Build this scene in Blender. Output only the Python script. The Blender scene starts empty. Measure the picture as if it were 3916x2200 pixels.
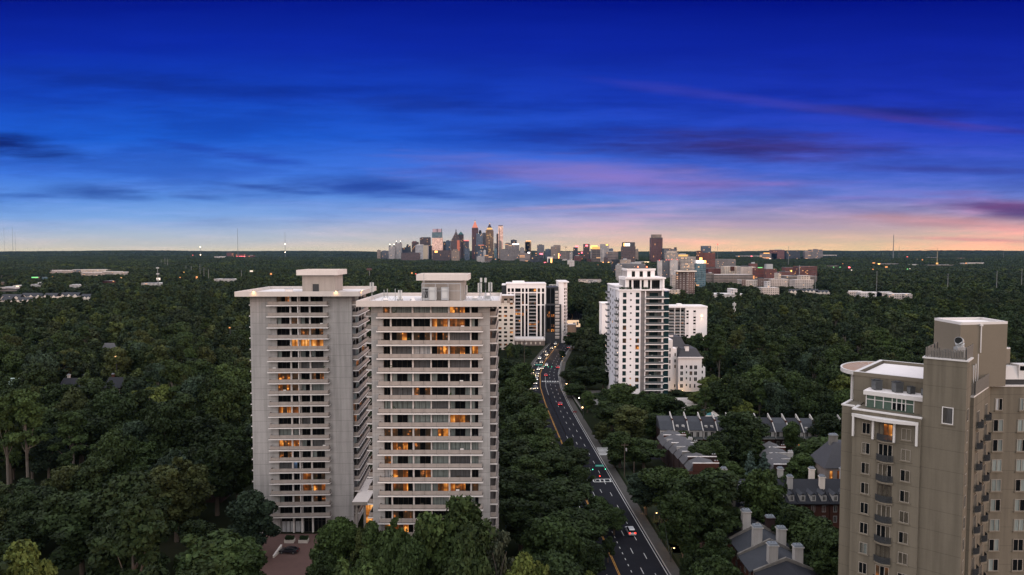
import bpy, math, random
import numpy as np
from mathutils import Matrix, Vector

S = bpy.context.scene
COL = S.collection
R = math.radians
rnd = random.Random(7)

# ------------------------------------------------------------------ camera
FPX, CX, CY, HOR = 2610.7, 1958.0, 1100.0, 968.5          # photograph pixels
PITCH = math.atan((CY - HOR) / FPX)
CAMZ = 74.0
cd = bpy.data.cameras.new('camera')
cd.lens, cd.sensor_width, cd.sensor_fit = 24.0, 36.0, 'HORIZONTAL'
cd.clip_start, cd.clip_end = 1.0, 60000.0
cam = bpy.data.objects.new('camera', cd)
COL.objects.link(cam)
cam.location = (0, 0, CAMZ)
cam.rotation_euler = (math.pi / 2 - PITCH, 0, 0)
S.camera = cam

# ------------------------------------------------------------------ exposure
S.view_settings.view_transform = 'Standard'
S.view_settings.look = 'None'
S.view_settings.exposure = 0.0
S.view_settings.gamma = 1.0
S.render.engine = 'CYCLES'
S.cycles.max_bounces = 5
S.cycles.diffuse_bounces = 2
S.cycles.glossy_bounces = 2
S.cycles.transmission_bounces = 2
S.cycles.volume_bounces = 0
S.cycles.transparent_max_bounces = 4
S.cycles.caustics_reflective = False
S.cycles.caustics_refractive = False
S.cycles.sample_clamp_indirect = 4.0
S.cycles.use_denoising = True

SP, CP = math.sin(PITCH), math.cos(PITCH)
def ray(x, y):
    u, v = (x - CX) / FPX, (y - CY) / FPX
    return u, CP - v * SP, -SP - v * CP
def P(x, y, d):                      # photograph pixel + forward distance -> world
    a, b, c = ray(x, y); t = d / b
    return Vector((a * t, d, CAMZ + c * t))
def Zat(y, d): return P(CX, y, d).z
def Xat(x, d, y=1100): return P(x, y, d).x
def G(x, y, z=0.0):                  # photograph pixel -> point on the level z
    a, b, c = ray(x, y); t = (z - CAMZ) / c
    return Vector((a * t, b * t, z))
def s2l(c):
    return tuple(((v / 255) / 12.92 if v / 255 <= .04045 else (((v / 255) + .055) / 1.055) ** 2.4) for v in c)

# ------------------------------------------------------------------ sky
class NT:
    """small helper for building node trees"""
    def __init__(s, tree): s.t = tree; tree.nodes.clear()
    def n(s, typ, **kw):
        nd = s.t.nodes.new(typ)
        for k, v in kw.items(): setattr(nd, k, v)
        return nd
    def l(s, a, b): s.t.links.new(a, b)
    def _in(s, sock, v):
        if v is None: return
        if hasattr(v, 'is_linked') or hasattr(v, 'links'): s.l(v, sock)
        else: sock.default_value = v
    def m(s, op, a, b=None, c=None, clamp=False):
        nd = s.n('ShaderNodeMath', operation=op); nd.use_clamp = clamp
        for i, v in enumerate((a, b, c)): s._in(nd.inputs[i], v)
        return nd.outputs[0]
    def vm(s, op, a, b=None):
        nd = s.n('ShaderNodeVectorMath', operation=op)
        s._in(nd.inputs[0], a); s._in(nd.inputs[1], b)
        return nd.outputs['Value'] if op in ('LENGTH', 'DOT_PRODUCT') else nd.outputs[0]
    def mr(s, v, a, b, c=0.0, d=1.0, smooth=True):
        nd = s.n('ShaderNodeMapRange'); nd.interpolation_type = 'SMOOTHSTEP' if smooth else 'LINEAR'
        for i, q in enumerate((v, a, b, c, d)): s._in(nd.inputs[i], q)
        return nd.outputs[0]
    def mix(s, f, a, b, mode='MIX'):
        nd = s.n('ShaderNodeMix', data_type='RGBA', blend_type=mode)
        s._in(nd.inputs[0], f)
        for i, v in ((6, a), (7, b)):
            if isinstance(v, (tuple, list)) and len(v) == 3: v = (*v, 1)
            s._in(nd.inputs[i], v)
        return nd.outputs[2]
    def mixf(s, f, a, b):
        nd = s.n('ShaderNodeMix', data_type='FLOAT')
        s._in(nd.inputs[0], f); s._in(nd.inputs[2], a); s._in(nd.inputs[3], b)
        return nd.outputs[0]
    def ramp(s, v, stops, interp='LINEAR'):
        nd = s.n('ShaderNodeValToRGB'); r = nd.color_ramp; r.interpolation = interp
        while len(r.elements) < len(stops): r.elements.new(.5)
        for e, (p, c) in zip(r.elements, sorted(stops, key=lambda q: q[0])):
            e.position = p; e.color = (*c, 1)
        s._in(nd.inputs[0], v)
        return nd.outputs[0]
    def noise(s, vec, scale, detail=3, rough=.55, out='Fac'):
        nd = s.n('ShaderNodeTexNoise')
        s._in(nd.inputs['Vector'], vec); nd.inputs['Scale'].default_value = scale
        nd.inputs['Detail'].default_value = detail; nd.inputs['Roughness'].default_value = rough
        return nd.outputs[out]
    def xyz(s, v):
        nd = s.n('ShaderNodeSeparateXYZ'); s._in(nd.inputs[0], v); return nd.outputs
    def comb(s, x, y, z=0.0):
        nd = s.n('ShaderNodeCombineXYZ')
        for i, v in enumerate((x, y, z)): s._in(nd.inputs[i], v)
        return nd.outputs[0]
    def mapping(s, v, loc=(0, 0, 0), rot=(0, 0, 0), scale=(1, 1, 1), typ='POINT'):
        nd = s.n('ShaderNodeMapping', vector_type=typ); s._in(nd.inputs[0], v)
        nd.inputs[1].default_value, nd.inputs[2].default_value, nd.inputs[3].default_value = loc, rot, scale
        return nd.outputs[0]

def build_world():
    w = bpy.data.worlds.new('World'); S.world = w; w.use_nodes = True
    k = NT(w.node_tree)
    tc = k.n('ShaderNodeTexCoord')
    x, y, z = k.xyz(tc.outputs['Generated'])
    yc = k.m('MAXIMUM', y, .2)
    u, r = k.m('DIVIDE', x, yc), k.m('DIVIDE', z, yc)
    vec = k.comb(u, r)
    def row(py): return (HOR - py * 2200 / 1447) / FPX       # 2576-px-wide picture rows -> slope
    # streaky noises: long in azimuth, short in elevation
    nA = k.noise(k.mapping(vec, scale=(2.2, 22, 1), rot=(0, 0, R(3))), 1.0, 5, .6)
    nB = k.noise(k.mapping(vec, loc=(3.1, 1.7, 0), scale=(6, 55, 1), rot=(0, 0, R(4))), 1.0, 5, .62)
    rw = k.m('ADD', r, k.m('MULTIPLY', k.m('SUBTRACT', nA, .5), .022))
    f = k.m('DIVIDE', rw, .42, clamp=True)
    def stops(lst): return [(max(0.0, row(py) / .42), s2l(c)) for py, c in lst]
    left = k.ramp(f, stops([(637, (236, 220, 186)), (617, (214, 210, 200)), (594, (188, 200, 214)), (545, (128, 170, 230)),
                            (500, (92, 146, 228)), (440, (62, 120, 224)), (350, (28, 94, 212)), (250, (18, 68, 190)), (130, (9, 42, 170)), (10, (2, 20, 138))]))
    right = k.ramp(f, stops([(637, (248, 214, 156)), (612, (238, 204, 164)), (578, (214, 182, 176)), (542, (172, 158, 194)),
                             (500, (104, 128, 208)), (440, (72, 104, 210)), (350, (40, 70, 196)), (250, (24, 50, 178)), (130, (11, 34, 160)), (10, (0, 13, 132))]))
    col = k.mix(k.mr(u, -.55, .62), left, right)
    # drifting cloud bars: (x, y, half length, half height, tilt, colour, opacity) in picture rows and columns
    for cx, cy, rx, ry, tilt, c, a in (
        (20, 365, 230, 34, .12, (14, 40, 122), 1.0), (250, 484, 150, 24, .02, (48, 88, 172), .85), (90, 494, 110, 9, 0, (60, 104, 190), .7),
        (500, 496, 95, 9, .07, (66, 108, 190), .7), (650, 472, 130, 10, .08, (55, 96, 184), .8), (750, 484, 75, 9, .05, (55, 96, 184), .7),
        (910, 470, 260, 26, .05, (42, 82, 178), .9), (1090, 492, 200, 12, .06, (62, 100, 190), .7), (630, 398, 170, 16, .12, (36, 76, 184), .8),
        (480, 370, 120, 12, .13, (30, 72, 182), .6), (650, 238, 420, 30, .05, (14, 44, 146), .55), (260, 205, 330, 24, .06, (12, 42, 142), .5),
        (1080, 270, 260, 24, .06, (24, 54, 158), .5), (1320, 335, 300, 26, .02, (24, 58, 165), .6), (1880, 372, 470, 44, .03, (54, 50, 130), 1.0),
        (2240, 290, 280, 22, .04, (40, 42, 130), .7), (1900, 258, 460, 16, .125, (72, 70, 178), .36), (2400, 318, 250, 14, .1, (72, 56, 150), .55),
        (1540, 448, 540, 46, .06, (132, 120, 196), .8), (1780, 462, 420, 12, .0, (128, 112, 188), .55), (1480, 520, 300, 7, -.04, (172, 160, 208), .7),
        (1080, 532, 200, 7, .03, (170, 176, 222), .5), (2540, 524, 210, 40, .05, (104, 74, 132), .95), (2420, 560, 380, 20, .05, (212, 150, 152), .7),
        (1900, 566, 320, 12, .02, (196, 172, 196), .6), (2460, 604, 260, 6, .03, (206, 150, 148), .6), (2330, 428, 330, 12, .02, (66, 74, 168), .6),
        (2150, 500, 300, 9, .03, (110, 112, 190), .55), (1650, 545, 380, 9, .03, (176, 158, 200), .5), (1150, 405, 260, 10, .05, (74, 104, 205), .5)):
        p = k.mapping(vec, loc=((cx - 1288) / 1717.5, row(cy), 0), rot=(0, 0, -math.atan(tilt)), scale=(rx / 1717.5, ry / 1717.5, 1), typ='TEXTURE')
        d = k.vm('LENGTH', p)
        d = k.m('ADD', d, k.m('MULTIPLY', k.m('SUBTRACT', nB, .5), 1.9))
        col = k.mix(k.mr(d, 1.25, -.05, 0, min(1, a * 1.05)), col, s2l(c))
    col = k.mix(k.mr(nB, .42, .74, 0, .5), col, k.mix(1.0, col, (1.5, 1.2, 1.12), 'MULTIPLY'))
    nC = k.noise(k.mapping(vec, loc=(7.3, 2.2, 0), scale=(3.0, 26, 1), rot=(0, 0, R(5))), 1.0, 6, .62)
    band = k.m('MULTIPLY', k.mr(r, .015, .07), k.mr(r, .36, .2))
    col = k.mix(k.m('MULTIPLY', k.mr(nC, .40, .66, 0, .80), band), col, k.mix(1.0, col, (.60, .62, .74), 'MULTIPLY'))
    pk = k.m('MULTIPLY', k.m('MULTIPLY', k.mr(u, -.15, .5), k.mr(r, .30, .1)), k.mr(nC, .54, .3, 0, .62))
    col = k.mix(pk, col, k.mix(1.0, col, (1.75, 1.02, 1.0), 'MULTIPLY'))
    # the half of the sky behind the viewer still holds the afterglow; overhead it is paler than the dark bank ahead
    el = k.m('ARCSINE', z)
    back = k.ramp(k.m('DIVIDE', el, math.pi / 2, clamp=True), [(0, (1.0, .84, .76)), (.18, (.97, .89, .87)), (.45, (.80, .79, .82)), (1, (.56, .58, .68))])
    back = k.vm('SCALE', back); back.node.inputs['Scale'].default_value = BACK
    col = k.mix(k.mr(k.m('DIVIDE', z, k.m('MAXIMUM', y, .05)), .42, 1.1), col, back)
    col = k.mix(k.mr(y, .42, .12), col, back)
    col = k.mix(k.mr(z, -.005, -.05), col, (.02, .025, .02))
    bg = k.n('ShaderNodeBackground'); k.l(col, bg.inputs[0]); bg.inputs[1].default_value = 1.0
    out = k.n('ShaderNodeOutputWorld'); k.l(bg.outputs[0], out.inputs[0])
    w.cycles.sampling_method = 'MANUAL'; w.cycles.sample_map_resolution = 512
BACK = 2.25
build_world()

# ------------------------------------------------------------------ low, broad afterglow light from the west (right, behind the viewer)
sd = bpy.data.lights.new('sun', 'SUN'); sd.energy = 1.15; sd.angle = R(12); sd.color = (1, .56, .36)
sun = bpy.data.objects.new('sun', sd); COL.objects.link(sun)
sun.rotation_euler = Vector((-.86, .46, -.16)).to_track_quat('-Z', 'Y').to_euler()

# ------------------------------------------------------------------ helpers: materials
MATS = {}
def mat(name, rgb, rough=.8, metal=0.0, spec=.14, var=.12, scale=.6, emit=None, es=1.0, bump=0.0, stain=0.0, joint=None, ribs=None, coat=0.0):
    """procedural surface: base colour broken by two noises; optional rain stains, floor joints (spacing, darkness) and vertical ribs"""
    if name in MATS: return MATS[name]
    m = bpy.data.materials.new(name); m.use_nodes = True; MATS[name] = m
    k = NT(m.node_tree)
    b = k.n('ShaderNodeBsdfPrincipled'); o = k.n('ShaderNodeOutputMaterial'); k.l(b.outputs[0], o.inputs[0])
    tc = k.n('ShaderNodeTexCoord'); oc = tc.outputs['Object']
    n1 = k.noise(oc, scale, 4); n2 = k.noise(oc, scale * 9, 2)
    f = k.m('ADD', k.m('MULTIPLY', k.m('SUBTRACT', n1, .5), 1.6), k.m('SUBTRACT', n2, .5))
    f = k.m('ADD', 1.0, k.m('MULTIPLY', f, var))
    if stain:
        st = k.noise(k.mapping(oc, scale=(.9, .9, .05)), 1.0, 4, .6)
        f = k.m('MULTIPLY', f, k.mr(st, .35, .7, 1.0, 1.0 - stain))
    if joint:
        z = k.xyz(oc)[2]
        fr = k.m('FRACT', k.m('DIVIDE', k.m('SUBTRACT', z, joint[2]), joint[0]))
        jm = k.mr(fr, 0.0, .05, 1.0 - joint[1], 1.0)
        f = k.m('MULTIPLY', f, jm)
    if ribs:
        X, Y, _ = k.xyz(oc)
        fr = k.m('PINGPONG', k.m('ADD', X, Y), ribs)
        f = k.m('MULTIPLY', f, k.mr(fr, 0, ribs * .5, .78, 1.0))
    v = k.vm('SCALE', (*rgb,)); v.node.inputs[0].default_value = rgb[:3]; k.l(f, v.node.inputs['Scale'])
    k.l(v, b.inputs['Base Color'])
    b.inputs['Roughness'].default_value = rough; b.inputs['Metallic'].default_value = metal
    b.inputs['Specular IOR Level'].default_value = spec
    b.inputs['Coat Weight'].default_value = coat
    if emit:
        b.inputs['Emission Color'].default_value = (*emit, 1); b.inputs['Emission Strength'].default_value = es
    if bump:
        bp = k.n('ShaderNodeBump'); bp.inputs['Strength'].default_value = bump; bp.inputs['Distance'].default_value = .05
        k.l(n2, bp.inputs['Height']); k.l(bp.outputs[0], b.inputs['Normal'])
    return m

def lit_mat(name, seed, lo, mid, hi, strength=1.0, gain=1.0):
    """a lit room behind glass: patches of lamp light on walls and furniture"""
    m = bpy.data.materials.new(name); m.use_nodes = True; MATS[name] = m
    k = NT(m.node_tree)
    b = k.n('ShaderNodeBsdfPrincipled'); o = k.n('ShaderNodeOutputMaterial'); k.l(b.outputs[0], o.inputs[0])
    tc = k.n('ShaderNodeTexCoord'); oi = k.n('ShaderNodeObjectInfo')
    v = k.vm('ADD', tc.outputs['Object'], k.comb(k.m('MULTIPLY', oi.outputs['Random'], 60.0), seed, k.m('MULTIPLY', oi.outputs['Random'], 23.0)))
    n = k.noise(k.mapping(v, scale=(.32, .32, .5)), 1.0, 2, .5)
    n = k.m('MULTIPLY_ADD', k.m('SUBTRACT', n, .5), 1.9 * gain, .42, clamp=True)
    st = k.noise(k.mapping(v, scale=(1.7, 1.7, .12)), 1.0, 1, .5)
    n = k.m('MULTIPLY', n, k.mr(st, .35, .6, .55, 1.1))
    vo = k.n('ShaderNodeTexVoronoi'); k.l(k.mapping(v, scale=(.75, .75, .9)), vo.inputs['Vector']); vo.inputs['Scale'].default_value = 1.0
    lamp = k.mr(vo.outputs['Distance'], .28, .08)
    n = k.m('ADD', n, k.m('MULTIPLY', lamp, k.m('MULTIPLY', n, 1.3)), clamp=True)
    c = k.ramp(n, [(.12, lo), (.48, mid), (.9, hi)])
    b.inputs['Base Color'].default_value = (.02, .015, .01, 1); b.inputs['Roughness'].default_value = .25
    b.inputs['Specular IOR Level'].default_value = .2
    k.l(c, b.inputs['Emission Color']); b.inputs['Emission Strength'].default_value = strength
    return m

def curtain_mat(name, rgb):
    m = bpy.data.materials.new(name); m.use_nodes = True; MATS[name] = m
    k = NT(m.node_tree)
    b = k.n('ShaderNodeBsdfPrincipled'); o = k.n('ShaderNodeOutputMaterial'); k.l(b.outputs[0], o.inputs[0])
    tc = k.n('ShaderNodeTexCoord'); oi = k.n('ShaderNodeObjectInfo')
    x, y, z = k.xyz(tc.outputs['Object'])
    n = k.noise(k.comb(k.m('ADD', k.m('MULTIPLY', x, 5.5), k.m('MULTIPLY', oi.outputs['Random'], 90)), k.m('MULTIPLY', z, .25)), 1.0, 2)
    f = k.m('MULTIPLY', k.mr(n, .3, .7, .62, 1.1), k.mixf(oi.outputs['Random'], .8, 1.15))
    v = k.vm('SCALE', (0, 0, 0)); v.node.inputs[0].default_value = rgb; k.l(f, v.node.inputs['Scale'])
    k.l(v, b.inputs['Base Color']); b.inputs['Roughness'].default_value = .55; b.inputs['Specular IOR Level'].default_value = .2
    return m

FARK = {}
def facade_mat(name, wall, glass, fh, bay, wx=.7, wz=.6, lit=.06, roof=(.3, .3, .3), litc=(1, .42, .13), les=.8, rough=.35, metal=0.0, band=False):
    """office or flat front seen from far off: storeys and bays as window grid, a few windows lit"""
    if name in MATS: return MATS[name]
    m = bpy.data.materials.new(name); m.use_nodes = True; MATS[name] = m
    k = NT(m.node_tree)
    b = k.n('ShaderNodeBsdfPrincipled'); o = k.n('ShaderNodeOutputMaterial'); k.l(b.outputs[0], o.inputs[0])
    tc = k.n('ShaderNodeTexCoord'); oi = k.n('ShaderNodeObjectInfo')
    x, y, z = k.xyz(tc.outputs['Object']); nx, ny, nz = k.xyz(tc.outputs['Normal'])
    side = k.m('GREATER_THAN', k.m('ABSOLUTE', nx), .6)
    uu = k.m('DIVIDE', k.mixf(side, x, k.m('ADD', y, 400.3)), bay); vv = k.m('DIVIDE', z, fh)
    fu, fv = k.m('FRACT', uu), k.m('FRACT', vv)
    ix = k.m('LESS_THAN', k.m('ABSOLUTE', k.m('SUBTRACT', fu, .5)), wx / 2)
    iz = k.m('LESS_THAN', k.m('ABSOLUTE', k.m('SUBTRACT', fv, .5)), wz / 2)
    top = k.m('GREATER_THAN', nz, .7)
    win = k.m('MULTIPLY', k.m('MULTIPLY', ix, iz), k.m('SUBTRACT', 1.0, top))
    cell = k.comb(k.m('FLOOR', uu), k.m('FLOOR', vv), k.m('MULTIPLY_ADD', oi.outputs['Random'], 97.0, side))
    wn = k.n('ShaderNodeTexWhiteNoise', noise_dimensions='3D'); k.l(cell, wn.inputs[0])
    big = k.noise(k.vm('SCALE', cell), .22, 2)
    big.node.inputs['Scale'].default_value = .35
    on = k.m('LESS_THAN', wn.outputs['Value'], k.m('MULTIPLY', k.mr(big, .42, .7, .1, 1.6), lit))
    n1 = k.noise(tc.outputs['Object'], .05, 3)
    wc = k.mix(top, wall, roof)
    gl = k.mix(k.m('MULTIPLY', k.xyz(wn.outputs['Color'])[1], .7), glass, tuple(min(1, g * 2.2 + .015) for g in glass))
    c = k.mix(win, wc, gl)
    sc = k.vm('SCALE', c); k.l(k.mr(n1, .3, .7, .84, 1.14), sc.node.inputs['Scale'])
    k.l(sc, b.inputs['Base Color'])
    k.l(k.mixf(win, .8, rough), b.inputs['Roughness'])
    b.inputs['Specular IOR Level'].default_value = .35
    if metal: k.l(k.m('MULTIPLY', win, metal), b.inputs['Metallic'])
    em = k.mix(k.xyz(wn.outputs['Color'])[2], litc, (litc[0], litc[1] * 1.35, litc[2] * 1.9))
    k.l(em, b.inputs['Emission Color']); k.l(k.m('MULTIPLY', k.m('MULTIPLY', on, win), les), b.inputs['Emission Strength'])
    return m

def glow(name, rgb, s):
    return mat(name, (.1, .1, .1), emit=rgb, es=s)

# ------------------------------------------------------------------ helpers: meshes and objects
class MB:
    def __init__(s, M=None): s.v, s.f, s.i, s.mats, s.M = [], [], [], [], M
    def mi(s, m):
        if m not in s.mats: s.mats.append(m)
        return s.mats.index(m)
    def add(s, vs, fs, m):
        o = len(s.v); k = s.mi(m)
        if s.M is not None: vs = [s.M @ Vector(v) for v in vs]
        s.v += [tuple(v) for v in vs]
        for f in fs: s.f.append([o + q for q in f]); s.i.append(k)
        return s
    def quad(s, a, b, c, d, m): return s.add([a, b, c, d], [(0, 1, 2, 3)], m)
    def box(s, x0, x1, y0, y1, z0, z1, m, top=None):
        vs = [(x0, y0, z0), (x1, y0, z0), (x1, y1, z0), (x0, y1, z0), (x0, y0, z1), (x1, y0, z1), (x1, y1, z1), (x0, y1, z1)]
        s.add(vs, [(0, 3, 2, 1), (0, 1, 5, 4), (1, 2, 6, 5), (2, 3, 7, 6), (3, 0, 4, 7)], m)
        return s.add(vs[4:], [(0, 1, 2, 3)], top or m)
    def prism(s, poly, z0, z1, m, top=None, scale=1.0):
        n = len(poly); cx = sum(p[0] for p in poly) / n; cy = sum(p[1] for p in poly) / n
        up = [(cx + (p[0] - cx) * scale, cy + (p[1] - cy) * scale, z1) for p in poly]
        vs = [(p[0], p[1], z0) for p in poly] + up
        s.add(vs, [(i, (i + 1) % n, n + (i + 1) % n, n + i) for i in range(n)] + [tuple(range(n - 1, -1, -1))], m)
        return s.add(up, [tuple(range(n))], top or m)
    def tube(s, pts, rad, m, n=6):
        pts = [Vector(p) for p in pts]; rings = []; vs = []; fs = []
        rad = rad if isinstance(rad, (list, tuple)) else [rad] * len(pts)
        for i, p in enumerate(pts):
            d = (pts[min(i + 1, len(pts) - 1)] - pts[max(i - 1, 0)]).normalized()
            a = d.orthogonal().normalized() if abs(d.z) < .99 else Vector((1, 0, 0)); b = d.cross(a)
            for j in range(n):
                t = 2 * math.pi * j / n
                vs.append(p + (a * math.cos(t) + b * math.sin(t)) * rad[i])
        for i in range(len(pts) - 1):
            for j in range(n): fs.append((i * n + j, i * n + (j + 1) % n, (i + 1) * n + (j + 1) % n, (i + 1) * n + j))
        fs += [tuple(range(n - 1, -1, -1)), tuple(range((len(pts) - 1) * n, len(pts) * n))]
        return s.add(vs, fs, m)
    def cyl(s, x, y, z0, z1, r, m, r1=None, n=10): return s.tube([(x, y, z0), (x, y, z1)], [r, r if r1 is None else r1], m, n)
    def gable(s, x0, x1, y0, y1, z0, z1, m, along='x', over=0.0, th=.25):
        """pitched roof with thickness; ridge along x or y"""
        if along == 'x':
            ym = (y0 + y1) / 2; a = [(y0 - over, z0), (ym, z1), (y1 + over, z0), (y1 + over, z0 - th), (ym, z1 - th), (y0 - over, z0 - th)]
            vs = [(x0, *p) for p in a] + [(x1, *p) for p in a]
        else:
            xm = (x0 + x1) / 2; a = [(x0 - over, z0), (xm, z1), (x1 + over, z0), (x1 + over, z0 - th), (xm, z1 - th), (x0 - over, z0 - th)]
            vs = [(p[0], y0, p[1]) for p in a] + [(p[0], y1, p[1]) for p in a]
        fs = [(i, (i + 1) % 6, 6 + (i + 1) % 6, 6 + i) for i in range(6)] + [(0, 5, 4, 1), (1, 4, 3, 2), (6, 7, 10, 11), (7, 8, 9, 10)]
        return s.add(vs, fs, m)
    def mesh(s, name):
        me = bpy.data.meshes.new(name); me.from_pydata(s.v, [], s.f)
        for m in s.mats: me.materials.append(m)
        me.polygons.foreach_set('material_index', s.i); me.update()
        return me
    def build(s, name, parent=None, loc=None):
        o = bpy.data.objects.new(name, s.mesh(name)); COL.objects.link(o)
        if parent is not None: o.parent = parent
        if loc is not None: o.location = loc
        return o

def obj(name, me, parent=None, loc=(0, 0, 0), rz=0.0, sc=None):
    o = bpy.data.objects.new(name, me); COL.objects.link(o); o.location = loc
    if rz: o.rotation_euler = (0, 0, rz)
    if sc is not None: o.scale = sc
    if parent is not None: o.parent = parent
    return o
def thing(name, label, cat, loc=(0, 0, 0), rz=0.0, group=None):
    o = bpy.data.objects.new(name, None); COL.objects.link(o); o.location = loc; o.rotation_euler = (0, 0, rz)
    o.empty_display_size = .5
    return tag(o, label, cat, group)
def tag(o, label, cat, group=None, kind=None):
    if label: o['label'] = label
    if cat: o['category'] = cat
    if group: o['group'] = group
    if kind: o['kind'] = kind
    return o
def copy_tree(o, parent=None):
    c = o.copy(); COL.objects.link(c)
    if parent is not None: c.parent = parent
    for ch in list(o.children): copy_tree(ch, c)
    return c
KEEP = []        # (polygon in 2576-px picture units, depth): no tree nearer than depth may stand before it
FOOT = []        # (x0, x1, y0, y1) ground rectangles without trees
def keep(poly, d): KEEP.append((poly, d))
def krect(x0, x1, y0, y1, d): KEEP.append(([(x0, y0), (x1, y0), (x1, y1), (x0, y1)], d))
# ------------------------------------------------------------------ ground and far hills
def hill(x, y):
    d = math.hypot(x, y)
    t = min(1, max(0, (d - 5200) / 8000)); t = t * t * (3 - 2 * t)
    h = 66 * t + (7 * math.sin(x / 900 + 1) + 5 * math.sin(x / 410 + y / 1300)) * t
    t2 = min(1, max(0, (d - 1900) / 1500))
    return h + t2 * (7 * math.sin(x / 620 + y / 900) + 6 * math.sin(y / 470 - x / 1100) - 2) + 15 * min(1, max(0, (d - 2700) / 1900))
def build_ground():
    m = bpy.data.materials.new('ground_soil'); m.use_nodes = True
    k = NT(m.node_tree); b = k.n('ShaderNodeBsdfPrincipled'); o = k.n('ShaderNodeOutputMaterial'); k.l(b.outputs[0], o.inputs[0])
    oc = k.n('ShaderNodeTexCoord').outputs['Object']
    n = k.noise(oc, .05, 5); n2 = k.noise(oc, .004, 4)
    c = k.ramp(n, [(.3, (.009, .012, .007)), (.55, (.015, .018, .010)), (.75, (.024, .024, .015))])
    c = k.mix(k.mr(n2, .45, .65, 0, .5), c, (.014, .019, .011))
    k.l(c, b.inputs['Base Color']); b.inputs['Roughness'].default_value = 1; b.inputs['Specular IOR Level'].default_value = 0
    rs = [0, 60, 150, 300, 600, 1000] + list(np.geomspace(1500, 26000, 60))
    na = 120; vs = []; fs = []
    for r in rs:
        for j in range(na):
            a = -math.pi + 2 * math.pi * j / na
            x, y = r * math.sin(a), r * math.cos(a); vs.append((x, y, hill(x, y)))
    for i in range(len(rs) - 1):
        for j in range(na):
            q = (j + 1) % na
            fs.append((i * na + j, i * na + q, (i + 1) * na + q, (i + 1) * na + j)[::-1])
    mb = MB(); mb.add(vs, fs, m); g = mb.build('ground'); tag(g, None, None, None, 'structure')
    for p in g.data.polygons: p.use_smooth = True
build_ground()

# ------------------------------------------------------------------ shared surfaces of the near buildings
M_conc = mat('concrete_ribbed', (.345, .328, .318), .9, var=.16, scale=.35, stain=.26, joint=(2.87, .45, 1.2))
M_conc2 = mat('concrete_plain', (.285, .255, .23), .9, var=.12, scale=.5, stain=.14)
M_fascia = mat('concrete_fascia', (.52, .47, .44), .85, var=.07, scale=.3, stain=.06)
M_parap = mat('balcony_panel_concrete', (.305, .262, .235), .9, var=.2, scale=.8, stain=.10)
M_lip = mat('balcony_edge', (.60, .56, .54), .8, var=.08)
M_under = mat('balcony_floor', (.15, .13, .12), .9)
M_roofw = mat('roof_membrane', (.62, .58, .57), .7, var=.16, scale=.16, stain=.0)
M_glass = mat('glass_dark', (.006, .007, .008), .12, spec=.09, var=.5, scale=.4)
M_glass2 = mat('glass_blue_dark', (.012, .03, .034), .1, spec=.3, var=.3)
M_frame = mat('bronze_frame', (.05, .042, .035), .5)
M_metal = mat('galvanised_metal', (.32, .33, .34), .5, metal=.3, var=.2)
M_dmetal = mat('dark_metal', (.035, .037, .04), .5, var=.2)
M_white = mat('white_paint', (.74, .70, .68), .7, var=.05, stain=.05)
M_amb = lit_mat('room_amber', 1.0, (.022, .008, .003), (.20, .052, .008), (1.0, .38, .07), 1.25)
M_bri = lit_mat('room_bright', 2.0, (.12, .035, .006), (.58, .20, .035), (1.1, .58, .19), 1.15)
M_dim = lit_mat('room_dim', 3.0, (.010, .007, .005), (.045, .020, .009), (.40, .12, .028), 1.15)
M_cpale = curtain_mat('curtain_pale', (.19, .22, .21))
M_cgrey = curtain_mat('curtain_grey', (.09, .09, .094))
M_cwhite = curtain_mat('curtain_white', (.40, .40, .41))
M_blue = lit_mat('room_blue', 4.0, (.02, .03, .05), (.04, .07, .12), (.12, .2, .34))
PANES = {'D': 'gggg', 'C': 'cccc', 'K': 'kkkk', 'W': 'wwww', 'L': 'adag', 'H': 'babd', 'M': 'dgdd', 'B': 'cggc', 'P': 'ggcc', 'Q': 'wwgg', 'Z': 'ndgg', 'A': 'gdag', 'E': 'cabc', 'N': 'nnnn'}
PM = {'g': M_glass, 'c': M_cpale, 'k': M_cgrey, 'w': M_cwhite, 'a': M_amb, 'b': M_bri, 'd': M_dim, 'n': M_blue}
WM = {}
def window(parent, x, y, z, w, h, code='D', rz=0.0, n=4, frame=None, fw=.06, glass=None, name='window', sill=None):
    """glazed opening facing -y at (x..x+w, z..z+h): panes as the part, its frame as the sub-part"""
    fm = frame or M_frame
    key = (round(w, 2), round(h, 2), code, n, fm.name, fw, glass.name if glass else '', sill.name if sill else '')
    if key not in WM:
        a = MB(); cs = PANES[code]; pw = w / n
        for i in range(n):
            c = cs[min(int(i * len(cs) / n), len(cs) - 1)]
            pm = PM[c] if not (c == 'g' and glass) else glass
            dy = .03 if c in 'ckw' else 0
            a.quad((i * pw, dy, 0), ((i + 1) * pw, dy, 0), ((i + 1) * pw, dy, h), (i * pw, dy, h), pm)
        f = MB()
        f.box(0, w, -.06, -.01, 0, fw, fm); f.box(0, w, -.06, -.01, h - fw, h, fm)
        for i in range(n + 1):
            xx = min(max(i * pw - fw / 2, 0), w - fw); f.box(xx, xx + fw, -.062, -.012, fw, h - fw, fm)
        if sill: f.box(-.15, w + .15, -.16, -.005, -.16, -.02, sill)
        WM[key] = (a.mesh('window_panes'), f.mesh('window_frame'))
    o = obj(name, WM[key][0], parent, (x, y, z), rz)
    obj('frame', WM[key][1], o)
    return o

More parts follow.
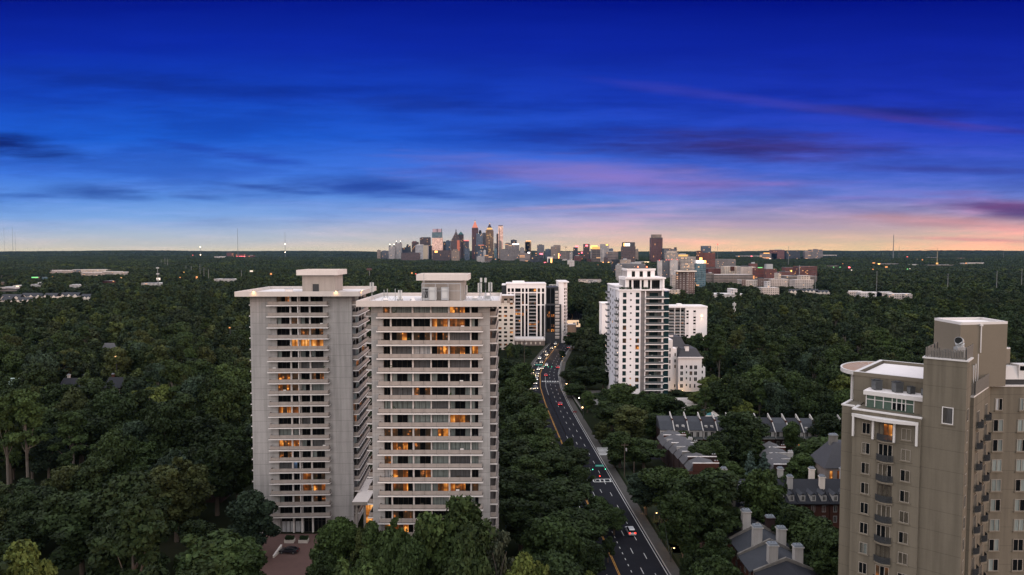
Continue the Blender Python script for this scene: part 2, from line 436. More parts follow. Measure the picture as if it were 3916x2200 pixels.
def balcony_meshes(w, joints, dep=1.35, ph=.82, curl=True):
    """projecting slab with a pale lip and a row of concrete parapet panels; local x 0..w, facing -y"""
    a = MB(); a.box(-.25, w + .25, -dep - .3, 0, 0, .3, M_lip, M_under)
    p = MB(); xs = [0] + list(joints) + [w]
    for x0, x1 in zip(xs, xs[1:]): p.box(x0 + .03, x1 - .03, -dep, -dep + .12, .36, .36 + ph, M_parap)
    for xx in (0.0, w - .12): p.box(xx, xx + .12, -dep + .12, -.05, .36, .36 + ph, M_parap)
    return a.mesh('balcony_slab'), p.mesh('balcony_parapet')
def put_balcony(ms, parent, x, y, z, rz=0.0):
    o = obj('balcony', ms[0], parent, (x, y, z), rz); obj('parapet', ms[1], o); return o

# ------------------------------------------------------------------ the pair of concrete apartment towers
M_acbody = mat('condenser_case', (.10, .105, .11), .6, var=.2)
def ac_unit(x, y, z, label, s=1.0, group=None):
    t = thing('air_conditioner', label, 'air conditioner', (x, y, z), 0, group)
    a = MB(); a.box(-.45 * s, .45 * s, -.45 * s, .45 * s, .08, 1.15 * s, M_acbody); a.box(-.5 * s, .5 * s, -.5 * s, .5 * s, 1.15 * s, 1.22 * s, M_dmetal)
    for q in range(6): a.box(-.40 * s, .40 * s, -.475 * s, -.452 * s, .2 + q * .15 * s, .27 + q * .15 * s, M_dmetal)
    a.build('housing', t)
    f = MB(); f.cyl(0, 0, 1.22 * s, 1.3 * s, .36 * s, M_dmetal, n=14); f.build('fan', t)
    b = MB()
    for sx in (-.38, .38): b.box(sx * s - .05, sx * s + .05, -.4 * s, .4 * s, -.02, .08, M_dmetal)
    b.build('base', t)
    return t

M_hedge0 = mat('pot_plant_leaves', (.03, .05, .018), .9, var=.6, scale=2)
def leafy0(mb, x, y, z, rr):
    for _ in range(14):
        c = Vector((x + rr.uniform(-.35, .35), y + rr.uniform(-.3, .3), z + rr.uniform(-.35, .4))); a_ = Vector((rr.uniform(-1, 1), rr.uniform(-1, 1), rr.uniform(-1, 1))).normalized() * .16; b_ = a_.orthogonal().normalized() * .12
        mb.quad(c - a_, c - b_, c + a_, c + b_, M_hedge0)
def tower(label, X0, Y0, rz, W, D, depth_ref, bal, zs, bays, codes, div, slab, pent, side_y, lobby, ldep=1.25):
    t = thing('apartment_tower', label, 'apartment tower', (X0, Y0, 0), rz, 'twin concrete apartment towers')
    ztop = slab[4]
    bx0, bx1, joints = bal
    wx0, wx1 = bays[0][0], bays[-1][1]
    w = MB()
    w.box(0, wx0, 0, .55, -3, ztop, M_conc); w.box(wx1, W, 0, .55, -3, ztop, M_conc)         # piers either side of the glazing
    w.box(0, W, .55, D, -3, ztop, M_conc)
    w.build('wall', t)
    c = MB()
    for (a0, a1), (b0, b1) in zip(bays, bays[1:]): c.box(a1, b0, .05, .54, 0, ztop - .02, M_lip)
    c.build('column', t)
    sl = MB(); x0, x1, y0, y1, z0, z1 = slab
    sl.box(x0, x1, y0, y1, z0, z1 - .8, M_fascia, M_roofw)
    for q in ((x0, x1, y0, y0 + .35), (x0, x1, y1 - .35, y1), (x0, x0 + .35, y0 + .35, y1 - .35), (x1 - .35, x1, y0 + .35, y1 - .35)):
        sl.box(*q, z1 - .8, z1, M_fascia)
    sl.build('roof_slab', t)
    ms = balcony_meshes(bx1 - bx0, [j - bx0 for j in joints])
    ch = zs[0] - zs[1]
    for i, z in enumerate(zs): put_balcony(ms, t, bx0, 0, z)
    fr_ = random.Random(label); which = 'nearer' if W < 26 else 'farther'
    for i, z in enumerate(zs[:-2]):
        for kind_ in ('chair', 'plant'):
            if fr_.random() < (.45 if kind_ == 'chair' else .5): continue
            x = fr_.uniform(bx0 + .4, bx1 - 1.2); X = X0 + x * math.cos(rz) + .9 * math.sin(rz); Y = Y0 + x * math.sin(rz) - .9 * math.cos(rz)
            f = MB(); mm = fr_.choice((M_white, M_dmetal, M_frame))
            if kind_ == 'chair': f.box(-.35, .35, -.3, .3, .3, .75, mm); f.box(-.35, .35, .22, .3, .75, 1.3, mm)
            else: f.cyl(0, 0, .3, .8, .22, M_conc2, n=7); leafy0(f, 0, 0, 1.2, fr_)
            o = f.build('balcony_chair' if kind_ == 'chair' else 'potted_plant', None, (X, Y, z)); o.rotation_euler = (0, 0, rz)
            tag(o, f"{'small ' + ('white' if mm is M_white else 'dark') + ' chair' if kind_ == 'chair' else 'small potted plant'} on balcony {i + 1} down from the roof of the {which} tower", kind_, 'furniture on the balconies of the twin towers')
    nwin = 0; extra = MB()
    for i, z in enumerate(zs):
        for (a0, a1), cde in zip(bays, codes[i]):
            zz = z + .32; hh = min(ch - .34, ztop - .05 - zz)
            if nwin < 96: window(t, a0, .46, zz, a1 - a0, hh, cde, n=max(2, round((a1 - a0) / 1.15)))
            else:
                n = max(2, round((a1 - a0) / 1.15)); pw = (a1 - a0) / n; cs = PANES[cde]
                for q in range(n):
                    cc = cs[min(int(q * len(cs) / n), len(cs) - 1)]
                    extra.quad((a0 + q * pw + .04, .46, zz), (a0 + (q + 1) * pw - .04, .46, zz), (a0 + (q + 1) * pw - .04, .46, zz + hh), (a0 + q * pw + .04, .46, zz + hh), PM[cc])
            nwin += 1
    # sides: recessed glazing between piers, long balconies with upstands
    L = side_y[1] - side_y[0]
    sm = balcony_meshes(L, [L * q / 5 for q in range(1, 5)], dep=1.25)
    sl_ = balcony_meshes(L, [L * q / 5 for q in range(1, 5)], dep=ldep)
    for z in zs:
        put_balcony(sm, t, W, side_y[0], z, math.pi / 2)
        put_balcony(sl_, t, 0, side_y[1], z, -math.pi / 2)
        for q in range(4):
            y0_ = side_y[0] + .3 + q * L / 4; y1_ = y0_ + L / 4 - .7
            for xx, s in ((W + .02, 1), (-.02, -1)):
                mm = rnd.choice([M_glass] * 5 + [M_cgrey, M_cpale, M_dim, M_cpale])
                a = [(xx, y0_, z + .34), (xx, y1_, z + .34), (xx, y1_, z + ch - .1), (xx, y0_, z + ch - .1)]
                extra.quad(*(a if s > 0 else a[::-1]), mm)
    o = extra.build('windows', t); o['kind'] = 'stuff'
    if div is not None:
        f = MB(); f.box(div - .09, div + .09, -1.3, .04, zs[-1] + .32, ztop - .02, M_lip); f.build('divider_fin', t)
    # penthouse on the roof: shaft, cap, doorway
    (px0, px1, py0, py1, pz0, pz1), (cx0, cx1, cy0, cy1, cz0, cz1), door = pent
    p = MB(); p.box(px0, px1, py0, py1, pz0, pz1, M_conc2); ph = p.build('penthouse', t)
    p = MB(); p.box(cx0, cx1, cy0, cy1, cz0, cz1 - .3, M_fascia, M_roofw)
    for q in ((cx0, cx1, cy0, cy0 + .3), (cx0, cx1, cy1 - .3, cy1), (cx0, cx0 + .3, cy0 + .3, cy1 - .3), (cx1 - .3, cx1, cy0 + .3, cy1 - .3)):
        p.box(*q, cz1 - .3, cz1, M_fascia)
    p.build('penthouse_cap', ph)
    if door:
        p = MB(); p.box(door[0], door[1], py0 - .04, py0 - .01, pz0 + .05, door[2], M_dmetal)
        p.box(door[0] - .12, door[0], py0 - .10, py0 - .005, pz0 + .05, door[2] + .15, M_conc2); p.build('door', ph)
    if lobby:
        z1 = zs[-1] - .03
        for (a0, a1), cde in zip(lobby, ('w', 'w', 'g')):
            a = MB(); n = 3 if a1 - a0 < 4.5 else 4; pw = (a1 - a0) / n
            for q in range(n):
                for (h0, h1, mm) in ((.1, 3.0, M_cwhite if cde == 'w' and (q < 3 or a1 - a0 < 4) and q != 2 + (a0 < 8) else M_glass), (3.05, 3.9, M_glass), (3.95, z1, M_cgrey)):
                    a.quad((a0 + q * pw + .05, .4, h0), (a0 + (q + 1) * pw - .05, .4, h0), (a0 + (q + 1) * pw - .05, .4, h1), (a0 + q * pw + .05, .4, h1), mm)
            o = a.build('lobby_glazing', t)
            f = MB()
            for q in range(n + 1): f.box(a0 + q * pw - .05, a0 + q * pw + .05, .28, .39, 0, z1, M_frame)
            for h in (.05, 3.0, 3.9): f.box(a0 + .06, a1 - .06, .3, .385, h, h + .06, M_frame)
            f.build('frame', o)
    FOOT.append((X0 - 3.5, X0 + W + 3, Y0 - 2.5, Y0 + D + 2))
    return t

d1 = 177.0
zs1 = [Zat(1172 + 42.72 * i, d1 - 1.6) for i in range(20)]
X1 = Xat(880 + 181 / 2.41, d1)
codes1 = ['MDDD', 'DDDD', 'BMBD', 'DDMM', 'DHHH', 'BDBB', 'DDKK', 'LMDM', 'LMBC', 'DDDD', 'LLDD', 'DDKD', 'CCDD', 'LLBK', 'MDDB', 'KZDD', 'DDLM', 'DDLL', 'BMDM', 'DDDD']
tw1 = tower('taller looking concrete tower with blank grey side walls and warm lamps on its roof edge', X1, d1, R(2.2), 26.1, 22.0, d1, (4.85, 20.1, (7.3, 9.85, 12.4, 14.95, 17.5)), zs1,
      [(6.76, 10.06), (10.48, 12.27), (12.82, 15.07), (15.49, 18.73)], codes1, 12.55,
      (-2.9, 28.6, -2.9, 25.5, Zat(1135, 174), Zat(1116, 174)),
      ((11.1, 20.0, 9.0, 19.0, 63.2, Zat(1053, 186)), (9.9, 21.0, 7.6, 20.2, Zat(1053, 185), Zat(1033, 185)), (13.9, 15.6, Zat(1087, 186))), (1.0, 18.5),
      [(7.1, 10.35), (10.7, 15.3), (15.6, 18.6)], .3)
d2 = 144.0
zs2 = [Zat(1218.6 + 52.45 * i, d2 - 1.5) for i in range(21)]
X2 = Xat(1360 + 140 / 2.4117, d2)
codes2 = ['MCCCLD', 'DDDLLB', 'DAMMKD', 'DKWALL', 'DDKDKD', 'BBBBDD', 'DKMDBB', 'CCCKBB', 'DBCCHB', 'MMMEBD', 'DLMCCC', 'MBBCKC', 'WLACKD', 'DLCELM', 'BDDCLB', 'DMDDDD', 'LLMDDM', 'LDDMDD', 'DLLDMD', 'DEBDDD', 'DDDDDD']
tw2 = tower('nearer concrete tower with full width balconies and aerials crowding its white roof', X2, d2, 0.0, 25.1, 24.0, d2, (1.6, 23.45, (4.0, 6.3, 8.65, 11.2, 13.85, 16.4, 18.75, 21.05)), zs2,
      [(2.52, 3.96), (4.26, 8.58), (8.92, 12.47), (12.75, 16.25), (16.6, 20.9), (21.2, 22.65)], codes2, None,
      (-2.6, 27.3, -2.6, 26.6, Zat(1173.5, 141.4), Zat(1150.8, 141.4)),
      ((9.6, 19.0, 9.0, 17.5, 63.4, Zat(1073, 153)), (8.5, 20.0, 7.8, 18.5, Zat(1073, 152), Zat(1049.5, 152)), None), (2.0, 20.0), None)

# warm wall lamps under the roof edge of the farther tower
M_lamp = glow('lamp_glow_warm', (1, .62, .25), 9.0)
M_lampw = glow('lamp_glow_white', (1, .84, .62), 9.0)
def eave_lamp(x, y, z, label, rz=0.0):
    t = thing('roof_edge_lamp', label, 'wall lamp', (x, y, z), rz, 'lamps on the roof edge of the concrete tower')
    a = MB(); a.box(-.16, .16, -.34, 0, .02, .10, M_dmetal); a.build('hood', t)
    a = MB(); a.box(-.13, .13, -.3, -.04, -.06, .015, M_lamp); a.build('bulb', t)
    l = bpy.data.lights.new('eave_light', 'SPOT'); l.energy = 110; l.color = (1, .55, .2); l.spot_size = R(120); l.spot_blend = 1; l.shadow_soft_size = .12
    o = bpy.data.objects.new('eave_light', l); COL.objects.link(o); o.parent = t; o.location = (0, -.45, -.05); o.rotation_euler = (R(38), 0, 0)
fz = Zat(1112.5, 174)
c1, s1 = math.cos(R(2.2)), math.sin(R(2.2))
def t1(x, y): return X1 + x * c1 - y * s1, d1 + x * s1 + y * c1
for lx, ly, rz, lab in ((2.0, -2.95, 0, 'warm lamp at the left end of the roof edge of the farther tower'), (22.8, -2.95, 0, 'warm lamp under the roof edge near the right front corner of the farther tower'),
                        (28.65, .6, 90, 'warm lamp on the side roof edge of the farther tower')):
    X, Y = t1(lx, ly); eave_lamp(X, Y, fz - .15, lab, R(rz + 2.2))

# rooftop kit of the nearer tower
def rx(px, d): return Xat(px, d)
zr2 = Zat(1150.8, 141.4) - .79
def antenna(px, d, py_top, label, kind, group='aerials on the roof of the nearer tower'):
    x = rx(px, d); zt = Zat(py_top, d); t = thing('antenna_mast', label, 'aerial', (x, d, zr2), 0, group); h = zt - zr2
    a = MB(); a.cyl(0, 0, 0, h, .07, M_metal, n=6); a.build('pole', t)
    a = MB(); a.tube([(0, 0, h * .45), (-.9, .5, 0)], .035, M_metal, 4); a.tube([(0, 0, h * .45), (.9, .5, 0)], .035, M_metal, 4); a.tube([(0, 0, h * .45), (0, -.9, 0)], .035, M_metal, 4); a.build('brace', t)
    if kind == 'panel':
        for q, dx in enumerate((-.28, .3)):
            a = MB(); a.box(dx - .14, dx + .14, -.22, -.08, h - 2.1, h - .1, M_cellp); a.build('aerial_panel', t)
    elif kind == 'fat':
        a = MB(); a.cyl(0, 0, h - .95, h, .24, M_cellp, n=12); a.build('aerial_drum', t)
        a = MB(); a.cyl(0, 0, h - 2.6, h - 1.0, .16, M_dmetal, n=10); a.build('aerial_sleeve', t)
    return t
M_cellp = mat('aerial_plastic', (.42, .42, .41), .5)
nx = lambda cx: 1360 + cx / 2.4117
ny = lambda cy: 1000 + cy / 2.4117
for cx, cy, d, kind, lab in ((150, 190, 143, 'panel', 'tall grey aerial at the left front corner of the nearer tower roof'), (262, 262, 150, 'thin', 'thin pole with warning light on the left of the roof of the nearer tower'),
                             (292, 252, 152, 'thin', 'second thin pole on the left of the roof of the nearer tower'), (365, 252, 150, 'thin', 'thin pole left of the boxy aerial on the nearer tower roof'),
                             (410, 262, 148, 'panel', 'boxy pale aerial left of the rooftop penthouse'), (630, 110, 150.8, 'thin', 'tall whip pole fixed to the penthouse front of the nearer tower'),
                             (985, 225, 155, 'panel', 'grouped grey aerial just right of the rooftop penthouse'), (1015, 215, 156, 'panel', 'slanting aerial beside the grouped one right of the penthouse'),
                             (1145, 195, 146, 'panel', 'dark paired aerial at the right front of the nearer tower roof'), (1157, 152, 149, 'fat', 'tall aerial with a white drum at the right of the nearer tower roof'),
                             (1198, 152, 146, 'fat', 'tallest drum aerial nearest the right edge of the nearer tower roof'), (1242, 190, 150, 'panel', 'grey aerial at the right end of the nearer tower roof')):
    antenna(nx(cx), d, ny(cy), lab, kind)
Y = d2 + 9.0 - .9
for i, (cx, lab) in enumerate(((645, 'left of the grey cabinets in front of the rooftop penthouse'), (712, 'pale cabinet in the middle before the rooftop penthouse'), (825, 'right hand cabinet with red panel before the rooftop penthouse'))):
    x = rx(nx(cx), Y); t = thing('equipment_cabinet', lab if i else 'grey equipment cabinet, ' + lab, 'cabinet', (x, Y, zr2), 0, 'cabinets on the roof of the nearer tower')
    a = MB(); a.box(-.85, .85, -.45, .45, .25, 3.1, M_metal if i != 1 else M_cellp); a.build('housing', t)
    a = MB(); a.box(-.6, .6, -.5, -.46, .7, 2.8, M_dmetal if i == 0 else M_cellp); a.build('door', t)
    a = MB(); a.box(-.8, .8, -.4, .4, 0, .245, M_dmetal); a.build('base', t)
t = thing('pipe_rack', 'grey pipe frame around the cabinets against the rooftop penthouse', 'pipe rack', (X2 + 14, Y, zr2), 0)
a = MB()
for xx in (-4.2, -1.2, 1.6, 4.4): a.cyl(xx, -.7, 0, 3.9, .07, M_metal)
a.tube([(-4.2, -.7, 3.9), (4.4, -.7, 3.9)], .08, M_metal); a.tube([(-4.2, -.7, 2.3), (4.4, -.7, 2.3)], .05, M_metal); a.build('frame', t)
for i, (xx, yy, s, lab) in enumerate(((2.5, 3, 1.0, 'low white roof fan at the left of the nearer tower roof'), (5.3, 5, 1.2, 'square vent hood on the left half of the nearer tower roof'), (7.8, 6.5, .9, 'vent hood close to the left of the penthouse'),
                                     (8.6, 2.2, .8, 'small round vent before the penthouse left corner'), (21.5, 8, 1.1, 'vent hood right of the penthouse on the nearer tower'), (24, 16, 1.3, 'vent hood at the back right of the nearer tower roof'))):
    t = thing('roof_vent', lab, 'roof vent', (X2 + xx, d2 + yy, zr2), 0, 'vents on the roof of the nearer tower')
    a = MB(); a.box(-.5 * s, .5 * s, -.5 * s, .5 * s, 0, .6 * s, M_metal); a.build('curb', t)
    a = MB(); a.cyl(0, 0, .6 * s, 1.0 * s, .62 * s, M_roofw, r1=.35 * s, n=12); a.build('hood', t)
t = thing('cable_tray', 'long low cable tray lying along the right of the nearer tower roof', 'cable tray', (X2 + 19.5, d2 + 5, zr2), 0)
a = MB(); a.box(0, 6, -.3, .3, .35, .5, M_metal); a.box(.2, .35, -.25, .25, 0, .348, M_dmetal); a.box(5.5, 5.65, -.25, .25, 0, .348, M_dmetal); a.box(2.8, 2.95, -.25, .25, 0, .348, M_dmetal); a.build('tray', t)

# small rounds on the farther tower's roof
X, Yq = t1(9.2, 3.0)
t = thing('roof_vent', 'white drum vent before the penthouse on the farther tower', 'roof vent', (X, Yq, zr2 + .4), 0)
a = MB(); a.box(-.9, .9, -.6, .6, 0, .8, M_roofw); a.build('curb', t); a = MB(); a.box(-1.0, 1.0, -.7, .7, .8, .95, M_metal); a.build('hood', t)
X, Yq = t1(28.2, -2.3)

# courtyard link roof between the towers and the glowing entrance under it
t = thing('entrance_canopy', 'flat pinkish canopy between the twin towers over a glowing orange entrance', 'canopy', (0, 0, 0))
pA, pB = P(880 + 1190 / 2.41, 1560 + 880 / 2.41, 178), P(880 + 1290 / 2.41, 1560 + 880 / 2.41, 178)
a = MB(); a.box(pA.x - .5, pB.x + .6, 172, 190, 9.4, 10.3, M_conc2, M_fascia); a.build('roof', t)
a = MB(); a.quad((pA.x, 184, 0), (pB.x, 184, 0), (pB.x, 184, 9.3), (pA.x, 184, 9.3), M_bri); a.build('lit_wall', t)
for xx in (pA.x + .4, pB.x - .4):
    a = MB(); a.box(xx - .25, xx + .25, 173, 173.5, 0, 9.38, M_conc2); a.build('column', t)

# brick forecourt, planters, low wall and the parked car
M_brick = mat('brick_paving', (.11, .066, .058), .9, var=.25, scale=.5)
a = MB(); q = [G(p[0], p[1]) for p in ((880, 2062), (1290, 2062), (1290, 2200), (900, 2230), (1000, 2230))]
xl = G(985, 2200).x - 4
a.add([(-72, 150, .05), (-45, 150, .05), (-40, 176.6, .05), (-72, 176.6, .05)], [(0, 1, 2, 3)], M_brick)
a.add([(xl, 110, .05), (-49, 110, .05), (-45, 150, .05), (-66, 150, .05)], [(0, 1, 2, 3)], M_brick)
tag(a.build('driveway'), None, None, None, 'structure')
FOOT.append((-66, -50, 135, 177))
M_plant = mat('planter_stone', (.52, .47, .42), .85)
M_hedge = mat('hedge_leaves', (.02, .035, .014), .9, var=.6, scale=1.5, spec=.1)
def leafy(mb, x0, x1, y0, y1, z0, z1, n, m, s=.22, rr=rnd):
    for _ in range(n):
        c = Vector((rr.uniform(x0, x1), rr.uniform(y0, y1), rr.uniform(z0, z1)))
        a_ = Vector((rr.uniform(-1, 1), rr.uniform(-1, 1), rr.uniform(-.6, .6))).normalized() * s
        b_ = Vector((rr.uniform(-1, 1), rr.uniform(-1, 1), rr.uniform(-.2, 1))).normalized() * s
        mb.quad(c - a_ - b_, c + a_ - b_, c + a_ + b_, c - a_ + b_, m)
for px0, px1, lab in ((950 + 540 / 3.963, 950 + 685 / 3.963, 'cream planter box with clipped hedge before the lobby, the one in plain view'), (950 + 756 / 3.963, 950 + 895 / 3.963, 'cream planter box with hedge, half behind the tree by the lobby')):
    p0, p1 = G(px0, 2079), G(px1, 2079)
    t = thing('planter', lab, 'planter', (p0.x, p0.y, .05), 0, 'planters before the lobby')
    w = p1.x - p0.x
    a = MB()
    for q in ((0, w, 0, .15), (0, w, 1.35, 1.5), (0, .15, .15, 1.35), (w - .15, w, .15, 1.35)): a.box(*q, 0, .8, M_plant)
    a.box(.15, w - .15, .15, 1.35, .3, .6, M_hedge); a.build('box', t)
    a = MB(); a.box(.3, w - .3, .3, 1.2, .6, 1.25, M_hedge); leafy(a, .15, w - .15, .15, 1.35, .7, 1.55, 700, M_hedge, .13); a.build('hedge', t)
p0 = G(950 + 370 / 3.963, 1900 + 930 / 3.963)
t = thing('garden_wall', 'short sloping cream wall beside the brick driveway', 'wall', (p0.x, p0.y, 0))
a = MB(); a.add([(0, 0, 0), (.3, 0, 0), (.9, 4, 0), (.6, 4, 0), (0, 0, .5), (.3, 0, .5), (.9, 4, 1.5), (.6, 4, 1.5)], [(0, 1, 5, 4), (1, 2, 6, 5), (2, 3, 7, 6), (3, 0, 4, 7)], M_plant); a.build('body', t)
a = MB(); a.add([(-.06, 0, .5), (.36, 0, .5), (.96, 4, 1.5), (.54, 4, 1.5), (-.06, 0, .62), (.36, 0, .62), (.96, 4, 1.62), (.54, 4, 1.62)], [(0, 1, 5, 4), (1, 2, 6, 5), (2, 3, 7, 6), (3, 0, 4, 7), (4, 5, 6, 7)], M_lip); a.build('coping', t)

# ------------------------------------------------------------------ vehicles
M_tyre = mat('tyre_rubber', (.012, .012, .012), .9); M_rim = mat('wheel_rim', (.25, .25, .26), .35, metal=.7)
M_cglass = mat('car_glass', (.01, .012, .014), .06, spec=.5)
M_tail = glow('tail_lamp_red', (1, .03, .015), 3.0); M_head = glow('head_lamp_white', (1, .80, .55), 7.0)
M_taild = mat('tail_lamp_off', (.16, .01, .01), .3); M_headd = mat('head_lamp_off', (.45, .45, .45), .2)
def paint(name, rgb): return mat('car_paint_' + name, rgb, .28, spec=.5, var=.04, coat=.5)
def car(x, y, z, rz, label, cat, pm, suv=False, lights='off', group=None, name='parked_car'):
    """front at +x"""
    t = thing(name, label, cat, (x, y, z), rz, group)
    L, Wd = (4.7, 1.9) if not suv else (4.9, 1.98); hb = .78 if not suv else .98; ht = 1.38 if not suv else 1.8
    prof = ([(-2.35, .35), (-2.38, .75), (-2.2, .92), (-1.5, .98), (1.0, .92), (1.9, .80), (2.3, .66), (2.38, .38)] if not suv else
            [(-2.42, .4), (-2.45, .95), (-2.3, 1.05), (1.0, 1.08), (2.2, .95), (2.42, .8), (2.45, .42)])
    def loft(profile, w0, w1, zsplit, m, mb):
        n = len(profile); z0 = min(p[1] for p in profile); z1 = max(p[1] for p in profile)
        ring = []
        for s in (-1, 1):
            for px_, pz_ in profile:
                f = (pz_ - z0) / max(.01, z1 - z0); ring.append((px_, s * (w0 + (w1 - w0) * f) / 2, pz_))
        fs = [(i, i + 1, n + i + 1, n + i) for i in range(n - 1)] + [(n - 1, 0, n, 2 * n - 1), tuple(range(n - 1, -1, -1)), tuple(range(n, 2 * n))]
        mb.add(ring, fs, m)
    a = MB(); loft(prof, Wd, Wd * .95, 0, pm, a)
    cab = [(-2.0, .90), (-1.35, 1.3), (-.3, 1.40), (.45, 1.34), (1.25, .90)] if not suv else [(-2.3, 1.04), (-2.1, 1.68), (-1.6, 1.78), (.3, 1.76), (1.25, 1.06)]
    rl = cab[1:-1]
    top = [(p[0], p[1]) for p in rl] + [(p[0], p[1] - .06) for p in rl[::-1]]
    loft(top, Wd * .70, Wd * .72, 0, pm, a)
    for xq in ((-.35, .42), ) : pass
    o = a.build('body', t)
    for p in o.data.polygons: p.use_smooth = False
    bv = o.modifiers.new('soft', 'BEVEL'); bv.width = .06; bv.segments = 2; bv.limit_method = 'ANGLE'
    a = MB(); loft([(p[0], p[1] - .03) for p in cab], Wd * .92, Wd * .70, 0, M_cglass, a); a.build('windows', t)
    xw = 1.45; rr = .34 if not suv else .38
    for sx in (-xw, xw):
        for sy in (-1, 1):
            w = MB(); w.tube([(sx, sy * (Wd / 2 - .22), rr), (sx, sy * (Wd / 2 + .02), rr)], rr, M_tyre, 14); wo = w.build('wheel', t)
            w = MB(); w.tube([(sx, sy * (Wd / 2 + .021), rr), (sx, sy * (Wd / 2 + .035), rr)], rr * .62, M_rim, 12); w.build('rim', wo)
    for sy in (-1, 1):
        yy = sy * Wd * .36
        a = MB(); a.box(2.30, 2.42, yy - .2, yy + .2, .55 if not suv else .7, .7 if not suv else .88, M_head if 'h' in lights else M_headd); a.build('headlight', t)
        a = MB(); a.box(-2.46, -2.34, yy - .22, yy + .22, .68 if not suv else .8, .84 if not suv else 1.15, M_tail if 't' in lights else M_taild); a.build('taillight', t)
    return t
pc = G(950 + 595 / 3.963, 1900 + 872 / 3.963)
car(pc.x, pc.y + .9, .055, R(176), 'black glossy sedan parked on the brick driveway before the lobby', 'car', paint('black', (.008, .007, .012)))
keep([(692, 1318), (832, 1318), (828, 1345), (790, 1360), (755, 1400), (750, 1447), (680, 1447), (692, 1360)], d1 - 3)
keep([(700, 1250), (830, 1250), (830, 1320), (700, 1320)], d1)
krect(628, 945, 680, 1275, d1)
keep([(905, 690), (1255, 690), (1255, 1215), (1215, 1262), (1160, 1252), (1080, 1262), (1030, 1275), (1000, 1330), (960, 1310), (930, 1292), (905, 1292)], d2)
# ------------------------------------------------------------------ white tower with balconies
M_wst = mat('white_stone', (.76, .72, .72), .8, var=.06, scale=.25, stain=.06, joint=(3.1, .12, .3))
M_wst2 = mat('white_stone_plain', (.78, .73, .72), .8, var=.05, scale=.3, stain=.05)
M_gst = mat('grey_brick', (.21, .19, .185), .9, var=.15)
M_rail = mat('balcony_rail', (.10, .11, .115), .4, var=.1)
M_cream = mat('cream_render', (.66, .58, .51), .85, var=.06, scale=.2, stain=.08)
M_green = mat('terrace_plants', (.03, .05, .02), .9, var=.6, scale=2)
def win_small(parent, x, y, z, w, h, code='D', rz=0.0, n=2, frame=None, glass=None):
    return window(parent, x, y, z, w, h, code, rz, n, frame or M_frame, .07, glass)
dw = 325.0; Xw = Xat(2300 + 175 / 2.538, dw)
cw = lambda cx: (cx - 175) / 20.4
zw = lambda cy, dd=0: Zat(980 + cy / 2.538, dw + dd)
t = thing('apartment_tower', 'slender white stone tower with stacked open balconies and stepped square top', 'apartment tower', (Xw, dw, 0)); wt = t
ztop = zw(335)
a = MB()
a.box(0, cw(385), 0, 30, 0, ztop, M_wst); a.box(cw(385), cw(425), .6, 30, 0, ztop, M_gst)
a.box(cw(425), cw(615), 2.6, 30, 0, ztop, M_gst); a.box(cw(615), cw(660), .5, 30, 0, ztop - .4, M_glass2)
a.build('wall', t)
a = MB(); a.box(-.5, cw(662), -.5, 30.4, ztop, ztop + .6, M_wst2); a.build('cornice', t)
a = MB(); a.box(cw(590), cw(606), .2, 1.0, 0, ztop, M_wst2); a.box(cw(425), cw(436), .2, 1.0, 0, ztop, M_wst2); a.build('column', t)
zr = [zw(355 + 63.4 * i) for i in range(15)]
lits = {(7, 0): 'M', (7, 2): 'A', (8, 2): 'L', (13, 2): 'M', (7, 1): 'H', (13, 1): 'H', (14, 1): 'H', (5, 0): 'M', (4, 2): 'N'}
for i, z in enumerate(zr):
    win_small(t, cw(210), -.02, z - 2.15, 1.65, 2.15, lits.get((i, 0), 'D'), glass=M_glass2)
    win_small(t, cw(280), -.02, z - .72, .75, .72, lits.get((i, 1), 'D'), n=1)
    win_small(t, cw(335), -.02, z - 2.15, 1.7, 2.15, lits.get((i, 2), 'D'), glass=M_glass2)
a = MB(); a.box(0, 9.0, -1.8, 2.55, 0, .34, M_wst2, M_under); ws = a.mesh('balcony_slab')
a = MB()
a.box(0, 9.0, -1.78, -1.74, 1.25, 1.32, M_dmetal); a.box(.1, 8.9, -1.775, -1.745, .40, 1.25, M_rail)
wp = a.mesh('balcony_rail')
for i in range(17):
    z = zw(413 + 63.4 * i) ; o = obj('balcony', ws, t, (cw(425), 0, z)); obj('rail', wp, o)
    if i < 16:
        window(t, cw(478), 2.55, z + .36, cw(562) - cw(478), 2.3, rnd.choice(['D', 'D', 'D', 'P', 'M' if i == 6 else 'D', 'D']), n=5, glass=M_glass2)
        f = MB(); xx = rnd.uniform(.5, 7)
        f.box(xx, xx + rnd.uniform(.8, 1.6), -1.1, -.3, .36, .85, rnd.choice([M_wst2, M_dmetal, M_gst])); f.box(xx + .2, xx + 1.1, -.6, -.25, .86, 1.2, rnd.choice([M_wst2, M_dmetal, M_green]))
        obj('balcony_chairs', f.mesh('chairs'), t, (cw(425), 0, z + .0))
    a = MB(); a.box(cw(614), cw(662), -.05, 1.2, z - .02, z + .30, M_wst2); a.build('floor_edge', t)
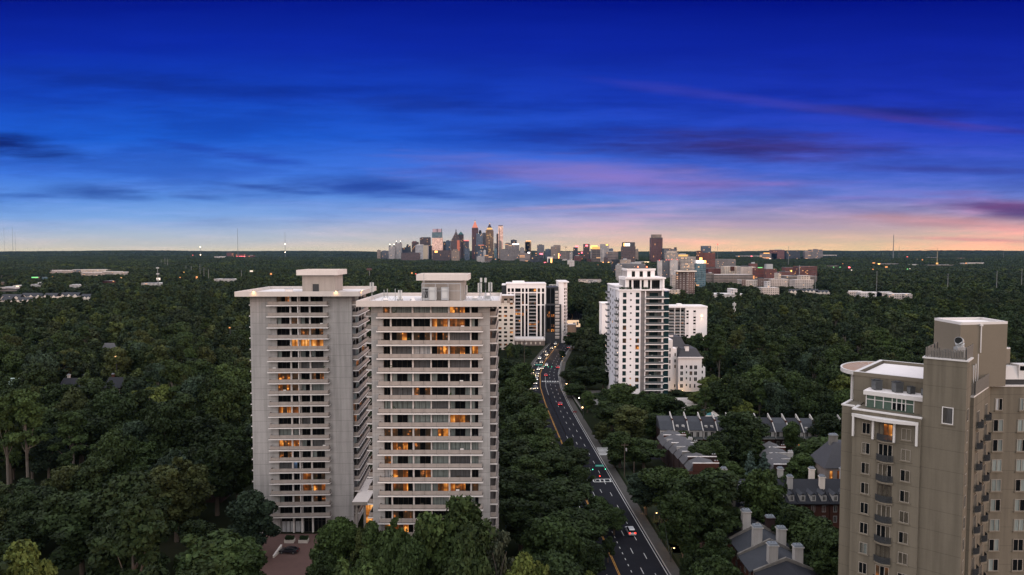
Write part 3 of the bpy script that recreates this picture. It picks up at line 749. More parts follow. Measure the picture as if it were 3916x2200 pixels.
# left side: little balconies and windows
for i in range(14):
    z = zw(440 + 65 * i, 8)
    a = MB(); a.box(-1.5, 0, 2.5, 6.5, z, z + .22, M_wst2, M_under); o = a.build('balcony', t)
    a = MB(); a.box(-1.48, -1.42, 2.55, 6.45, z + .25, z + 1.2, M_rail); a.box(-1.40, -.02, 2.52, 2.57, z + .25, z + 1.2, M_rail); a.build('rail', o)
    for y0 in (1.0, 7.5):
        window(t, -.02, y0 + 1.5, z - .2, 1.4, 2.2, rnd.choice('DDDM'), -math.pi / 2, 2)
a = MB(); zrw = zw(292, 14); a.box(-.45, 9, 9.5, 37, 0, zrw, mat('lavender_grey_wall', (.50, .495, .53), .8, var=.06, joint=(3.1, .15, .3))); a.box(-.75, 9.2, 9.3, 37.3, zrw, zrw + .5, M_wst2); rw = a.build('rear_wing', t)  # wing wall coloured greyer and bluer than the white stone
for i in range(14):
    z = zw(330 + 61.5 * i, 12); window(t, -.47, 18.5, z - 1.0, 1.6, 1.1, 'H' if i == 5 else 'D', -math.pi / 2, 1, glass=M_glass2); window(t, -.47, 26.5, z - 1.0, 2.0, 1.5, 'D', -math.pi / 2, 2, glass=M_glass2)
    a = MB(); a.box(-1.9, -.46, 29, 34.5, z - 2.6, z - 2.4, M_wst2, M_under); o = a.build('balcony', t)
    a = MB(); a.box(-1.88, -1.82, 29.05, 34.45, z - 2.38, z - 1.5, M_rail); a.box(-1.8, -.48, 29.02, 29.07, z - 2.38, z - 1.5, M_rail); a.build('rail', o)
# stepped top
z1t, z2t = zw(222, 2), zw(120, 5)
a = MB(); a.box(cw(240), cw(600), 2.0, 22, ztop + .6, z1t, M_wst2); a.box(cw(236), cw(632), 1.0, 22.4, z1t, z1t + .8, M_wst2); a.box(cw(600), cw(618), 1.2, 2.0, ztop + .6, z1t, M_wst2); a.build('upper_storey', t)
for x0, x1, c in ((275, 298, 'D'), (318, 380, 'D'), (398, 418, 'D'), (460, 482, 'D'), (497, 575, 'D')):
    window(t, cw(x0), 1.96, ztop + .8, cw(x1) - cw(x0), z1t - ztop - 1.3, c, 0, max(1, round((x1 - x0) / 22)))
for y0 in (3.5, 7, 10.5, 14, 17.5): window(t, cw(240) - .02, y0 + 1.8, ztop + .8, 1.6, z1t - ztop - 1.4, 'D', -math.pi / 2, 2)
zz0 = z1t + .8
a = MB(); a.box(cw(265), cw(537), 4.5, 19, zz0, z2t, M_wst2); a.box(cw(265) - .35, cw(537) + .35, 4.15, 19.4, z2t - .9, z2t, M_wst2); a.build('top_storey', t)
for x0, x1 in ((310, 342), (387, 418), (462, 494)): window(t, cw(x0), 4.46, zz0 + .2, 1.55, z2t - zz0 - 1.5, 'D', 0, 2)
for y0 in (6, 8.6, 11.2, 13.8, 16.4): window(t, cw(265) - .02, y0 + 1.1, zz0 + .2, 1.0, z2t - zz0 - 1.5, 'M', -math.pi / 2, 1)
a = MB()
for q in range(0, 22): a.box(-.3 + q * 1.0, -.25 + q * 1.0, -.42, -.36, ztop + .6, ztop + 1.5, M_rail)
a.box(-.3, cw(655), -.42, -.36, ztop + 1.5, ztop + 1.56, M_rail); leafy(a, 0, 6, .2, 1.4, ztop + .7, ztop + 1.6, 260, M_green, .2); leafy(a, 11, 14, .2, 1.4, ztop + .7, ztop + 1.5, 160, M_green, .2); a.build('terrace_rail', t)
M_redl = glow('warning_red', (1, .12, .05), 9)
for px, py, lab in ((2300 + 355 / 2.538, 980 + 112 / 2.538, 'orange red warning lamp at the left on the stepped white tower top'), (2300 + 440 / 2.538, 980 + 118 / 2.538, 'orange red warning lamp at the right on the stepped white tower top')):
    p = P(px, py, dw + 6); t = thing('warning_lamp', lab, 'lamp', (p.x, p.y, z2t), 0, 'warning lamps on the white tower')
    a = MB(); a.cyl(0, 0, 0, .5, .1, M_dmetal); a.build('base', t); a = MB(); a.cyl(0, 0, .5, 1.0, .28, M_redl, n=8); a.build('bulb', t)
FOOT.append((Xw - 7, Xw + 25, dw - 2, dw + 38))
keep([(1515, 765), (1532, 690), (1548, 672), (1690, 672), (1690, 985), (1655, 990), (1600, 965), (1560, 962), (1545, 900), (1515, 870)], dw)

# small outlying white block seen left of the white tower, with two wall lamps
p = P(2300 + 5 / 2.538, 980 + 465 / 2.538, 470)
t = thing('apartment_block', 'narrow white wall of a block behind the white tower, two lamps on it', 'apartment block', (p.x, 470, 0))
a = MB(); a.box(0, 16, 0, 14, 0, p.z, M_wst2); a.build('wall', t); a = MB(); a.box(-.3, 16.3, -.3, 14.3, p.z, p.z + .7, M_wst2); a.build('roof', t)
for cy in (575, 770):
    z = Zat(980 + cy / 2.538, 470); a = MB(); a.box(4.2, 4.8, -.4, -.02, z, z + .5, M_lamp); a.build('wall_light', t)

# ------------------------------------------------------------------ balcony block right behind the white tower
db = 455.0; Xb = Xat(2300 + 655 / 2.538, db); kb = 2.538 * FPX / db
cb = lambda cx: (cx - 655) / kb
zb = lambda cy: Zat(980 + cy / 2.538, db)
t = thing('apartment_block', 'white slab block with grey balcony bays and a blank end wall lit by two lamps', 'apartment block', (Xb, db, 0))
ztb = zb(500)
a = MB(); a.box(cb(820), cb(1030), 0, 16, 0, ztb, M_wst2); a.box(0, cb(820), 1.8, 16, 0, ztb, M_gst); a.build('wall', t)
a = MB(); a.box(-.3, cb(1033), -.4, 16.4, ztb, ztb + 1.0, M_wst2, M_roofw); a.box(cb(760), cb(800), 4, 9, ztb + 1.0, ztb + 2.2, M_wst2); a.build('roof', t)
for i in range(13):
    z = zb(552 + 29.5 * i)
    a = MB(); a.box(0, cb(818), -.1, 1.78, z - .12, z + .12, M_wst2, M_under); o = a.build('balcony', t)
    a = MB(); a.box(.05, cb(816), -.06, -.02, z + .14, z + 1.0, M_rail); a.build('rail', o)
    for x0, x1 in ((665, 712), (722, 808)): window(t, cb(x0), 1.76, z + .14, cb(x1) - cb(x0), 2.1, rnd.choice('DDDKPDM'), 0, 4)
    for x0, x1 in ((828, 850), (896, 920)): window(t, cb(x0), -.02, z + .5, cb(x1) - cb(x0), 1.25, rnd.choice('DDDK'), 0, 2)
a = MB()
for cx in (716, 770, 820): a.box(cb(cx) - .15, cb(cx) + .15, -.14, .3, 0, ztb, M_wst2)
a.build('column', t)
for cy in (585, 785):
    z = zb(cy); a = MB(); a.box(cb(974), cb(982), -.5, -.02, z, z + .9, M_lamp); o = a.build('wall_light', t)
    l = bpy.data.lights.new('wall_light_beam', 'SPOT'); l.energy = 260; l.color = (1, .62, .3); l.spot_size = R(70); l.spot_blend = 1; l.shadow_soft_size = .2
    lo = bpy.data.objects.new('wall_light_beam', l); COL.objects.link(lo); lo.parent = t; lo.location = (cb(978), -1.2, z); lo.rotation_euler = (R(22), 0, 0)
FOOT.append((Xb - 2, Xb + 27, db - 2, db + 18)); krect(1690, 765, 1778, 868, db)

# ------------------------------------------------------------------ white classical block with slate roof and chimneys
dc = 362.0; kc = 2.538 * FPX / dc; Xc = Xat(2300 + 655 / 2.538, dc)
cc = lambda cx: (cx - 655) / kc
zc = lambda cy: Zat(980 + cy / 2.538, dc)
M_slate = mat('slate_roof', (.055, .055, .062), .75, var=.25, scale=1.2)
t = thing('apartment_house', 'white classical apartment house with slate roofs, chimneys and terrace pool', 'apartment house', (Xc, dc, 0))
a = MB(); a.box(cc(655), cc(705), 1.5, 22, 0, zc(815), M_wst2); a.box(cc(705), cc(755), 3.5, 20, 0, zc(905), M_wst2); a.box(cc(755), cc(985), 0, 20, 0, zc(985), M_wst2); a.box(cc(985), cc(1030), 2, 16, 0, zc(1085), M_wst2); a.build('wall', t)
a = MB(); a.prism([(cc(752), -.6), (cc(992), -.6), (cc(992), 20), (cc(752), 20)], zc(985) + .01, zc(905), M_slate, scale=.62); ro = a.build('roof', t)
a = MB(); a.box(cc(748), cc(996), -.9, -.3, zc(990), zc(978), M_wst2); a.build('cornice', t)
a = MB(); a.prism([(cc(690), 10), (cc(880), 10), (cc(880), 30), (cc(690), 30)], zc(905), zc(815), M_slate, scale=.6); a.box(cc(700), cc(870), 10.5, 29, zc(985), zc(905) - .01, M_wst2); a.build('roof', t)
for cx0, cx1, cy0, cy1, yy in ((832, 868, 870, 935, 2.2), (728, 762, 785, 850, 14)):
    a = MB(); z0 = zc(cy1) - 1; z1 = zc(cy0); a.box(cc(cx0), cc(cx1), yy, yy + 2.4, z0, z1 - .5, M_wst2); a.box(cc(cx0) - .3, cc(cx1) + .3, yy - .3, yy + 2.7, z1 - .5, z1, M_slate); a.build('chimney', ro)
for cy in (1060, 1117, 1175, 1240):
    for x0, x1 in ((775, 803), (866, 894), (910, 940)): window(t, cc(x0), -.02, zc(cy) - 2.1, cc(x1) - cc(x0), 2.1, rnd.choice('DDKPM'), 0, 2, M_wst2)
    window(t, cc(830), -.02, zc(cy) - 1.2, cc(842) - cc(830), 1.2, 'D', 0, 1)
    window(t, cc(990), 1.98, zc(cy) - 1.6, 1.0, 1.6, 'D', 0, 1, M_wst2)
for cy in (895, 950, 1010, 1065, 1125, 1182, 1255):
    for x0, x1 in ((658, 667), (672, 686)): window(t, cc(x0), 1.48, zc(cy) - 2.0, cc(x1) - cc(x0), 2.0, rnd.choice('DDKW'), 0, 1, M_wst2)
    if cy > 920: window(t, cc(731), 3.48, zc(cy) - 1.8, cc(746) - cc(731), 1.8, rnd.choice('DDKM'), 0, 1, M_wst2)
FOOT.append((Xc - 1, Xc + 24, dc - 14, dc + 22)); keep([(1683, 800), (1760, 850), (1775, 900), (1778, 962), (1745, 985), (1740, 975), (1690, 985)], dc)
# pool terrace before it
M_pave = mat('terrace_paving', (.50, .45, .41), .85, var=.1, scale=.4); M_pool = mat('pool_water', (.09, .26, .27), .06, spec=.5, var=.1)
g0, g1 = G(2300 + 655 / 2.538, 1560), G(2300 + 850 / 2.538, 1500)
t = thing('swimming_pool', 'pale turquoise pool on a paved terrace below the white classical house', 'pool', (g0.x, g0.y - 22, 0))
a = MB(); a.box(0, 19, 0, 30, -.5, .4, M_pave); a.box(0, 19, 29.5, 30, .4, 3.2, M_wst2); a.build('terrace', t)
a = MB(); a.quad((11, 5, .42), (17, 5, .42), (17, 17, .42), (11, 17, .42), M_pool); a.build('water', t)
a = MB(); 
for q in range(6): a.box(10.5 + q * 1.2, 11.1 + q * 1.2, 19, 20.8, .42, .7, M_wst2)
a.build('loungers', t)
FOOT.append((g0.x - 1, g0.x + 18, g0.y - 40, g0.y + 8)); krect(1690, 985, 1730, 1002, g0.y - 25)
def street_lamp(x, y, h, label, warm=True, arm=1.6, energy=0, group='street lamps', z=0.0, r=.22):
    t = thing('street_lamp', label, 'street lamp', (x, y, z), 0, group)
    a = MB(); a.tube([(0, 0, 0), (0, 0, h - .4), (arm * .4, 0, h), (arm, 0, h + .1)], [.11, .08, .06, .05], M_dmetal, 6); a.build('pole', t)
    a = MB(); a.box(arm - .1, arm + .55, -.16, .16, h + .02, h + .16, M_dmetal); a.build('head', t)
    a = MB(); a.box(arm + .22 - r, arm + .22 + r, -r, r, h - .02 - r, h + .015, M_lamp if warm else M_lampw); a.build('bulb', t)
    if energy:
        l = bpy.data.lights.new('lamp_light', 'POINT'); l.energy = energy; l.color = (1, .6, .28) if warm else (1, .8, .6); l.shadow_soft_size = .25
        o = bpy.data.objects.new('lamp_light', l); COL.objects.link(o); o.parent = t; o.location = (arm + .22, 0, h - r - .4)
    return t
p = P(2300 + 765 / 2.538, 980 + 1303 / 2.538, dc - 6)
street_lamp(p.x, p.y, p.z, 'bright lamp over the pool terrace of the white classical house', True, .6, 900, 'street lamps', 0, .4)

# ------------------------------------------------------------------ dark glass building with white grid, its brick podium and cream neighbour
dg = 560.0; kg = 2.894 * FPX / dg; Xg = Xat(1880 + 165 / 2.894, dg)
cg = lambda cx: (cx - 165) / kg
zg = lambda cy, dd=0: Zat(1060 + cy / 2.894, dg + dd)
M_char = mat('charcoal_panel', (.035, .037, .042), .5, var=.15)
t = thing('apartment_building', 'broad apartment building of white piers and black glass with charcoal corner', 'apartment building', (Xg, dg, 0))
zt = zg(80)
a = MB(); a.box(0, cg(602), .8, 26, 0, zt - .5, M_glass); a.box(cg(112), 0, 3, 26, 0, zg(95), M_char)
a.build('glass_wall', t)
a = MB()
for x0, x1 in ((165, 178), (205, 220), (247, 261), (322, 335), (360, 375), (400, 412), (495, 510), (537, 557), (583, 603)):
    a.box(cg(x0), cg(x1), 0, .78, zg(690), zt, M_wst2)
a.box(cg(165), cg(603), -.06, .77, zg(125), zt + .02, M_wst2); a.box(cg(165), cg(583), -.03, .76, zg(180), zg(166), M_wst2); a.box(cg(250), cg(583), -.03, .76, zg(314), zg(302), M_wst2)
a.build('pier_frame', t)
a = MB(); a.box(-.6, cg(605), -.5, 26, zt + .02, zt + .8, M_wst2, M_roofw); a.box(cg(230), cg(365), 6, 16, zt + .8, zt + 2.3, M_wst2); ro = a.build('roof', t)
a = MB(); a.box(cg(112), -.6, 2.8, 25, zg(95), zg(92) + .5, M_wst2); a.build('recess_roof', t)
fl = [zg(200 + 38.4 * i) for i in range(13)]
for z in fl:
    for x0, x1 in ((261, 322), (412, 495)):
        a = MB(); a.box(cg(x0), cg(x1), -.4, .75, z, z + .25, M_wst2, M_under); o = a.build('balcony', t)
        a = MB(); a.box(cg(x0), cg(x1), -.38, -.33, z + .28, z + 1.1, M_rail); a.build('rail', o)
lit = [(415, 495, 128, 'A'), (225, 245, 128, 'D'), (515, 530, 128, 'L'), (335, 360, 270, 'L'), (412, 495, 270, 'M'), (262, 322, 355, 'L'), (262, 322, 397, 'H'), (335, 360, 397, 'H'), (378, 400, 355, 'M'), (262, 322, 478, 'A'), (415, 495, 515, 'H'), (415, 495, 560, 'A'), (262, 322, 560, 'M'), (415, 480, 672, 'H'), (262, 322, 672, 'H'), (510, 530, 480, 'L')]
for x0, x1, cy, c in lit: window(t, cg(x0) + .1, .74, zg(cy) - 2.3, cg(x1) - cg(x0) - .2, 2.3, c, 0, 3)
zb1, zb0 = zg(300), zg(110)
a = MB(); a.box(cg(605), cg(742), -.4, 18, zb1, zb0, M_char); a.box(cg(594), cg(772), -2.2, 18, 0, zb1, M_char); cor = a.build('charcoal_wall', t)
a = MB()
for x0, x1 in ((610, 648), (656, 696)): a.box(cg(x0), cg(x1), -.46, -.42, zb1 + .6, zb0 - 1.0, M_glass); a.box(cg(x0) - .3, cg(x1), -2.26, -2.22, 9, zb1 - 1.0, M_glass)
a.build('corner_glazing', t)
for i in range(14):
    z = zg(158 + 38.4 * i)
    up = z > zb1
    yb = -.6 if up else -2.4
    a = MB(); a.box(cg(704), cg(738 if up else 750), yb - .5, yb + .18, z, z + .3, M_wst2); a.box(cg(704), cg(738 if up else 750), yb + .02, yb + .18, z - 1.6, z - .01, mat('balcony_back', (.36, .33, .31))); a.build('balcony', t)
for x0, x1, cy, c in ((615, 645, 375, 'A'), (658, 695, 410, 'L'), (612, 645, 412, 'L'), (658, 695, 520, 'M'), (605, 645, 572, 'A'), (658, 695, 572, 'H')): window(t, cg(x0), -2.29, zg(cy) - 2.2, cg(x1) - cg(x0), 2.2, c, 0, 3)
a = MB(); a.box(cg(742), cg(800), 1, 30, 0, zg(62), M_wst2); a.prism([(cg(800), 1), (cg(850), 12), (cg(850), 34), (cg(800), 30)], 0, zg(70), M_wst2); a.box(cg(740), cg(856), .4, 34, zg(62), zg(62) + .9, M_wst2, M_roofw); a.build('white_wing', t)
for i in range(17):
    z = zg(120 + 37.5 * i, 6)
    if z < 3: break
    for f in (.12, .55):
        x = cg(800) + (cg(850) - cg(800)) * f; y = 1 + 11 * f
        window(t, x + .02, y - .05, z - 1.9, 2.6, 1.9, rnd.choice('DDDM'), math.atan2(11, cg(850) - cg(800)), 2)
        if i > 4: a = MB(); a.box(0, 2.8, -1.2, -.05, 0, .2, M_wst2); a.box(0, 2.8, -1.2, -1.15, .22, 1.1, M_dmetal); o = a.build('balcony', t, (x, y, z - 2.2)); o.rotation_euler = (0, 0, math.atan2(11, cg(850) - cg(800)))
FOOT.append((Xg - 8, Xg + 62, dg - 20, dg + 36))
M_brown = mat('brown_stone', (.20, .165, .15), .9, var=.15, stain=.1)
t = thing('church_hall', 'low brown stone hall with pale parapet and tall arched windows below the glass building', 'hall', (Xg + cg(258), dg - 16, 0))
zp = Zat(1060 + 703 / 2.894, dg - 16); wpod = cg(580) - cg(258)
a = MB(); a.box(0, wpod, 0, 14, 0, zp, M_brown)
for q in range(7): a.box(wpod * q / 6.5, wpod * q / 6.5 + .6, -.5, -.01, 0, zp - .5, M_brown)
a.build('wall', t); a = MB(); a.box(-.2, wpod + .2, -.4, 14, zp, zp + 1.6, M_wst2, M_roofw); a.build('roof', t)
for q in range(6):
    a = MB(); x = wpod * (q + .5) / 6.5; a.prism([(x - .5, 0), (x + .5, 0), (x + .5, .02), (x - .5, .02)], 3, zp - 3, M_cream); a.v = [(v[0], v[1] - .08, v[2]) for v in a.v]; a.build('window', t)
dk = 520.0; kk = 2.894 * FPX / dk; Xk = Xat(1880 + 65 / 2.894, dk); ck = lambda cx: (cx - 65) / kk
zk = lambda cy: Zat(1060 + cy / 2.894, dk)
t = thing('apartment_building', 'cream block with small square windows in ribs and a bronze arcaded top', 'apartment building', (Xk - 12, dk, 0))
o12 = 12
a = MB(); a.box(0, o12 + ck(250), 0, 18, 0, zk(232), M_cream)
for cx in (20, 68, 120, 185, 247): a.box(o12 + ck(cx) - .5, o12 + ck(cx) + .5, -.5, -.01, 0, zk(290), M_cream)
a.build('wall', t)
M_bronze = mat('bronze_panel', (.22, .17, .14), .6)
a = MB(); a.box(-.1, o12 + ck(252), -.6, 18, zk(232), zk(205), M_bronze, M_roofw)
for cx in (35, 92, 155, 218):
    for s in (-1, 1): a.prism([(o12 + ck(cx) + s * 1.0, -.75), (o12 + ck(cx) + s * 2.2, -.75), (o12 + ck(cx) + s * 2.2, -.1), (o12 + ck(cx) + s * 1.0, -.1)], zk(285), zk(232), M_bronze, scale=.6)
a.build('arcade_top', t)
for i in range(13):
    z = zk(237 + 45.3 * i)
    for cx in (-20, 35, 92, 155, 219): window(t, o12 + ck(cx) - 1.2, -.02, z - 1.65, 2.4, 1.65, {(4, 3): 'L', (8, 4): 'H', (11, 3): 'A', (7, 3): 'P'}.get((i, (-20, 35, 92, 155, 219).index(cx)), rnd.choice('DDDKDM')), 0, 2)
FOOT.append((Xk - 14, Xk + 16, dk - 3, dk + 20))
keep([(1250, 740), (1297, 740), (1297, 710), (1432, 710), (1432, 840), (1395, 865), (1330, 868), (1290, 860), (1252, 868)], 543)

# ------------------------------------------------------------------ tan tower at the right, near
M_tan = mat('tan_stucco', (.135, .118, .092), .95, var=.10, scale=.3, stain=.24, joint=(3.0, .30, 1.0), bump=.3)
M_tan2 = mat('tan_stucco_trim', (.145, .125, .098), .95, var=.10, scale=.4)
M_coping = mat('white_coping', (.50, .48, .47), .6, var=.06)
M_glz = mat('sunroom_glass', (.062, .094, .076), .15, spec=.4, var=.3, scale=.3)
M_copper = mat('copper_roof', (.27, .175, .125), .6, var=.2, scale=1.5)
e1 = Vector((.745, -.667)); e2 = Vector((.667, .745))
O = Vector((52.2, 103.4))
def B(a, b): q = O + e1 * a + e2 * b; return (q.x, q.y)
nz = lambda cy, d: Zat(1180 + cy / 1.419, d)
nxx = lambda cx: 3150 + cx / 1.419
rzb = math.atan2(e1.y, e1.x)
t = thing('tan_tower', 'near tan stucco tower with stepped roofs, small iron balconies and round copper canopy', 'apartment tower', (0, 0, 0))
zA = nz(548, 103.4)            # parapet of the front bay
zR = nz(335, 110)              # main roof parapet
zC = nz(268, 98)               # lift core
a = MB()
a.prism([B(0, 0), B(9.1, 0), B(9.1, 9), B(0, 9)], -3, zA, M_tan)                       # front bay
a.prism([B(-1.95, 1.3), B(0, 1.3), B(0, 9), B(-1.95, 9)], -3, nz(530, 105), M_tan)      # narrow left strip
a.prism([B(-1.6, 6.0), B(10.2, 6.0), B(10.2, 22), B(-1.6, 22)], zA - .5, zR - .62, M_tan)  # main upper block
a.build('wall', t)
wo = t
a = MB(); a.prism([B(-.9, 6.6), B(10.2, 6.6), B(10.2, 21.4), B(-.9, 21.4)], zR - .61, zR - .5, M_roofw); a.build('roof', t)
a = MB()
for q in (((-1.7, 5.9), (10.2, 5.9), (10.2, 6.5), (-1.7, 6.5)), ((-1.7, 21.5), (10.2, 21.5), (10.2, 22.1), (-1.7, 22.1)), ((-1.7, 6.5), (-1.1, 6.5), (-1.1, 21.5), (-1.7, 21.5))):
    a.prism([B(*p) for p in q], zR - .62, zR, M_tan2, M_coping)
for q in (((-.15, -.15), (9.2, -.15), (9.2, .3), (-.15, .3)), ((-.15, .3), (.3, .3), (.3, 3.0), (-.15, 3.0)), ((-2.05, 1.2), (-.16, 1.2), (-.16, 1.6), (-2.05, 1.6)), ((-2.05, 1.6), (-1.65, 1.6), (-1.65, 5.9), (-2.05, 5.9))):
    z = zA if q[0][0] > -1 else nz(530, 105); a.prism([B(*p) for p in q], z, z + .22, M_coping)
a.build('coping', t)
# glazed sunroom on the terrace
zs0, zs1, zs2 = nz(548, 102) + .1, nz(490, 104) + .5, nz(455, 104) + .12
a = MB(); a.prism([B(1.0, 3.0), B(9.0, 3.0), B(9.0, 6.0), B(1.0, 6.0)], zA, zs1, M_glz); a.prism([B(7.6, 2.9), B(9.08, 2.9), B(9.08, 5.98), B(7.6, 5.98)], zA, zs1, M_tan2); so = a.build('sunroom', t)
a = MB(); a.prism([B(.7, 2.6), B(9.3, 2.6), B(9.3, 5.98), B(.7, 5.98)], zs1, zs2, M_coping, M_roofw); a.build('sunroom_roof', so)
a = MB()
for q in (1.0, 2.2, 3.4, 4.6, 5.2, 5.9, 6.4, 7.5): a.prism([B(q, 2.9), B(q + .12, 2.9), B(q + .12, 2.99), B(q, 2.99)], zA + .2, zs1, M_coping)
a.prism([B(1.0, 2.92), B(7.6, 2.92), B(7.6, 2.98), B(1.0, 2.98)], zs1 - .75, zs1 - .65, M_coping)
a.prism([B(4.72, 2.93), B(6.35, 2.93), B(6.35, 2.98), B(4.72, 2.98)], zA + .25, zs1 - .8, M_glass); a.build('sunroom_frame', so)
# curved white pergola below the terrace
pg = MB(); n = 10; zp_ = nz(600, 101)
arc = [(-.1 + 8.9 * i / n, -.35 - 1.1 * math.sin(math.pi * i / n)) for i in range(n + 1)]
outer = [B(*p) for p in arc]; inner = [B(p[0], -.05) for p in arc]
for i in range(n): pg.prism([outer[i], outer[i + 1], inner[i + 1], inner[i]], zp_ - .1, zp_ + .35, M_coping)
po = pg.build('pergola', t)
for q in (0.0, 2.75, 5.6, 8.5):
    a = MB(); a.prism([B(q, -.45), B(q + .28, -.45), B(q + .28, -.02), B(q, -.02)], zp_ - 3.1, zp_ - .11, M_coping); a.build('pergola_post', po)
# windows and balconies of the front bay
M_wf = mat('window_frame_pale', (.24, .215, .185), .6)
arc_b = MB(); nb = 8
for i in range(nb):
    a0, a1 = i / nb, (i + 1) / nb
    pts = [(2.3 * a0, -.25 - .55 * math.sin(math.pi * a0)), (2.3 * a1, -.25 - .55 * math.sin(math.pi * a1))]
    arc_b.prism([pts[0], pts[1], (pts[1][0], 0), (pts[0][0], 0)], -.22, 0, M_tan2)
bal_s = arc_b.mesh('balcony_slab')
arc_b = MB()
for i in range(nb * 2):
    a0, a1 = i / nb / 2, (i + 1) / nb / 2
    p0, p1 = (2.3 * a0, -.22 - .52 * math.sin(math.pi * a0)), (2.3 * a1, -.22 - .52 * math.sin(math.pi * a1))
    for z in (.08, .98): arc_b.tube([(*p0, z), (*p1, z)], .03, M_dmetal, 4)
    for q in range(3):
        f = q / 3; x, y = p0[0] + (p1[0] - p0[0]) * f, p0[1] + (p1[1] - p0[1]) * f; arc_b.box(x - .018, x + .018, y - .018, y + .018, .08, .98, M_dmetal)
bal_r = arc_b.mesh('balcony_rail')
def biron(x, y, z, rz):
    o = obj('balcony', bal_s, t, (x, y, z), rz); obj('rail', bal_r, o); return o
row0, rp = 668, 110.2
codesL = ['D', 'Q', 'P', 'P', 'D', 'D', 'C', 'D', 'K', 'D', 'D', 'P', 'D', 'K', 'D']
codesC = ['E', 'D', 'Q', 'K', 'C', 'P', 'C', 'M', 'D', 'P', 'D', 'D', 'D', 'D', 'D']
codesR = ['K', 'W', 'P', 'P', 'C', 'P', 'C', 'D', 'D', 'C', 'D', 'D', 'D', 'D', 'D']
zrow = [nz(row0 + rp * i, 100.2) for i in range(15)]
for i, z in enumerate(zrow):
    if z < 2: break
    for a0, cd_, w_ in ((1.35, codesL[i], 1.15), (6.65, codesR[i], 1.25)):
        x, y = B(a0, -.03); window(t, x, y, z - .85, w_, 1.7, cd_, rzb, 2, M_wf, .07, sill=M_tan2)
    x, y = B(3.65, -.03); window(t, x, y, z - 1.35, 1.9, 2.5, codesC[i], rzb, 3, M_wf if i % 3 else M_frame, .09)
    x, y = B(3.45, -.02); biron(x, y, z - 1.4, rzb)
# lift core, with its own window, then the recessed flank
zC0 = nz(475, 97)
core = [B(9.1, .55), B(14.4, .55), B(14.4, 4.6), B(9.1, 4.6)]
a = MB(); a.prism(core, -3, zC, M_tan); a.prism([B(9.1, 4.6), B(14.0, 4.6), B(14.0, 22), B(9.1, 22)], -3, nz(300, 104), M_tan); a.build('lift_core', t)
a = MB(); a.prism([B(8.95, .4), B(14.55, .4), B(14.55, 1.0), B(8.95, 1.0)], zC, zC + .2, M_coping); a.prism([B(14.0, 1.0), B(14.55, 1.0), B(14.55, 4.7), B(14.0, 4.7)], zC, zC + .2, M_coping); a.prism([B(8.95, 1.0), B(9.5, 1.0), B(9.5, 4.7), B(8.95, 4.7)], zC, zC + .2, M_coping); a.build('core_coping', t)
x, y = B(11.55, .52); window(t, x, y, nz(620, 96.5), 1.4, nz(528, 96.5) - nz(620, 96.5), 'K', rzb, 1, M_coping, .12, M_glz, sill=M_tan2)
for i in range(13):
    z = nz(575 + 117 * i, 95.5)
    if z < 2: break
    x, y = B(14.42, 1.3); window(t, x, y, z - .9, 1.1, 1.8, rnd.choice('DDK'), rzb + math.pi / 2, 1, M_wf, .1)
FL = [(64.6, 98.0), (66.0, 96.6), (74.4, 105.2), (74.4, 125), (64.6, 118)]
zF = nz(478, 97.5)
a = MB(); a.prism(FL, -3, zF, M_tan); a.build('flank', t)
a = MB()
def strip(p, q, w, z0, z1, m, mb):
    d = (Vector(q) - Vector(p)).normalized(); nn = Vector((-d.y, d.x)) * w
    mb.prism([p, q, (q[0] + nn.x, q[1] + nn.y), (p[0] + nn.x, p[1] + nn.y)], z0, z1, m)
strip(FL[0], FL[1], .4, zF, zF + .22, M_coping, a); strip(FL[1], FL[2], .4, zF, zF + .22, M_coping, a); a.build('flank_coping', t)
fd = (Vector(FL[2]) - Vector(FL[1])).normalized(); frz = math.atan2(fd.y, fd.x)
for i in range(13):
    z = nz(590 + 113 * i, 99)
    if z < 2: break
    for s_, zz in ((2.2, z), (8.0, z + .1)):
        x, y = FL[1][0] + fd.x * s_ + fd.y * .02, FL[1][1] + fd.y * s_ - fd.x * .02
        window(t, x, y, zz - 1.3, 1.7, 2.3, rnd.choice('DDDK'), frz, 2, M_wf, .09); biron(x - fd.x * .3, y - fd.y * .3, zz - 1.4, frz)
# right wing parallel to the picture
zW = nz(425, 105)
WX = 74.4
a = MB(); a.prism([(WX, 105.2), (WX + 30, 105.2), (WX + 30, 125), (WX, 125)], -3, zW, M_tan); a.build('right_wing', t)
a = MB(); a.prism([(WX - .1, 105.05), (WX + 30, 105.05), (WX + 30, 105.6), (WX - .1, 105.6)], zW, zW + .22, M_coping); a.build('wing_coping', t)
cdw = ['Q', 'P', 'P', 'C', 'C', 'B', 'C', 'P', 'B', 'C', 'D', 'D', 'D', 'D']
for i in range(13):
    z = nz(520 + 108 * i if i == 0 else 635 + 108 * (i - 1), 105.2)
    if z < 2: break
    for x0, x1 in ((945, 1000), (1078, 1135)):
        xa, xb = Xat(nxx(x0 if i else x0 + 8), 105.2), Xat(nxx(x1 if i else x1 - 8), 105.2)
        window(t, xa, 105.16, z - .95, xb - xa, 1.9, cdw[(i + (x0 > 1000) * 3) % 14], 0, 2, M_wf, .07, sill=M_tan2)
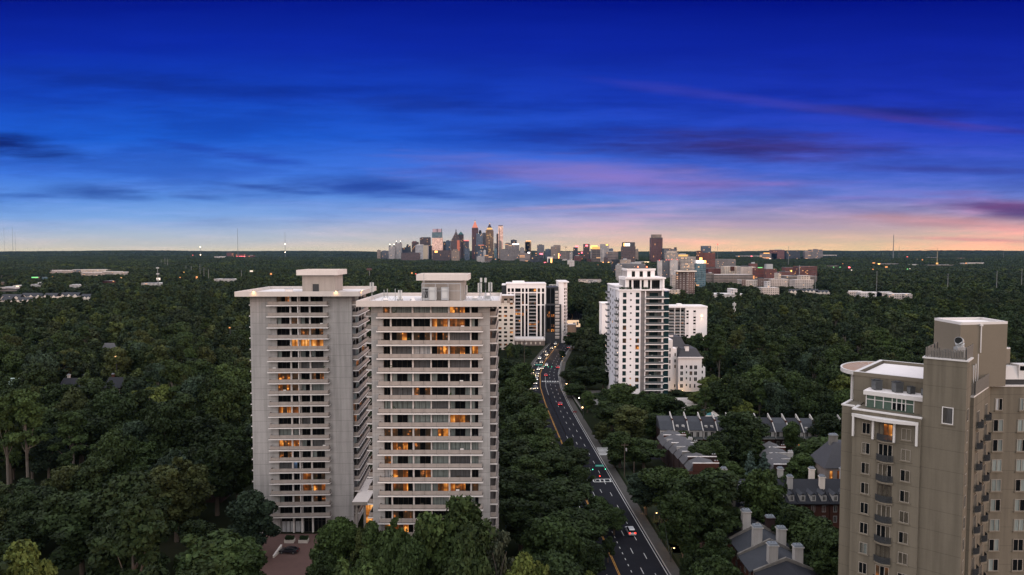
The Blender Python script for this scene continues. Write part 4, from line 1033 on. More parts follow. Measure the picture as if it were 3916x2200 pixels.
# stair block on the roof and the lower block in front of it
zS = nz(76, 102.7)
a = MB(); S4 = [(67.9, 102.9), (76.1, 104.4), (76.8, 111.2), (68.5, 110.3)]
a.prism(S4, zR - 1.5, zS - .4, M_tan2); st = a.build('stair_block', t)
a = MB()
for i in range(4): strip(S4[i], S4[(i + 1) % 4], .35, zS - .4, zS, M_coping, a)
a.prism([(68.3, 103.4), (75.8, 104.8), (76.4, 110.8), (68.9, 109.9)], zS - .4, zS - .38, M_roofw); a.build('stair_coping', st)
a = MB(); px = Xat(nxx(882), 102.6); a.cyl(px, 103.35, nz(240, 103.3), nz(88, 103.3), .09, M_coping); a.box(px - .2, px + .2, 103.2, 103.5, nz(96, 103.3), nz(84, 103.3), M_coping); a.build('downpipe', st)
zL = nz(252, 101.5)
a = MB(); a.prism([(70.2, 104.5), (79.3, 108), (79, 115), (70, 112)], zW - .5, zL, M_tan2); lb = a.build('plant_block', t)
a = MB(); L4 = [(70.2, 104.5), (79.3, 108), (79, 115), (70, 112)]
for i in range(4): strip(L4[i], L4[(i + 1) % 4], .35, zL, zL + .2, M_coping, a)
a.build('plant_coping', lb)
a = MB()
for cx in (790, 838, 888): xx = Xat(nxx(cx), 100.8); yy = 97.35 + (xx - 65.7) * 1.117 - .25; a.cyl(xx, yy, zW - 1, nz(300 if cx < 880 else 255, 100.8), .07, M_coping)
a.build('wall_pipe', lb)
# mesh screens on the core roof, ducts and condensers behind them
M_screen = mat('mesh_screen', (.16, .145, .13), .7, metal=.2)
def screen(p, q, z0, z1, label, nbar=26):
    t2 = thing('roof_screen', label, 'screen', (p[0], p[1], z0), math.atan2(q[1] - p[1], q[0] - p[0]), 'slatted screens on the tan tower roof')
    L = math.hypot(q[0] - p[0], q[1] - p[1]); a = MB()
    for i in range(nbar): a.box(L * i / nbar, L * i / nbar + L / nbar * .62, -.03, .03, .05, z1 - z0, M_screen)
    a.build('slats', t2); a = MB()
    for i in range(4): a.box(L * i / 3 - .05, L * i / 3 + .05, .032, .13, 0, z1 - z0 + .05, M_dmetal)
    a.build('post', t2)
screen(B(9.3, .7), B(14.2, .7), zC + .2, zC + 1.6, 'slatted screen on the front edge of the lift core roof')
screen(B(9.4, 8), B(9.4, .9), zC + .2, zC + 1.6, 'slatted screen along the left edge of the lift core roof', 34)
screen(B(14.2, .9), B(14.2, 6.5), zC - .1, zC + 1.9, 'slatted screen along the right edge of the lift core roof', 30)
screen((65.2, 98.2), (66.4, 97.1), zF + .2, zF + 2.0, 'short screen at the front corner of the recessed flank roof', 8)
screen((66.6, 97.2), (73.2, 103.9), zF + .2, zF + 2.2, 'long screen along the recessed flank roof', 30)
for i, (a_, b_) in enumerate(((10.2, 2.0), (11.4, 2.2), (12.6, 2.3), (10.4, 3.6), (11.7, 3.9), (12.9, 4.0), (11.2, 5.4))):
    x, y = B(a_, b_); ac_unit(x, y, zC + .02, 'dark condenser ' + ('close behind the front screen' if b_ < 3 else 'farther back between the screens') + ' on the lift core roof', .75, 'condensers on the lift core roof')
x, y = B(12.4, 7.5)
t2 = thing('exhaust_duct', 'silver exhaust duct with open bent mouth on the lift core roof', 'duct', (x, y, zC))
a = MB(); a.box(-.6, .6, -.5, .5, -.3, 1.2, M_metal); a.build('base', t2)
a = MB(); a.tube([(0, 0, 1.2), (0, 0, 1.7), (-.25, -.3, 2.1), (-.6, -.6, 2.25)], [.6, .6, .58, .56], M_metal, 14); a.build('pipe', t2)
a = MB(); a.tube([(-.6, -.6, 2.25), (-.63, -.63, 2.26)], [.5, .5], M_glass, 14); a.build('mouth', t2)
for i, (cx, cy, sc, lab) in enumerate(((338, 405, 1.25, 'dark condenser at the left on the sunroom roof'), (412, 412, 1.3, 'biggest condenser in the middle of the sunroom roof'), (460, 432, .9, 'smaller condenser right of the middle on the sunroom roof'), (507, 440, .8, 'smallest condenser against the lift core on the sunroom roof'))):
    q = (Xat(nxx(cx), 104.5)); aa = (q - O.x) ; x, y = B(2.1 + (cx - 338) * .0385, 4.6); ac_unit(x, y, zs2 + .02, lab, sc, 'condensers on the sunroom roof')
# round copper canopy off the left of the main roof
cpx, cpy = B(-1.2, 13.6)
ring = [(cpx + 4.0 * math.cos(th) * (-e1.x) + 6.4 * math.sin(th) * e2.x, cpy + 4.0 * math.cos(th) * (-e1.y) + 6.4 * math.sin(th) * e2.y) for th in [-math.pi / 2 + math.pi * i / 20 for i in range(21)]]
a = MB(); a.prism(ring[::-1], zR - .55, zR - .25, M_copper); cn = a.build('copper_canopy', t)
a = MB()
for i in range(20): strip(ring[i], ring[i + 1], .25, zR - .75, zR - .12, M_coping, a)
a.build('canopy_rim', cn)
a = MB()
for i in range(1, 20, 2):
    p = ring[i]; a.add([(cpx, cpy, zR - .2), (p[0], p[1], zR - .2), (p[0] + .08, p[1] + .08, zR - .2), (cpx + .08, cpy + .08, zR - .2)], [(0, 1, 2, 3)], M_coping)
a.build('canopy_ribs', cn)
a = MB(); q = B(-2.6, 9); a.cyl(q[0], q[1], nz(530, 110), zR - .6, .28, M_coping, n=12); a.build('canopy_column', cn)
# mechanical housing at the far right on the wing roof
t2 = thing('rooftop_plant', 'pale sloped plant housing with black louvre on the right wing roof', 'plant housing', (Xat(nxx(920), 107), 105.8, zW))
a = MB(); a.add([(0, 0, 1.0), (3.6, 0, 1.0), (3.6, 1.9, 1.0), (0, 1.9, 1.0), (1.2, .4, 3.0), (3.6, .4, 3.0), (3.6, 1.9, 3.0), (1.2, 1.9, 3.0)], [(0, 1, 5, 4), (1, 2, 6, 5), (2, 3, 7, 6), (3, 0, 4, 7), (4, 5, 6, 7)], M_coping)
a.box(3.6, 12, 0, 1.9, 1.0, 3.3, M_coping); a.build('housing', t2); a = MB(); a.box(3.8, 12, -.05, -.01, 2.4, 3.1, M_glass); a.build('louvre', t2)
a = MB(); a.box(.2, 12, .2, 1.7, 0, .99, M_dmetal); a.build('base', t2)
FOOT.append((48, 110, 92, 130))
krect(2115, 800, 2576, 1447, 112); krect(2090, 900, 2576, 1200, 125)
# ------------------------------------------------------------------ the avenue: centreline, carriageway, kerbs, pavements, markings
D2 = 3916 / 2576
def GD(x, y, z=0.0): return G(x * D2, y * D2, z)
edge = [GD(x, y) for x, y in ((1681, 1447), (1597.5, 1308.8), (1574.4, 1270), (1540.6, 1211), (1503, 1145), (1465.6, 1078.8), (1429.5, 1021.3), (1397, 966), (1394, 945), (1402, 916))]
p0, p1 = edge[0], edge[4]; dv = (p0 - p1).normalized()
RE = [p0 + dv * 120, p0 + dv * 60] + edge + [Vector((39, 500, 0)), Vector((50, 560, 0)), Vector((66, 640, 0)), Vector((84, 740, 0)), Vector((100, 900, 0)), Vector((104, 1250, 0))]
def resample(pts, step=4.0):
    # smooth the picked points a little, then walk along them
    for _ in range(3): pts = [pts[0]] + [(pts[i - 1] + pts[i] * 2 + pts[i + 1]) / 4 for i in range(1, len(pts) - 1)] + [pts[-1]]
    out = [pts[0].copy()]; acc = 0
    for a, b in zip(pts, pts[1:]):
        L = (b - a).length; s = step - acc
        while s <= L: out.append(a + (b - a) * (s / L)); s += step
        acc = (acc + L) % step
    return out
REs = resample(RE)
def normals(pts):
    o = []
    for i in range(len(pts)):
        d = (pts[min(i + 1, len(pts) - 1)] - pts[max(i - 1, 0)]).normalized(); o.append(Vector((-d.y, d.x, 0)))     # to the left of travel away from the viewer
    return o
REn = normals(REs)
def band(mb, o0, o1, z, m, i0=0, i1=None, z2=None):
    i1 = len(REs) - 1 if i1 is None else i1
    vs = []
    for i in range(i0, i1 + 1):
        a = REs[i] + REn[i] * o0; b = REs[i] + REn[i] * o1; vs += [(a.x, a.y, z), (b.x, b.y, z if z2 is None else z2)]
    n = i1 - i0
    mb.add(vs, [(2 * i, 2 * i + 2, 2 * i + 3, 2 * i + 1) for i in range(n)], m)
M_asph = mat('asphalt', (.014, .0145, .018), .85, spec=.03, var=.45, scale=.22)
M_side = mat('pavement_concrete', (.056, .053, .050), .9, spec=.03, var=.3, scale=.5)
M_kerb = mat('kerb_stone', (.24, .23, .22), .9)
M_lw = mat('line_paint_white', (.40, .40, .39), .8, var=.35, scale=.8); M_ly = mat('line_paint_yellow', (.42, .21, .05), .8, var=.35, scale=1.0)
M_grass = mat('grass_verge', (.016, .023, .010), .95, var=.5, scale=1.5)
a = MB(); band(a, -.5, 17.6, .06, M_asph); o = a.build('road'); tag(o, None, None, None, 'structure')
a = MB(); band(a, -.72, -.5, .19, M_kerb); band(a, -.5, -.499, .19, M_kerb, z2=.05); band(a, 17.6, 17.82, .19, M_kerb); tag(a.build('kerb'), None, None, None, 'structure')
a = MB(); band(a, -1.9, -.72, .16, M_grass, 0, 28); band(a, -4.2, -1.9, .17, M_side, 0, 28); band(a, -8.5, -4.2, .1, M_grass, 0, 60); band(a, -3.4, -.72, .17, M_side, 28); band(a, 17.82, 19.8, .17, M_side); tag(a.build('pavement'), None, None, None, 'structure')
a = MB(); band(a, -.05, .12, .064, M_lw)
def dashes(off, on, gap, m, w=.13, i0=0, i1=None, ph=0):
    i1 = len(REs) - 2 if i1 is None else i1
    tot = on + gap; s = ph
    while s < (i1 - i0) * 4:
        q = i0 + int(s / 4); f = s / 4 - int(s / 4)
        if q >= i1: break
        c = REs[q].lerp(REs[q + 1], f) + REn[q] * off; d = Vector((REn[q].y, -REn[q].x, 0)); nn = REn[q]
        p, r_ = c + d * on, c
        a.quad((r_.x - nn.x * w / 2, r_.y - nn.y * w / 2, .064), (p.x - nn.x * w / 2, p.y - nn.y * w / 2, .064), (p.x + nn.x * w / 2, p.y + nn.y * w / 2, .064), (r_.x + nn.x * w / 2, r_.y + nn.y * w / 2, .064), m)
        s += tot
dashes(2.75, 3.2, 7.5, M_lw, .17); dashes(5.4, 3.2, 7.5, M_lw, .17, ph=3)
band(a, 7.95, 8.1, .064, M_lw, 40, 95); dashes(8.0, 1.0, 2.2, M_lw, .2, 20, 40); band(a, 7.95, 8.1, .064, M_ly, 60, 80)
for off in (10.9, 11.2): band(a, off, off + .14, .064, M_ly)
dashes(14.0, 3.2, 7.5, M_lw, .17)
# stop bar, crossing bars and the boxed marks at the junctions
def at(i, off): return REs[i] + REn[i] * off
def idx(y): return min(range(len(REs)), key=lambda i: abs(REs[i].y - y))
j = idx(GD(1395, 960).y)
for q in range(7): 
    c0, c1 = at(j, .5 + q * 1.45), at(j, 1.5 + q * 1.45); d = Vector((REn[j].y, -REn[j].x, 0)) * 2.6
    a.quad((c0.x, c0.y, .066), (c0.x + d.x, c0.y + d.y, .066), (c1.x + d.x, c1.y + d.y, .066), (c1.x, c1.y, .066), M_lw)
c0, c1 = at(j, .1) - Vector((0, 3.4, 0)), at(j, 8.0) - Vector((0, 3.4, 0)); a.quad((c0.x, c0.y, .066), (c1.x, c1.y, .066), (c1.x, c1.y + .5, .066), (c0.x, c0.y + .5, .066), M_lw)
j = idx(GD(1540, 1211).y)
for dy in (0, 2.6):
    c0, c1 = at(j, .3), at(j, 6.2); a.quad((c0.x, c0.y + dy, .066), (c1.x, c1.y + dy, .066), (c1.x, c1.y + dy + .45, .066), (c0.x, c0.y + dy + .45, .066), M_lw)
for off in (.5, 2.4, 3.8, 6.0):
    c0 = at(j, off); a.quad((c0.x, c0.y + .46, .066), (c0.x - .4, c0.y + .46, .066), (c0.x - .4, c0.y + 2.58, .066), (c0.x, c0.y + 2.58, .066), M_lw)
j = idx(GD(1503, 1140).y)
for q in range(6): c0 = at(j, -.9); a.quad((c0.x, c0.y + q * 1.7 - 3, .20), (c0.x + 4.2, c0.y + q * 1.7 - 3, .20), (c0.x + 4.2, c0.y + q * 1.7 - 2.2, .20), (c0.x, c0.y + q * 1.7 - 2.2, .20), M_lw)
tag(a.build('road_markings'), None, None, None, 'structure')
# side road, driveways, parking court
a = MB(); c0 = at(idx(250), -.7); a.quad((c0.x, 245, .03), (c0.x + 40, 238, .03), (c0.x + 40, 247, .03), (c0.x, 256, .03), M_asph)
q0 = GD(1475, 990); a.quad((q0.x, 330, .04), (q0.x + 28, 330, .04), (q0.x + 28, 365, .04), (q0.x, 365, .04), mat('court_gravel', (.16, .155, .15), .95, var=.2))
for yy in (168, 181): c0 = at(idx(yy), -4.8); a.quad((c0.x, yy - 3, .1), (c0.x + 9, yy - 3, .1), (c0.x + 9, yy + 3, .1), (c0.x, yy + 3, .1), M_brick)
tag(a.build('side_road'), None, None, None, 'structure')
c0 = at(idx(336), -5.4)
t = thing('retaining_wall', 'long low pale wall along the pavement by the parking court', 'wall', (c0.x, 318, 0), R(3)); a = MB(); a.box(0, .4, 0, 34, 0, 1.1, M_kerb); a.build('body', t); a = MB(); a.box(-.06, .46, 0, 34, 1.1, 1.25, M_side); a.build('coping', t)
a = MB(); a.box(0, .5, -.6, -.01, 0, 1.3, M_side); a.box(.05, .45, -.5, -.1, 1.3, 1.8, M_lamp); a.build('lamp_pier', t)
keep([(1345, 930), (1400, 912), (1425, 878), (1440, 880), (1418, 925), (1400, 962), (1480, 1062), (1500, 1090), (1525, 1145), (1605, 1290), (1650, 1330), (1720, 1447), (1500, 1447), (1525, 1405), (1512, 1360), (1560, 1348), (1588, 1320), (1560, 1262), (1500, 1222), (1488, 1195), (1490, 1150), (1462, 1110), (1425, 1085), (1392, 1075), (1364, 1010), (1345, 975)], 640)
ROADSEGS = [(REs[i], REn[i]) for i in range(0, len(REs), 2)]

# ------------------------------------------------------------------ traffic
red = paint('red', (.30, .015, .02)); silver = paint('silver', (.42, .42, .43)); blk = paint('dark', (.02, .02, .024)); wht = paint('white', (.62, .62, .62)); gry = paint('grey', (.12, .125, .13))
def on_road(xd, yd, label, pm, suv, lights, toward, off=None):
    g = GD(xd, yd); i = idx(g.y); d = REn[i]; yaw = math.atan2(-d.x, d.y) + (math.pi if toward else 0)
    yaw = math.atan2(d.y, d.x) - math.pi / 2 + (math.pi if toward else 0)
    car(g.x, g.y, .066, yaw, label, 'car', pm, suv, lights, 'cars driving on the avenue', 'road_car')
on_road(1586, 1342, 'silver sport utility car with a red tail lamp, alone on the nearest stretch of avenue', silver, True, 't', False)
on_road(1408, 1019, 'red car with tail lamps, alone beyond the trees before the crossing', red, False, 't', False)
on_road(1373, 946, 'dark red car braking just past the crossing bars', red, False, 't', False)
on_road(1404, 926, 'pinkish red car at the bend beyond the green signals', red, False, 't', False)
for xd, yd, lab, pm in ((1353, 941, 'dark oncoming car with headlights first past the junction', blk), (1364, 928, 'grey oncoming car with headlights below the signal pole', gry), (1375, 920, 'pale oncoming car with headlights under the green signal', wht),
                        (1338.5, 953, 'oncoming car with headlights by the palm at the junction', gry), (1349, 956, 'white oncoming car waiting at the crossing bars', wht), (1347, 966, 'silver oncoming car second in the queue at the crossing', silver),
                        (1348.5, 978, 'dark oncoming car at the tail of the queue before the tree', blk), (1338, 980, 'grey oncoming car with bright headlights beside the tail of the queue', gry)):
    on_road(xd, yd, lab, pm, xd < 1345, 'h', True)
for i, (xd, yd) in enumerate(((1440, 868), (1431, 876), (1447, 855), (1437, 851), (1428, 868))):
    on_road(xd, yd, ('far oncoming car lights deep in the bend', 'far red tail lamps nearest the glass building', 'far tail lamps at the end of the street', 'far headlights beside the glass building foot', 'far oncoming car next to the kerb at the bend')[i], (blk, gry, wht, blk, silver)[i], False, 'ht', i % 2 == 0)
for i, (yy, off, lab) in enumerate(((404, 13.0, 'just past the crossing bars, inner lane'), (418, 16.0, 'beneath the left green signal'), (428, 13.0, 'beneath the middle green signal'), (446, 16.0, 'at the start of the bend, outer lane'), (456, 13.0, 'at the start of the bend, inner lane'), (474, 16.0, 'a little up the bend, outer lane'), (490, 13.0, 'halfway up the bend, inner lane'), (506, 16.0, 'halfway up the bend, outer lane'), (524, 13.0, 'at the top of the bend'), (548, 13.0, 'leaving the trees beyond the bend'))):
    g = at(idx(yy), off); n_ = REn[idx(yy)]
    car(g.x, g.y, .066, math.atan2(n_.y, n_.x) + math.pi / 2, 'oncoming car with headlights ' + lab, 'car', (gry, wht, silver, blk)[i % 4], i % 3 == 0, 'h', 'cars driving on the avenue', 'road_car')
# signals hung on wires with a green street name blade
M_sigg = glow('signal_green', (.08, 1, .55), 3); M_sigr = glow('signal_red', (1, .04, .02), 7); M_sign = mat('sign_green', (.02, .22, .17), .6, emit=(.02, .3, .24), es=.35); M_wood = mat('pole_wood', (.075, .06, .05), .95)
def signal(xd, yd, d, label, gm, group):
    p = P(xd * D2, yd * D2, d); t = thing('traffic_signal', label, 'traffic light', p, 0, group)
    a = MB(); a.box(-.19, .19, .0, .28, -.55, .55, M_dmetal); a.build('housing', t)
    a = MB(); a.box(-.12, .12, -.14, -.01, -.40, -.16, gm); a.build('lens', t)
    a = MB(); a.cyl(0, .14, .55, .9, .03, M_dmetal); a.build('hanger', t); return p
def wire(p, q, label, sag=.6, r=.035, group='overhead wires'):
    a = MB(); p, q = Vector(p), Vector(q); pts = [p.lerp(q, i / 8) - Vector((0, 0, sag * 4 * (i / 8) * (1 - i / 8))) for i in range(9)]
    a.tube(pts, r, M_dmetal, 4); return tag(a.build('overhead_wire'), label, 'wire', group)
def pole(x, y, h, label, arms=1, group='wooden utility poles', r=.16, m=None, z=0.0):
    m = m or M_wood; t = thing('utility_pole', label, 'utility pole', (x, y, z), 0, group); a = MB(); a.cyl(0, 0, 0, h, r, m, r * .7, 7); a.build('pole', t)
    for k in range(arms):
        a = MB(); a.box(-1.2, 1.2, -.32, -.17, h - .7 - k * 1.0, h - .52 - k * 1.0, m); a.build('crossarm', t)
    if arms: a = MB(); a.cyl(.5, -.25, h - 2.6, h - 1.6, .24, M_metal); a.build('transformer', t)
    return t
p = signal(1491, 1179, 226, 'green traffic light left of the green street blade over the avenue', M_sigg, 'signals at the near junction')
q = signal(1523, 1178, 224, 'green traffic light right of the green street blade over the avenue', M_sigg, 'signals at the near junction')
signal(1509, 1196, 222, 'small red signal seen against the dark road below the street blade', M_sigr, 'signals at the near junction')
b = P(1508 * D2, 1172 * D2, 225); t = thing('street_sign', 'green street name blade hung between two green traffic lights', 'street sign', b)
a = MB(); a.box(-1.35, 1.35, 0, .06, -.3, .3, M_sign); a.build('blade', t); a = MB(); a.box(-1.0, 1.0, -.02, -.005, -.06, .06, M_lw); a.build('lettering', t)
wire((p.x - 14, 229, p.z + .9), (q.x + 6, 222, q.z + .9), 'signal wire across the avenue at the near junction', .15, .03)
pole(q.x + 6, 222, 11.5, 'wooden pole carrying the signal wire at the right kerb'); pole(p.x - 14, 229, 11.5, 'wooden pole carrying the signal wire among the left trees')
p = signal(1369, 921, 440, 'left green traffic light at the far junction by the bend', M_sigg, 'signals at the far junction'); signal(1379, 922, 440, 'middle green traffic light at the far junction by the bend', M_sigg, 'signals at the far junction'); q = signal(1388, 922, 440, 'right green traffic light at the far junction by the bend', M_sigg, 'signals at the far junction')
wire((p.x - 9, 440, p.z + .9), (q.x + 14, 438, q.z + .9), 'signal wire across the far junction', .15, .05)
b = P(1356 * D2, 918 * D2, 440); t = thing('street_sign', 'pale green blade left of the far green traffic lights', 'street sign', b); a = MB(); a.box(-2.2, 2.2, 0, .06, -.35, .35, M_sign); a.build('blade', t); a = MB(); a.box(-1.6, 1.6, -.02, -.005, -.06, .06, M_lw); a.build('lettering', t)
for xd, yb, yt, arms, lab in ((1319, 975, 855, 2, 'tall wooden pole with crossarms left of the far junction'), (1368, 905, 840, 1, 'wooden pole with transformer behind the far junction'), (1398, 862, 810, 1, 'wooden pole before the brick hall'), (1384, 895, 855, 0, 'plain wooden pole by the far bend'), (1417, 865, 832, 1, 'wooden pole at the foot of the glass building')):
    g = GD(xd, yb); pole(g.x, g.y, max(9, Zat(yt * D2, g.y)), lab, arms)
for xd, yd, d, h, lab in ((1422, 985, 372, 9, 'street lamp on the right pavement just before the crossing'), (1645, 1300, 185, 7.5, 'left of two warm lamps among the trees by the near right pavement'), (1658, 1298, 183, 8, 'right of two warm lamps among the trees by the near right pavement'), (1676, 1352, 168, 4.5, 'warm post lamp by the brick path of the near right pavement'),
                       (1688, 1378, 160, 3.5, 'low warm lamp before the bushes at the near right pavement'), (1613, 1268, 190, 4, 'small orange lamp in the dark under trees right of the avenue'), (1455, 1145, 240, 8, 'orange street lamp over the left trees by the avenue'), (1776, 1332, 163, 4, 'wall lamp glowing under the spreading tree before the near townhouses'),
                       (1375, 893, 480, 9, 'amber lamp at the far bend beside the wooden pole'), (1412, 897, 470, 9, 'amber lamp on the right kerb at the far bend'), (1394, 874, 520, 9, 'amber lamp before the brick hall'), (1428, 838, 600, 10, 'amber lamp at the glass building corner'), (1340, 942, 415, 8, 'amber lamp left of the far junction')):
    p = P(xd * D2, yd * D2, d); street_lamp(p.x, p.y, max(2.5, p.z), lab, True, .5, 130 if d < 260 else 2200, r=.13 if d < 260 else .26)
g = GD(1690, 1447); pole(Xat(1671 * D2, 172), 172, 10.5, 'dark wooden pole by the brick path of the near right pavement', 0)
wire((Xat(1671 * D2, 172), 172, 10.3), (Xat(1692 * D2, 145), 145, 9.0), 'wire falling to the right over the near right bushes', .5)
pole(Xat(1553 * D2, 233), 233, 12, 'leaning wooden pole in the ivy right of the near junction', 1)
pole(Xat(1599 * D2, 210), 210, 9, 'short pole behind the hedge right of the near junction', 0)
street_lamp(Xat(1452 * D2, 300) + 3, 300, 10, 'grey cobra head street light over the right pavement by the young tree', False, -2.2, 0)
t = thing('park_bench', 'dark red bench on the right pavement below the cobra head light', 'bench', (Xat(1428 * D2, 312) + 3.5, 312, .17)); a = MB(); a.box(-.9, .9, -.25, .25, .4, .48, mat('bench_red', (.14, .03, .03))); a.build('seat', t); a = MB(); a.box(-.9, .9, .22, .28, .5, .95, mat('bench_red', (.14, .03, .03))); a.build('backrest', t)
for sx in (-.75, .75): a = MB(); a.box(sx - .04, sx + .04, -.22, .22, 0, .395, M_dmetal); a.build('leg', t)

# shop strip and billboard at the end of the street
M_bill = mat('billboard_print', (.5, .36, .26), .6, var=.9, scale=.3, emit=(1, .66, .4), es=.75)
p = P((1880 + 905 / 2.894), (1060 + 515 / 2.894), 640)
t = thing('billboard', 'lit cream billboard with a dark figure shape beside the glass building', 'billboard', (p.x, p.y, 0))
a = MB(); a.box(-6.5, 6.5, 0, .5, p.z - 3.2, p.z + 3.2, M_bill); a.box(-.5, 2.2, -.05, -.01, p.z - 2.6, p.z + 1.0, M_brown); a.prism([(3.0, -.05), (4.6, -.05), (4.6, -.01), (3.0, -.01)], p.z - 1.5, p.z + 1.8, M_brown); a.build('panel', t); a = MB(); a.cyl(0, .8, 0, p.z - 3.2, .5, M_dmetal); a.build('post', t)
M_shop = glow('shop_light', (1, .72, .42), 2.2); M_neon = glow('sign_red_pink', (1, .12, .16), 4.5); M_orange = glow('sign_orange', (1, .42, .1), 4.0); M_neong = glow('sign_green_glow', (.25, 1, .3), 1.0); M_yel = glow('sign_yellow', (1, .66, .12), 2.4); M_whg = glow('sign_white', (1, .92, .85), 4.0)
for cx, cy, w, h, m, lab in ((1020, 637, 5, 3.6, M_shop, 'bright white lit shop front at the end of the street'), (1218, 415, 2.2, 4.6, M_neon, 'pink red lit sign at the edge of the white outlying block'), (1130, 485, 2.0, 5.5, M_neon, 'upright red and white lit sign among trees at the end of the street'), (880, 560, 9, 6, M_brown, 'dim shop block beside the billboard'), (1050, 590, 7, 5, M_wst2, 'pale shop block behind the trees at the end of the street'), (850, 655, 2.2, 3.5, M_neon, 'red lit sign at the foot of the glass building')):
    p = P(1880 + cx / 2.894, 1060 + cy / 2.894, 660 if cx > 900 else 610)
    t = thing('shop_sign' if m in (M_neon,) else 'shop', lab, 'sign' if m is M_neon else 'shop', (p.x, p.y, 0), 0)
    a = MB(); a.box(-w / 2, w / 2, 0, .8 if m is M_neon else 6, p.z - h / 2, p.z + h / 2, m, M_roofw if m not in (M_neon,) else m); a.build('panel' if m is M_neon else 'front', t)
    a = MB()
    if m is M_neon: a.cyl(0, .4, 0, p.z - h / 2, .2, M_dmetal)
    else: a.box(-w / 2 - .3, w / 2 + .3, .01, 6.3, max(0, p.z - h / 2 - 5), p.z - h / 2 - .01, M_brown)
    a.build('post' if m is M_neon else 'base', t)
for cx, cy, m, lab in ((1103, 412, M_orange, 'amber'), (1120, 430, M_yel, 'yellow'), (1175, 487, M_neong, 'greenish'), (1062, 510, M_shop, 'cream'), (965, 143, M_orange, 'small orange'), (1018, 143, M_orange, 'small amber'), (870, 710, M_neon, 'red'), (940, 690, M_shop, 'pale')):
    p = P(1880 + cx / 2.894, 1060 + cy / 2.894, 640 if cy > 300 else 1100)
    street_lamp(p.x, p.y, p.z, lab + ' light glimmering ' + ('in the trees at the end of the street' if cy > 300 else 'in the woods beyond the street end'), m is not M_shop, .3, 0, r=.5 if cy > 300 else .7)

# ------------------------------------------------------------------ townhouses right of the avenue
M_shing = mat('grey_shingles', (.042, .045, .053), .85, var=.25, scale=1.5); M_shing2 = mat('pale_grey_shingles', (.082, .080, .085), .85, var=.25, scale=1.0); M_shing3 = mat('dark_shingles', (.022, .023, .028), .85, var=.25, scale=1.5)
M_brk = mat('red_brick', (.066, .028, .021), .9, var=.25, scale=1.2); M_brk2 = mat('dark_brick', (.032, .020, .019), .9, var=.25, scale=1.2); M_gwh = mat('greyed_white_wall', (.18, .168, .155), .9, var=.2, stain=.3); M_tw = mat('white_wall', (.38, .36, .345), .8, var=.12, stain=.2); M_copp = mat('lead_cap', (.14, .155, .175), .5, var=.2)
M_win = mat('house_window', (.02, .022, .025), .2, spec=.3)
def chimney(root, x, y, z0, z1, m, w=1.5, dpt=1.3, cap=None):
    a = MB(); a.box(x - w / 2, x + w / 2, y - dpt / 2, y + dpt / 2, z0, z1, m); o = a.build('chimney', root)
    a = MB(); a.box(x - w / 2 - .18, x + w / 2 + .18, y - dpt / 2 - .18, y + dpt / 2 + .18, z1, z1 + .22, m); a.prism([(x - w / 2 - .1, y - dpt / 2 - .1), (x + w / 2 + .1, y - dpt / 2 - .1), (x + w / 2 + .1, y + dpt / 2 + .1), (x - w / 2 - .1, y + dpt / 2 + .1)], z1 + .22, z1 + .6, cap or M_copp, scale=.8)
    for s in (-.3, .3): a.cyl(x + s, y, z1 + .6, z1 + .85, .15, M_copp, n=8)
    a.build('cap', o)
def hwin(root, x, y, z, w, h, rz=0.0, m=None, code='D'): return window(root, x, y, z, w, h, code, rz, 2, M_tw, .1)
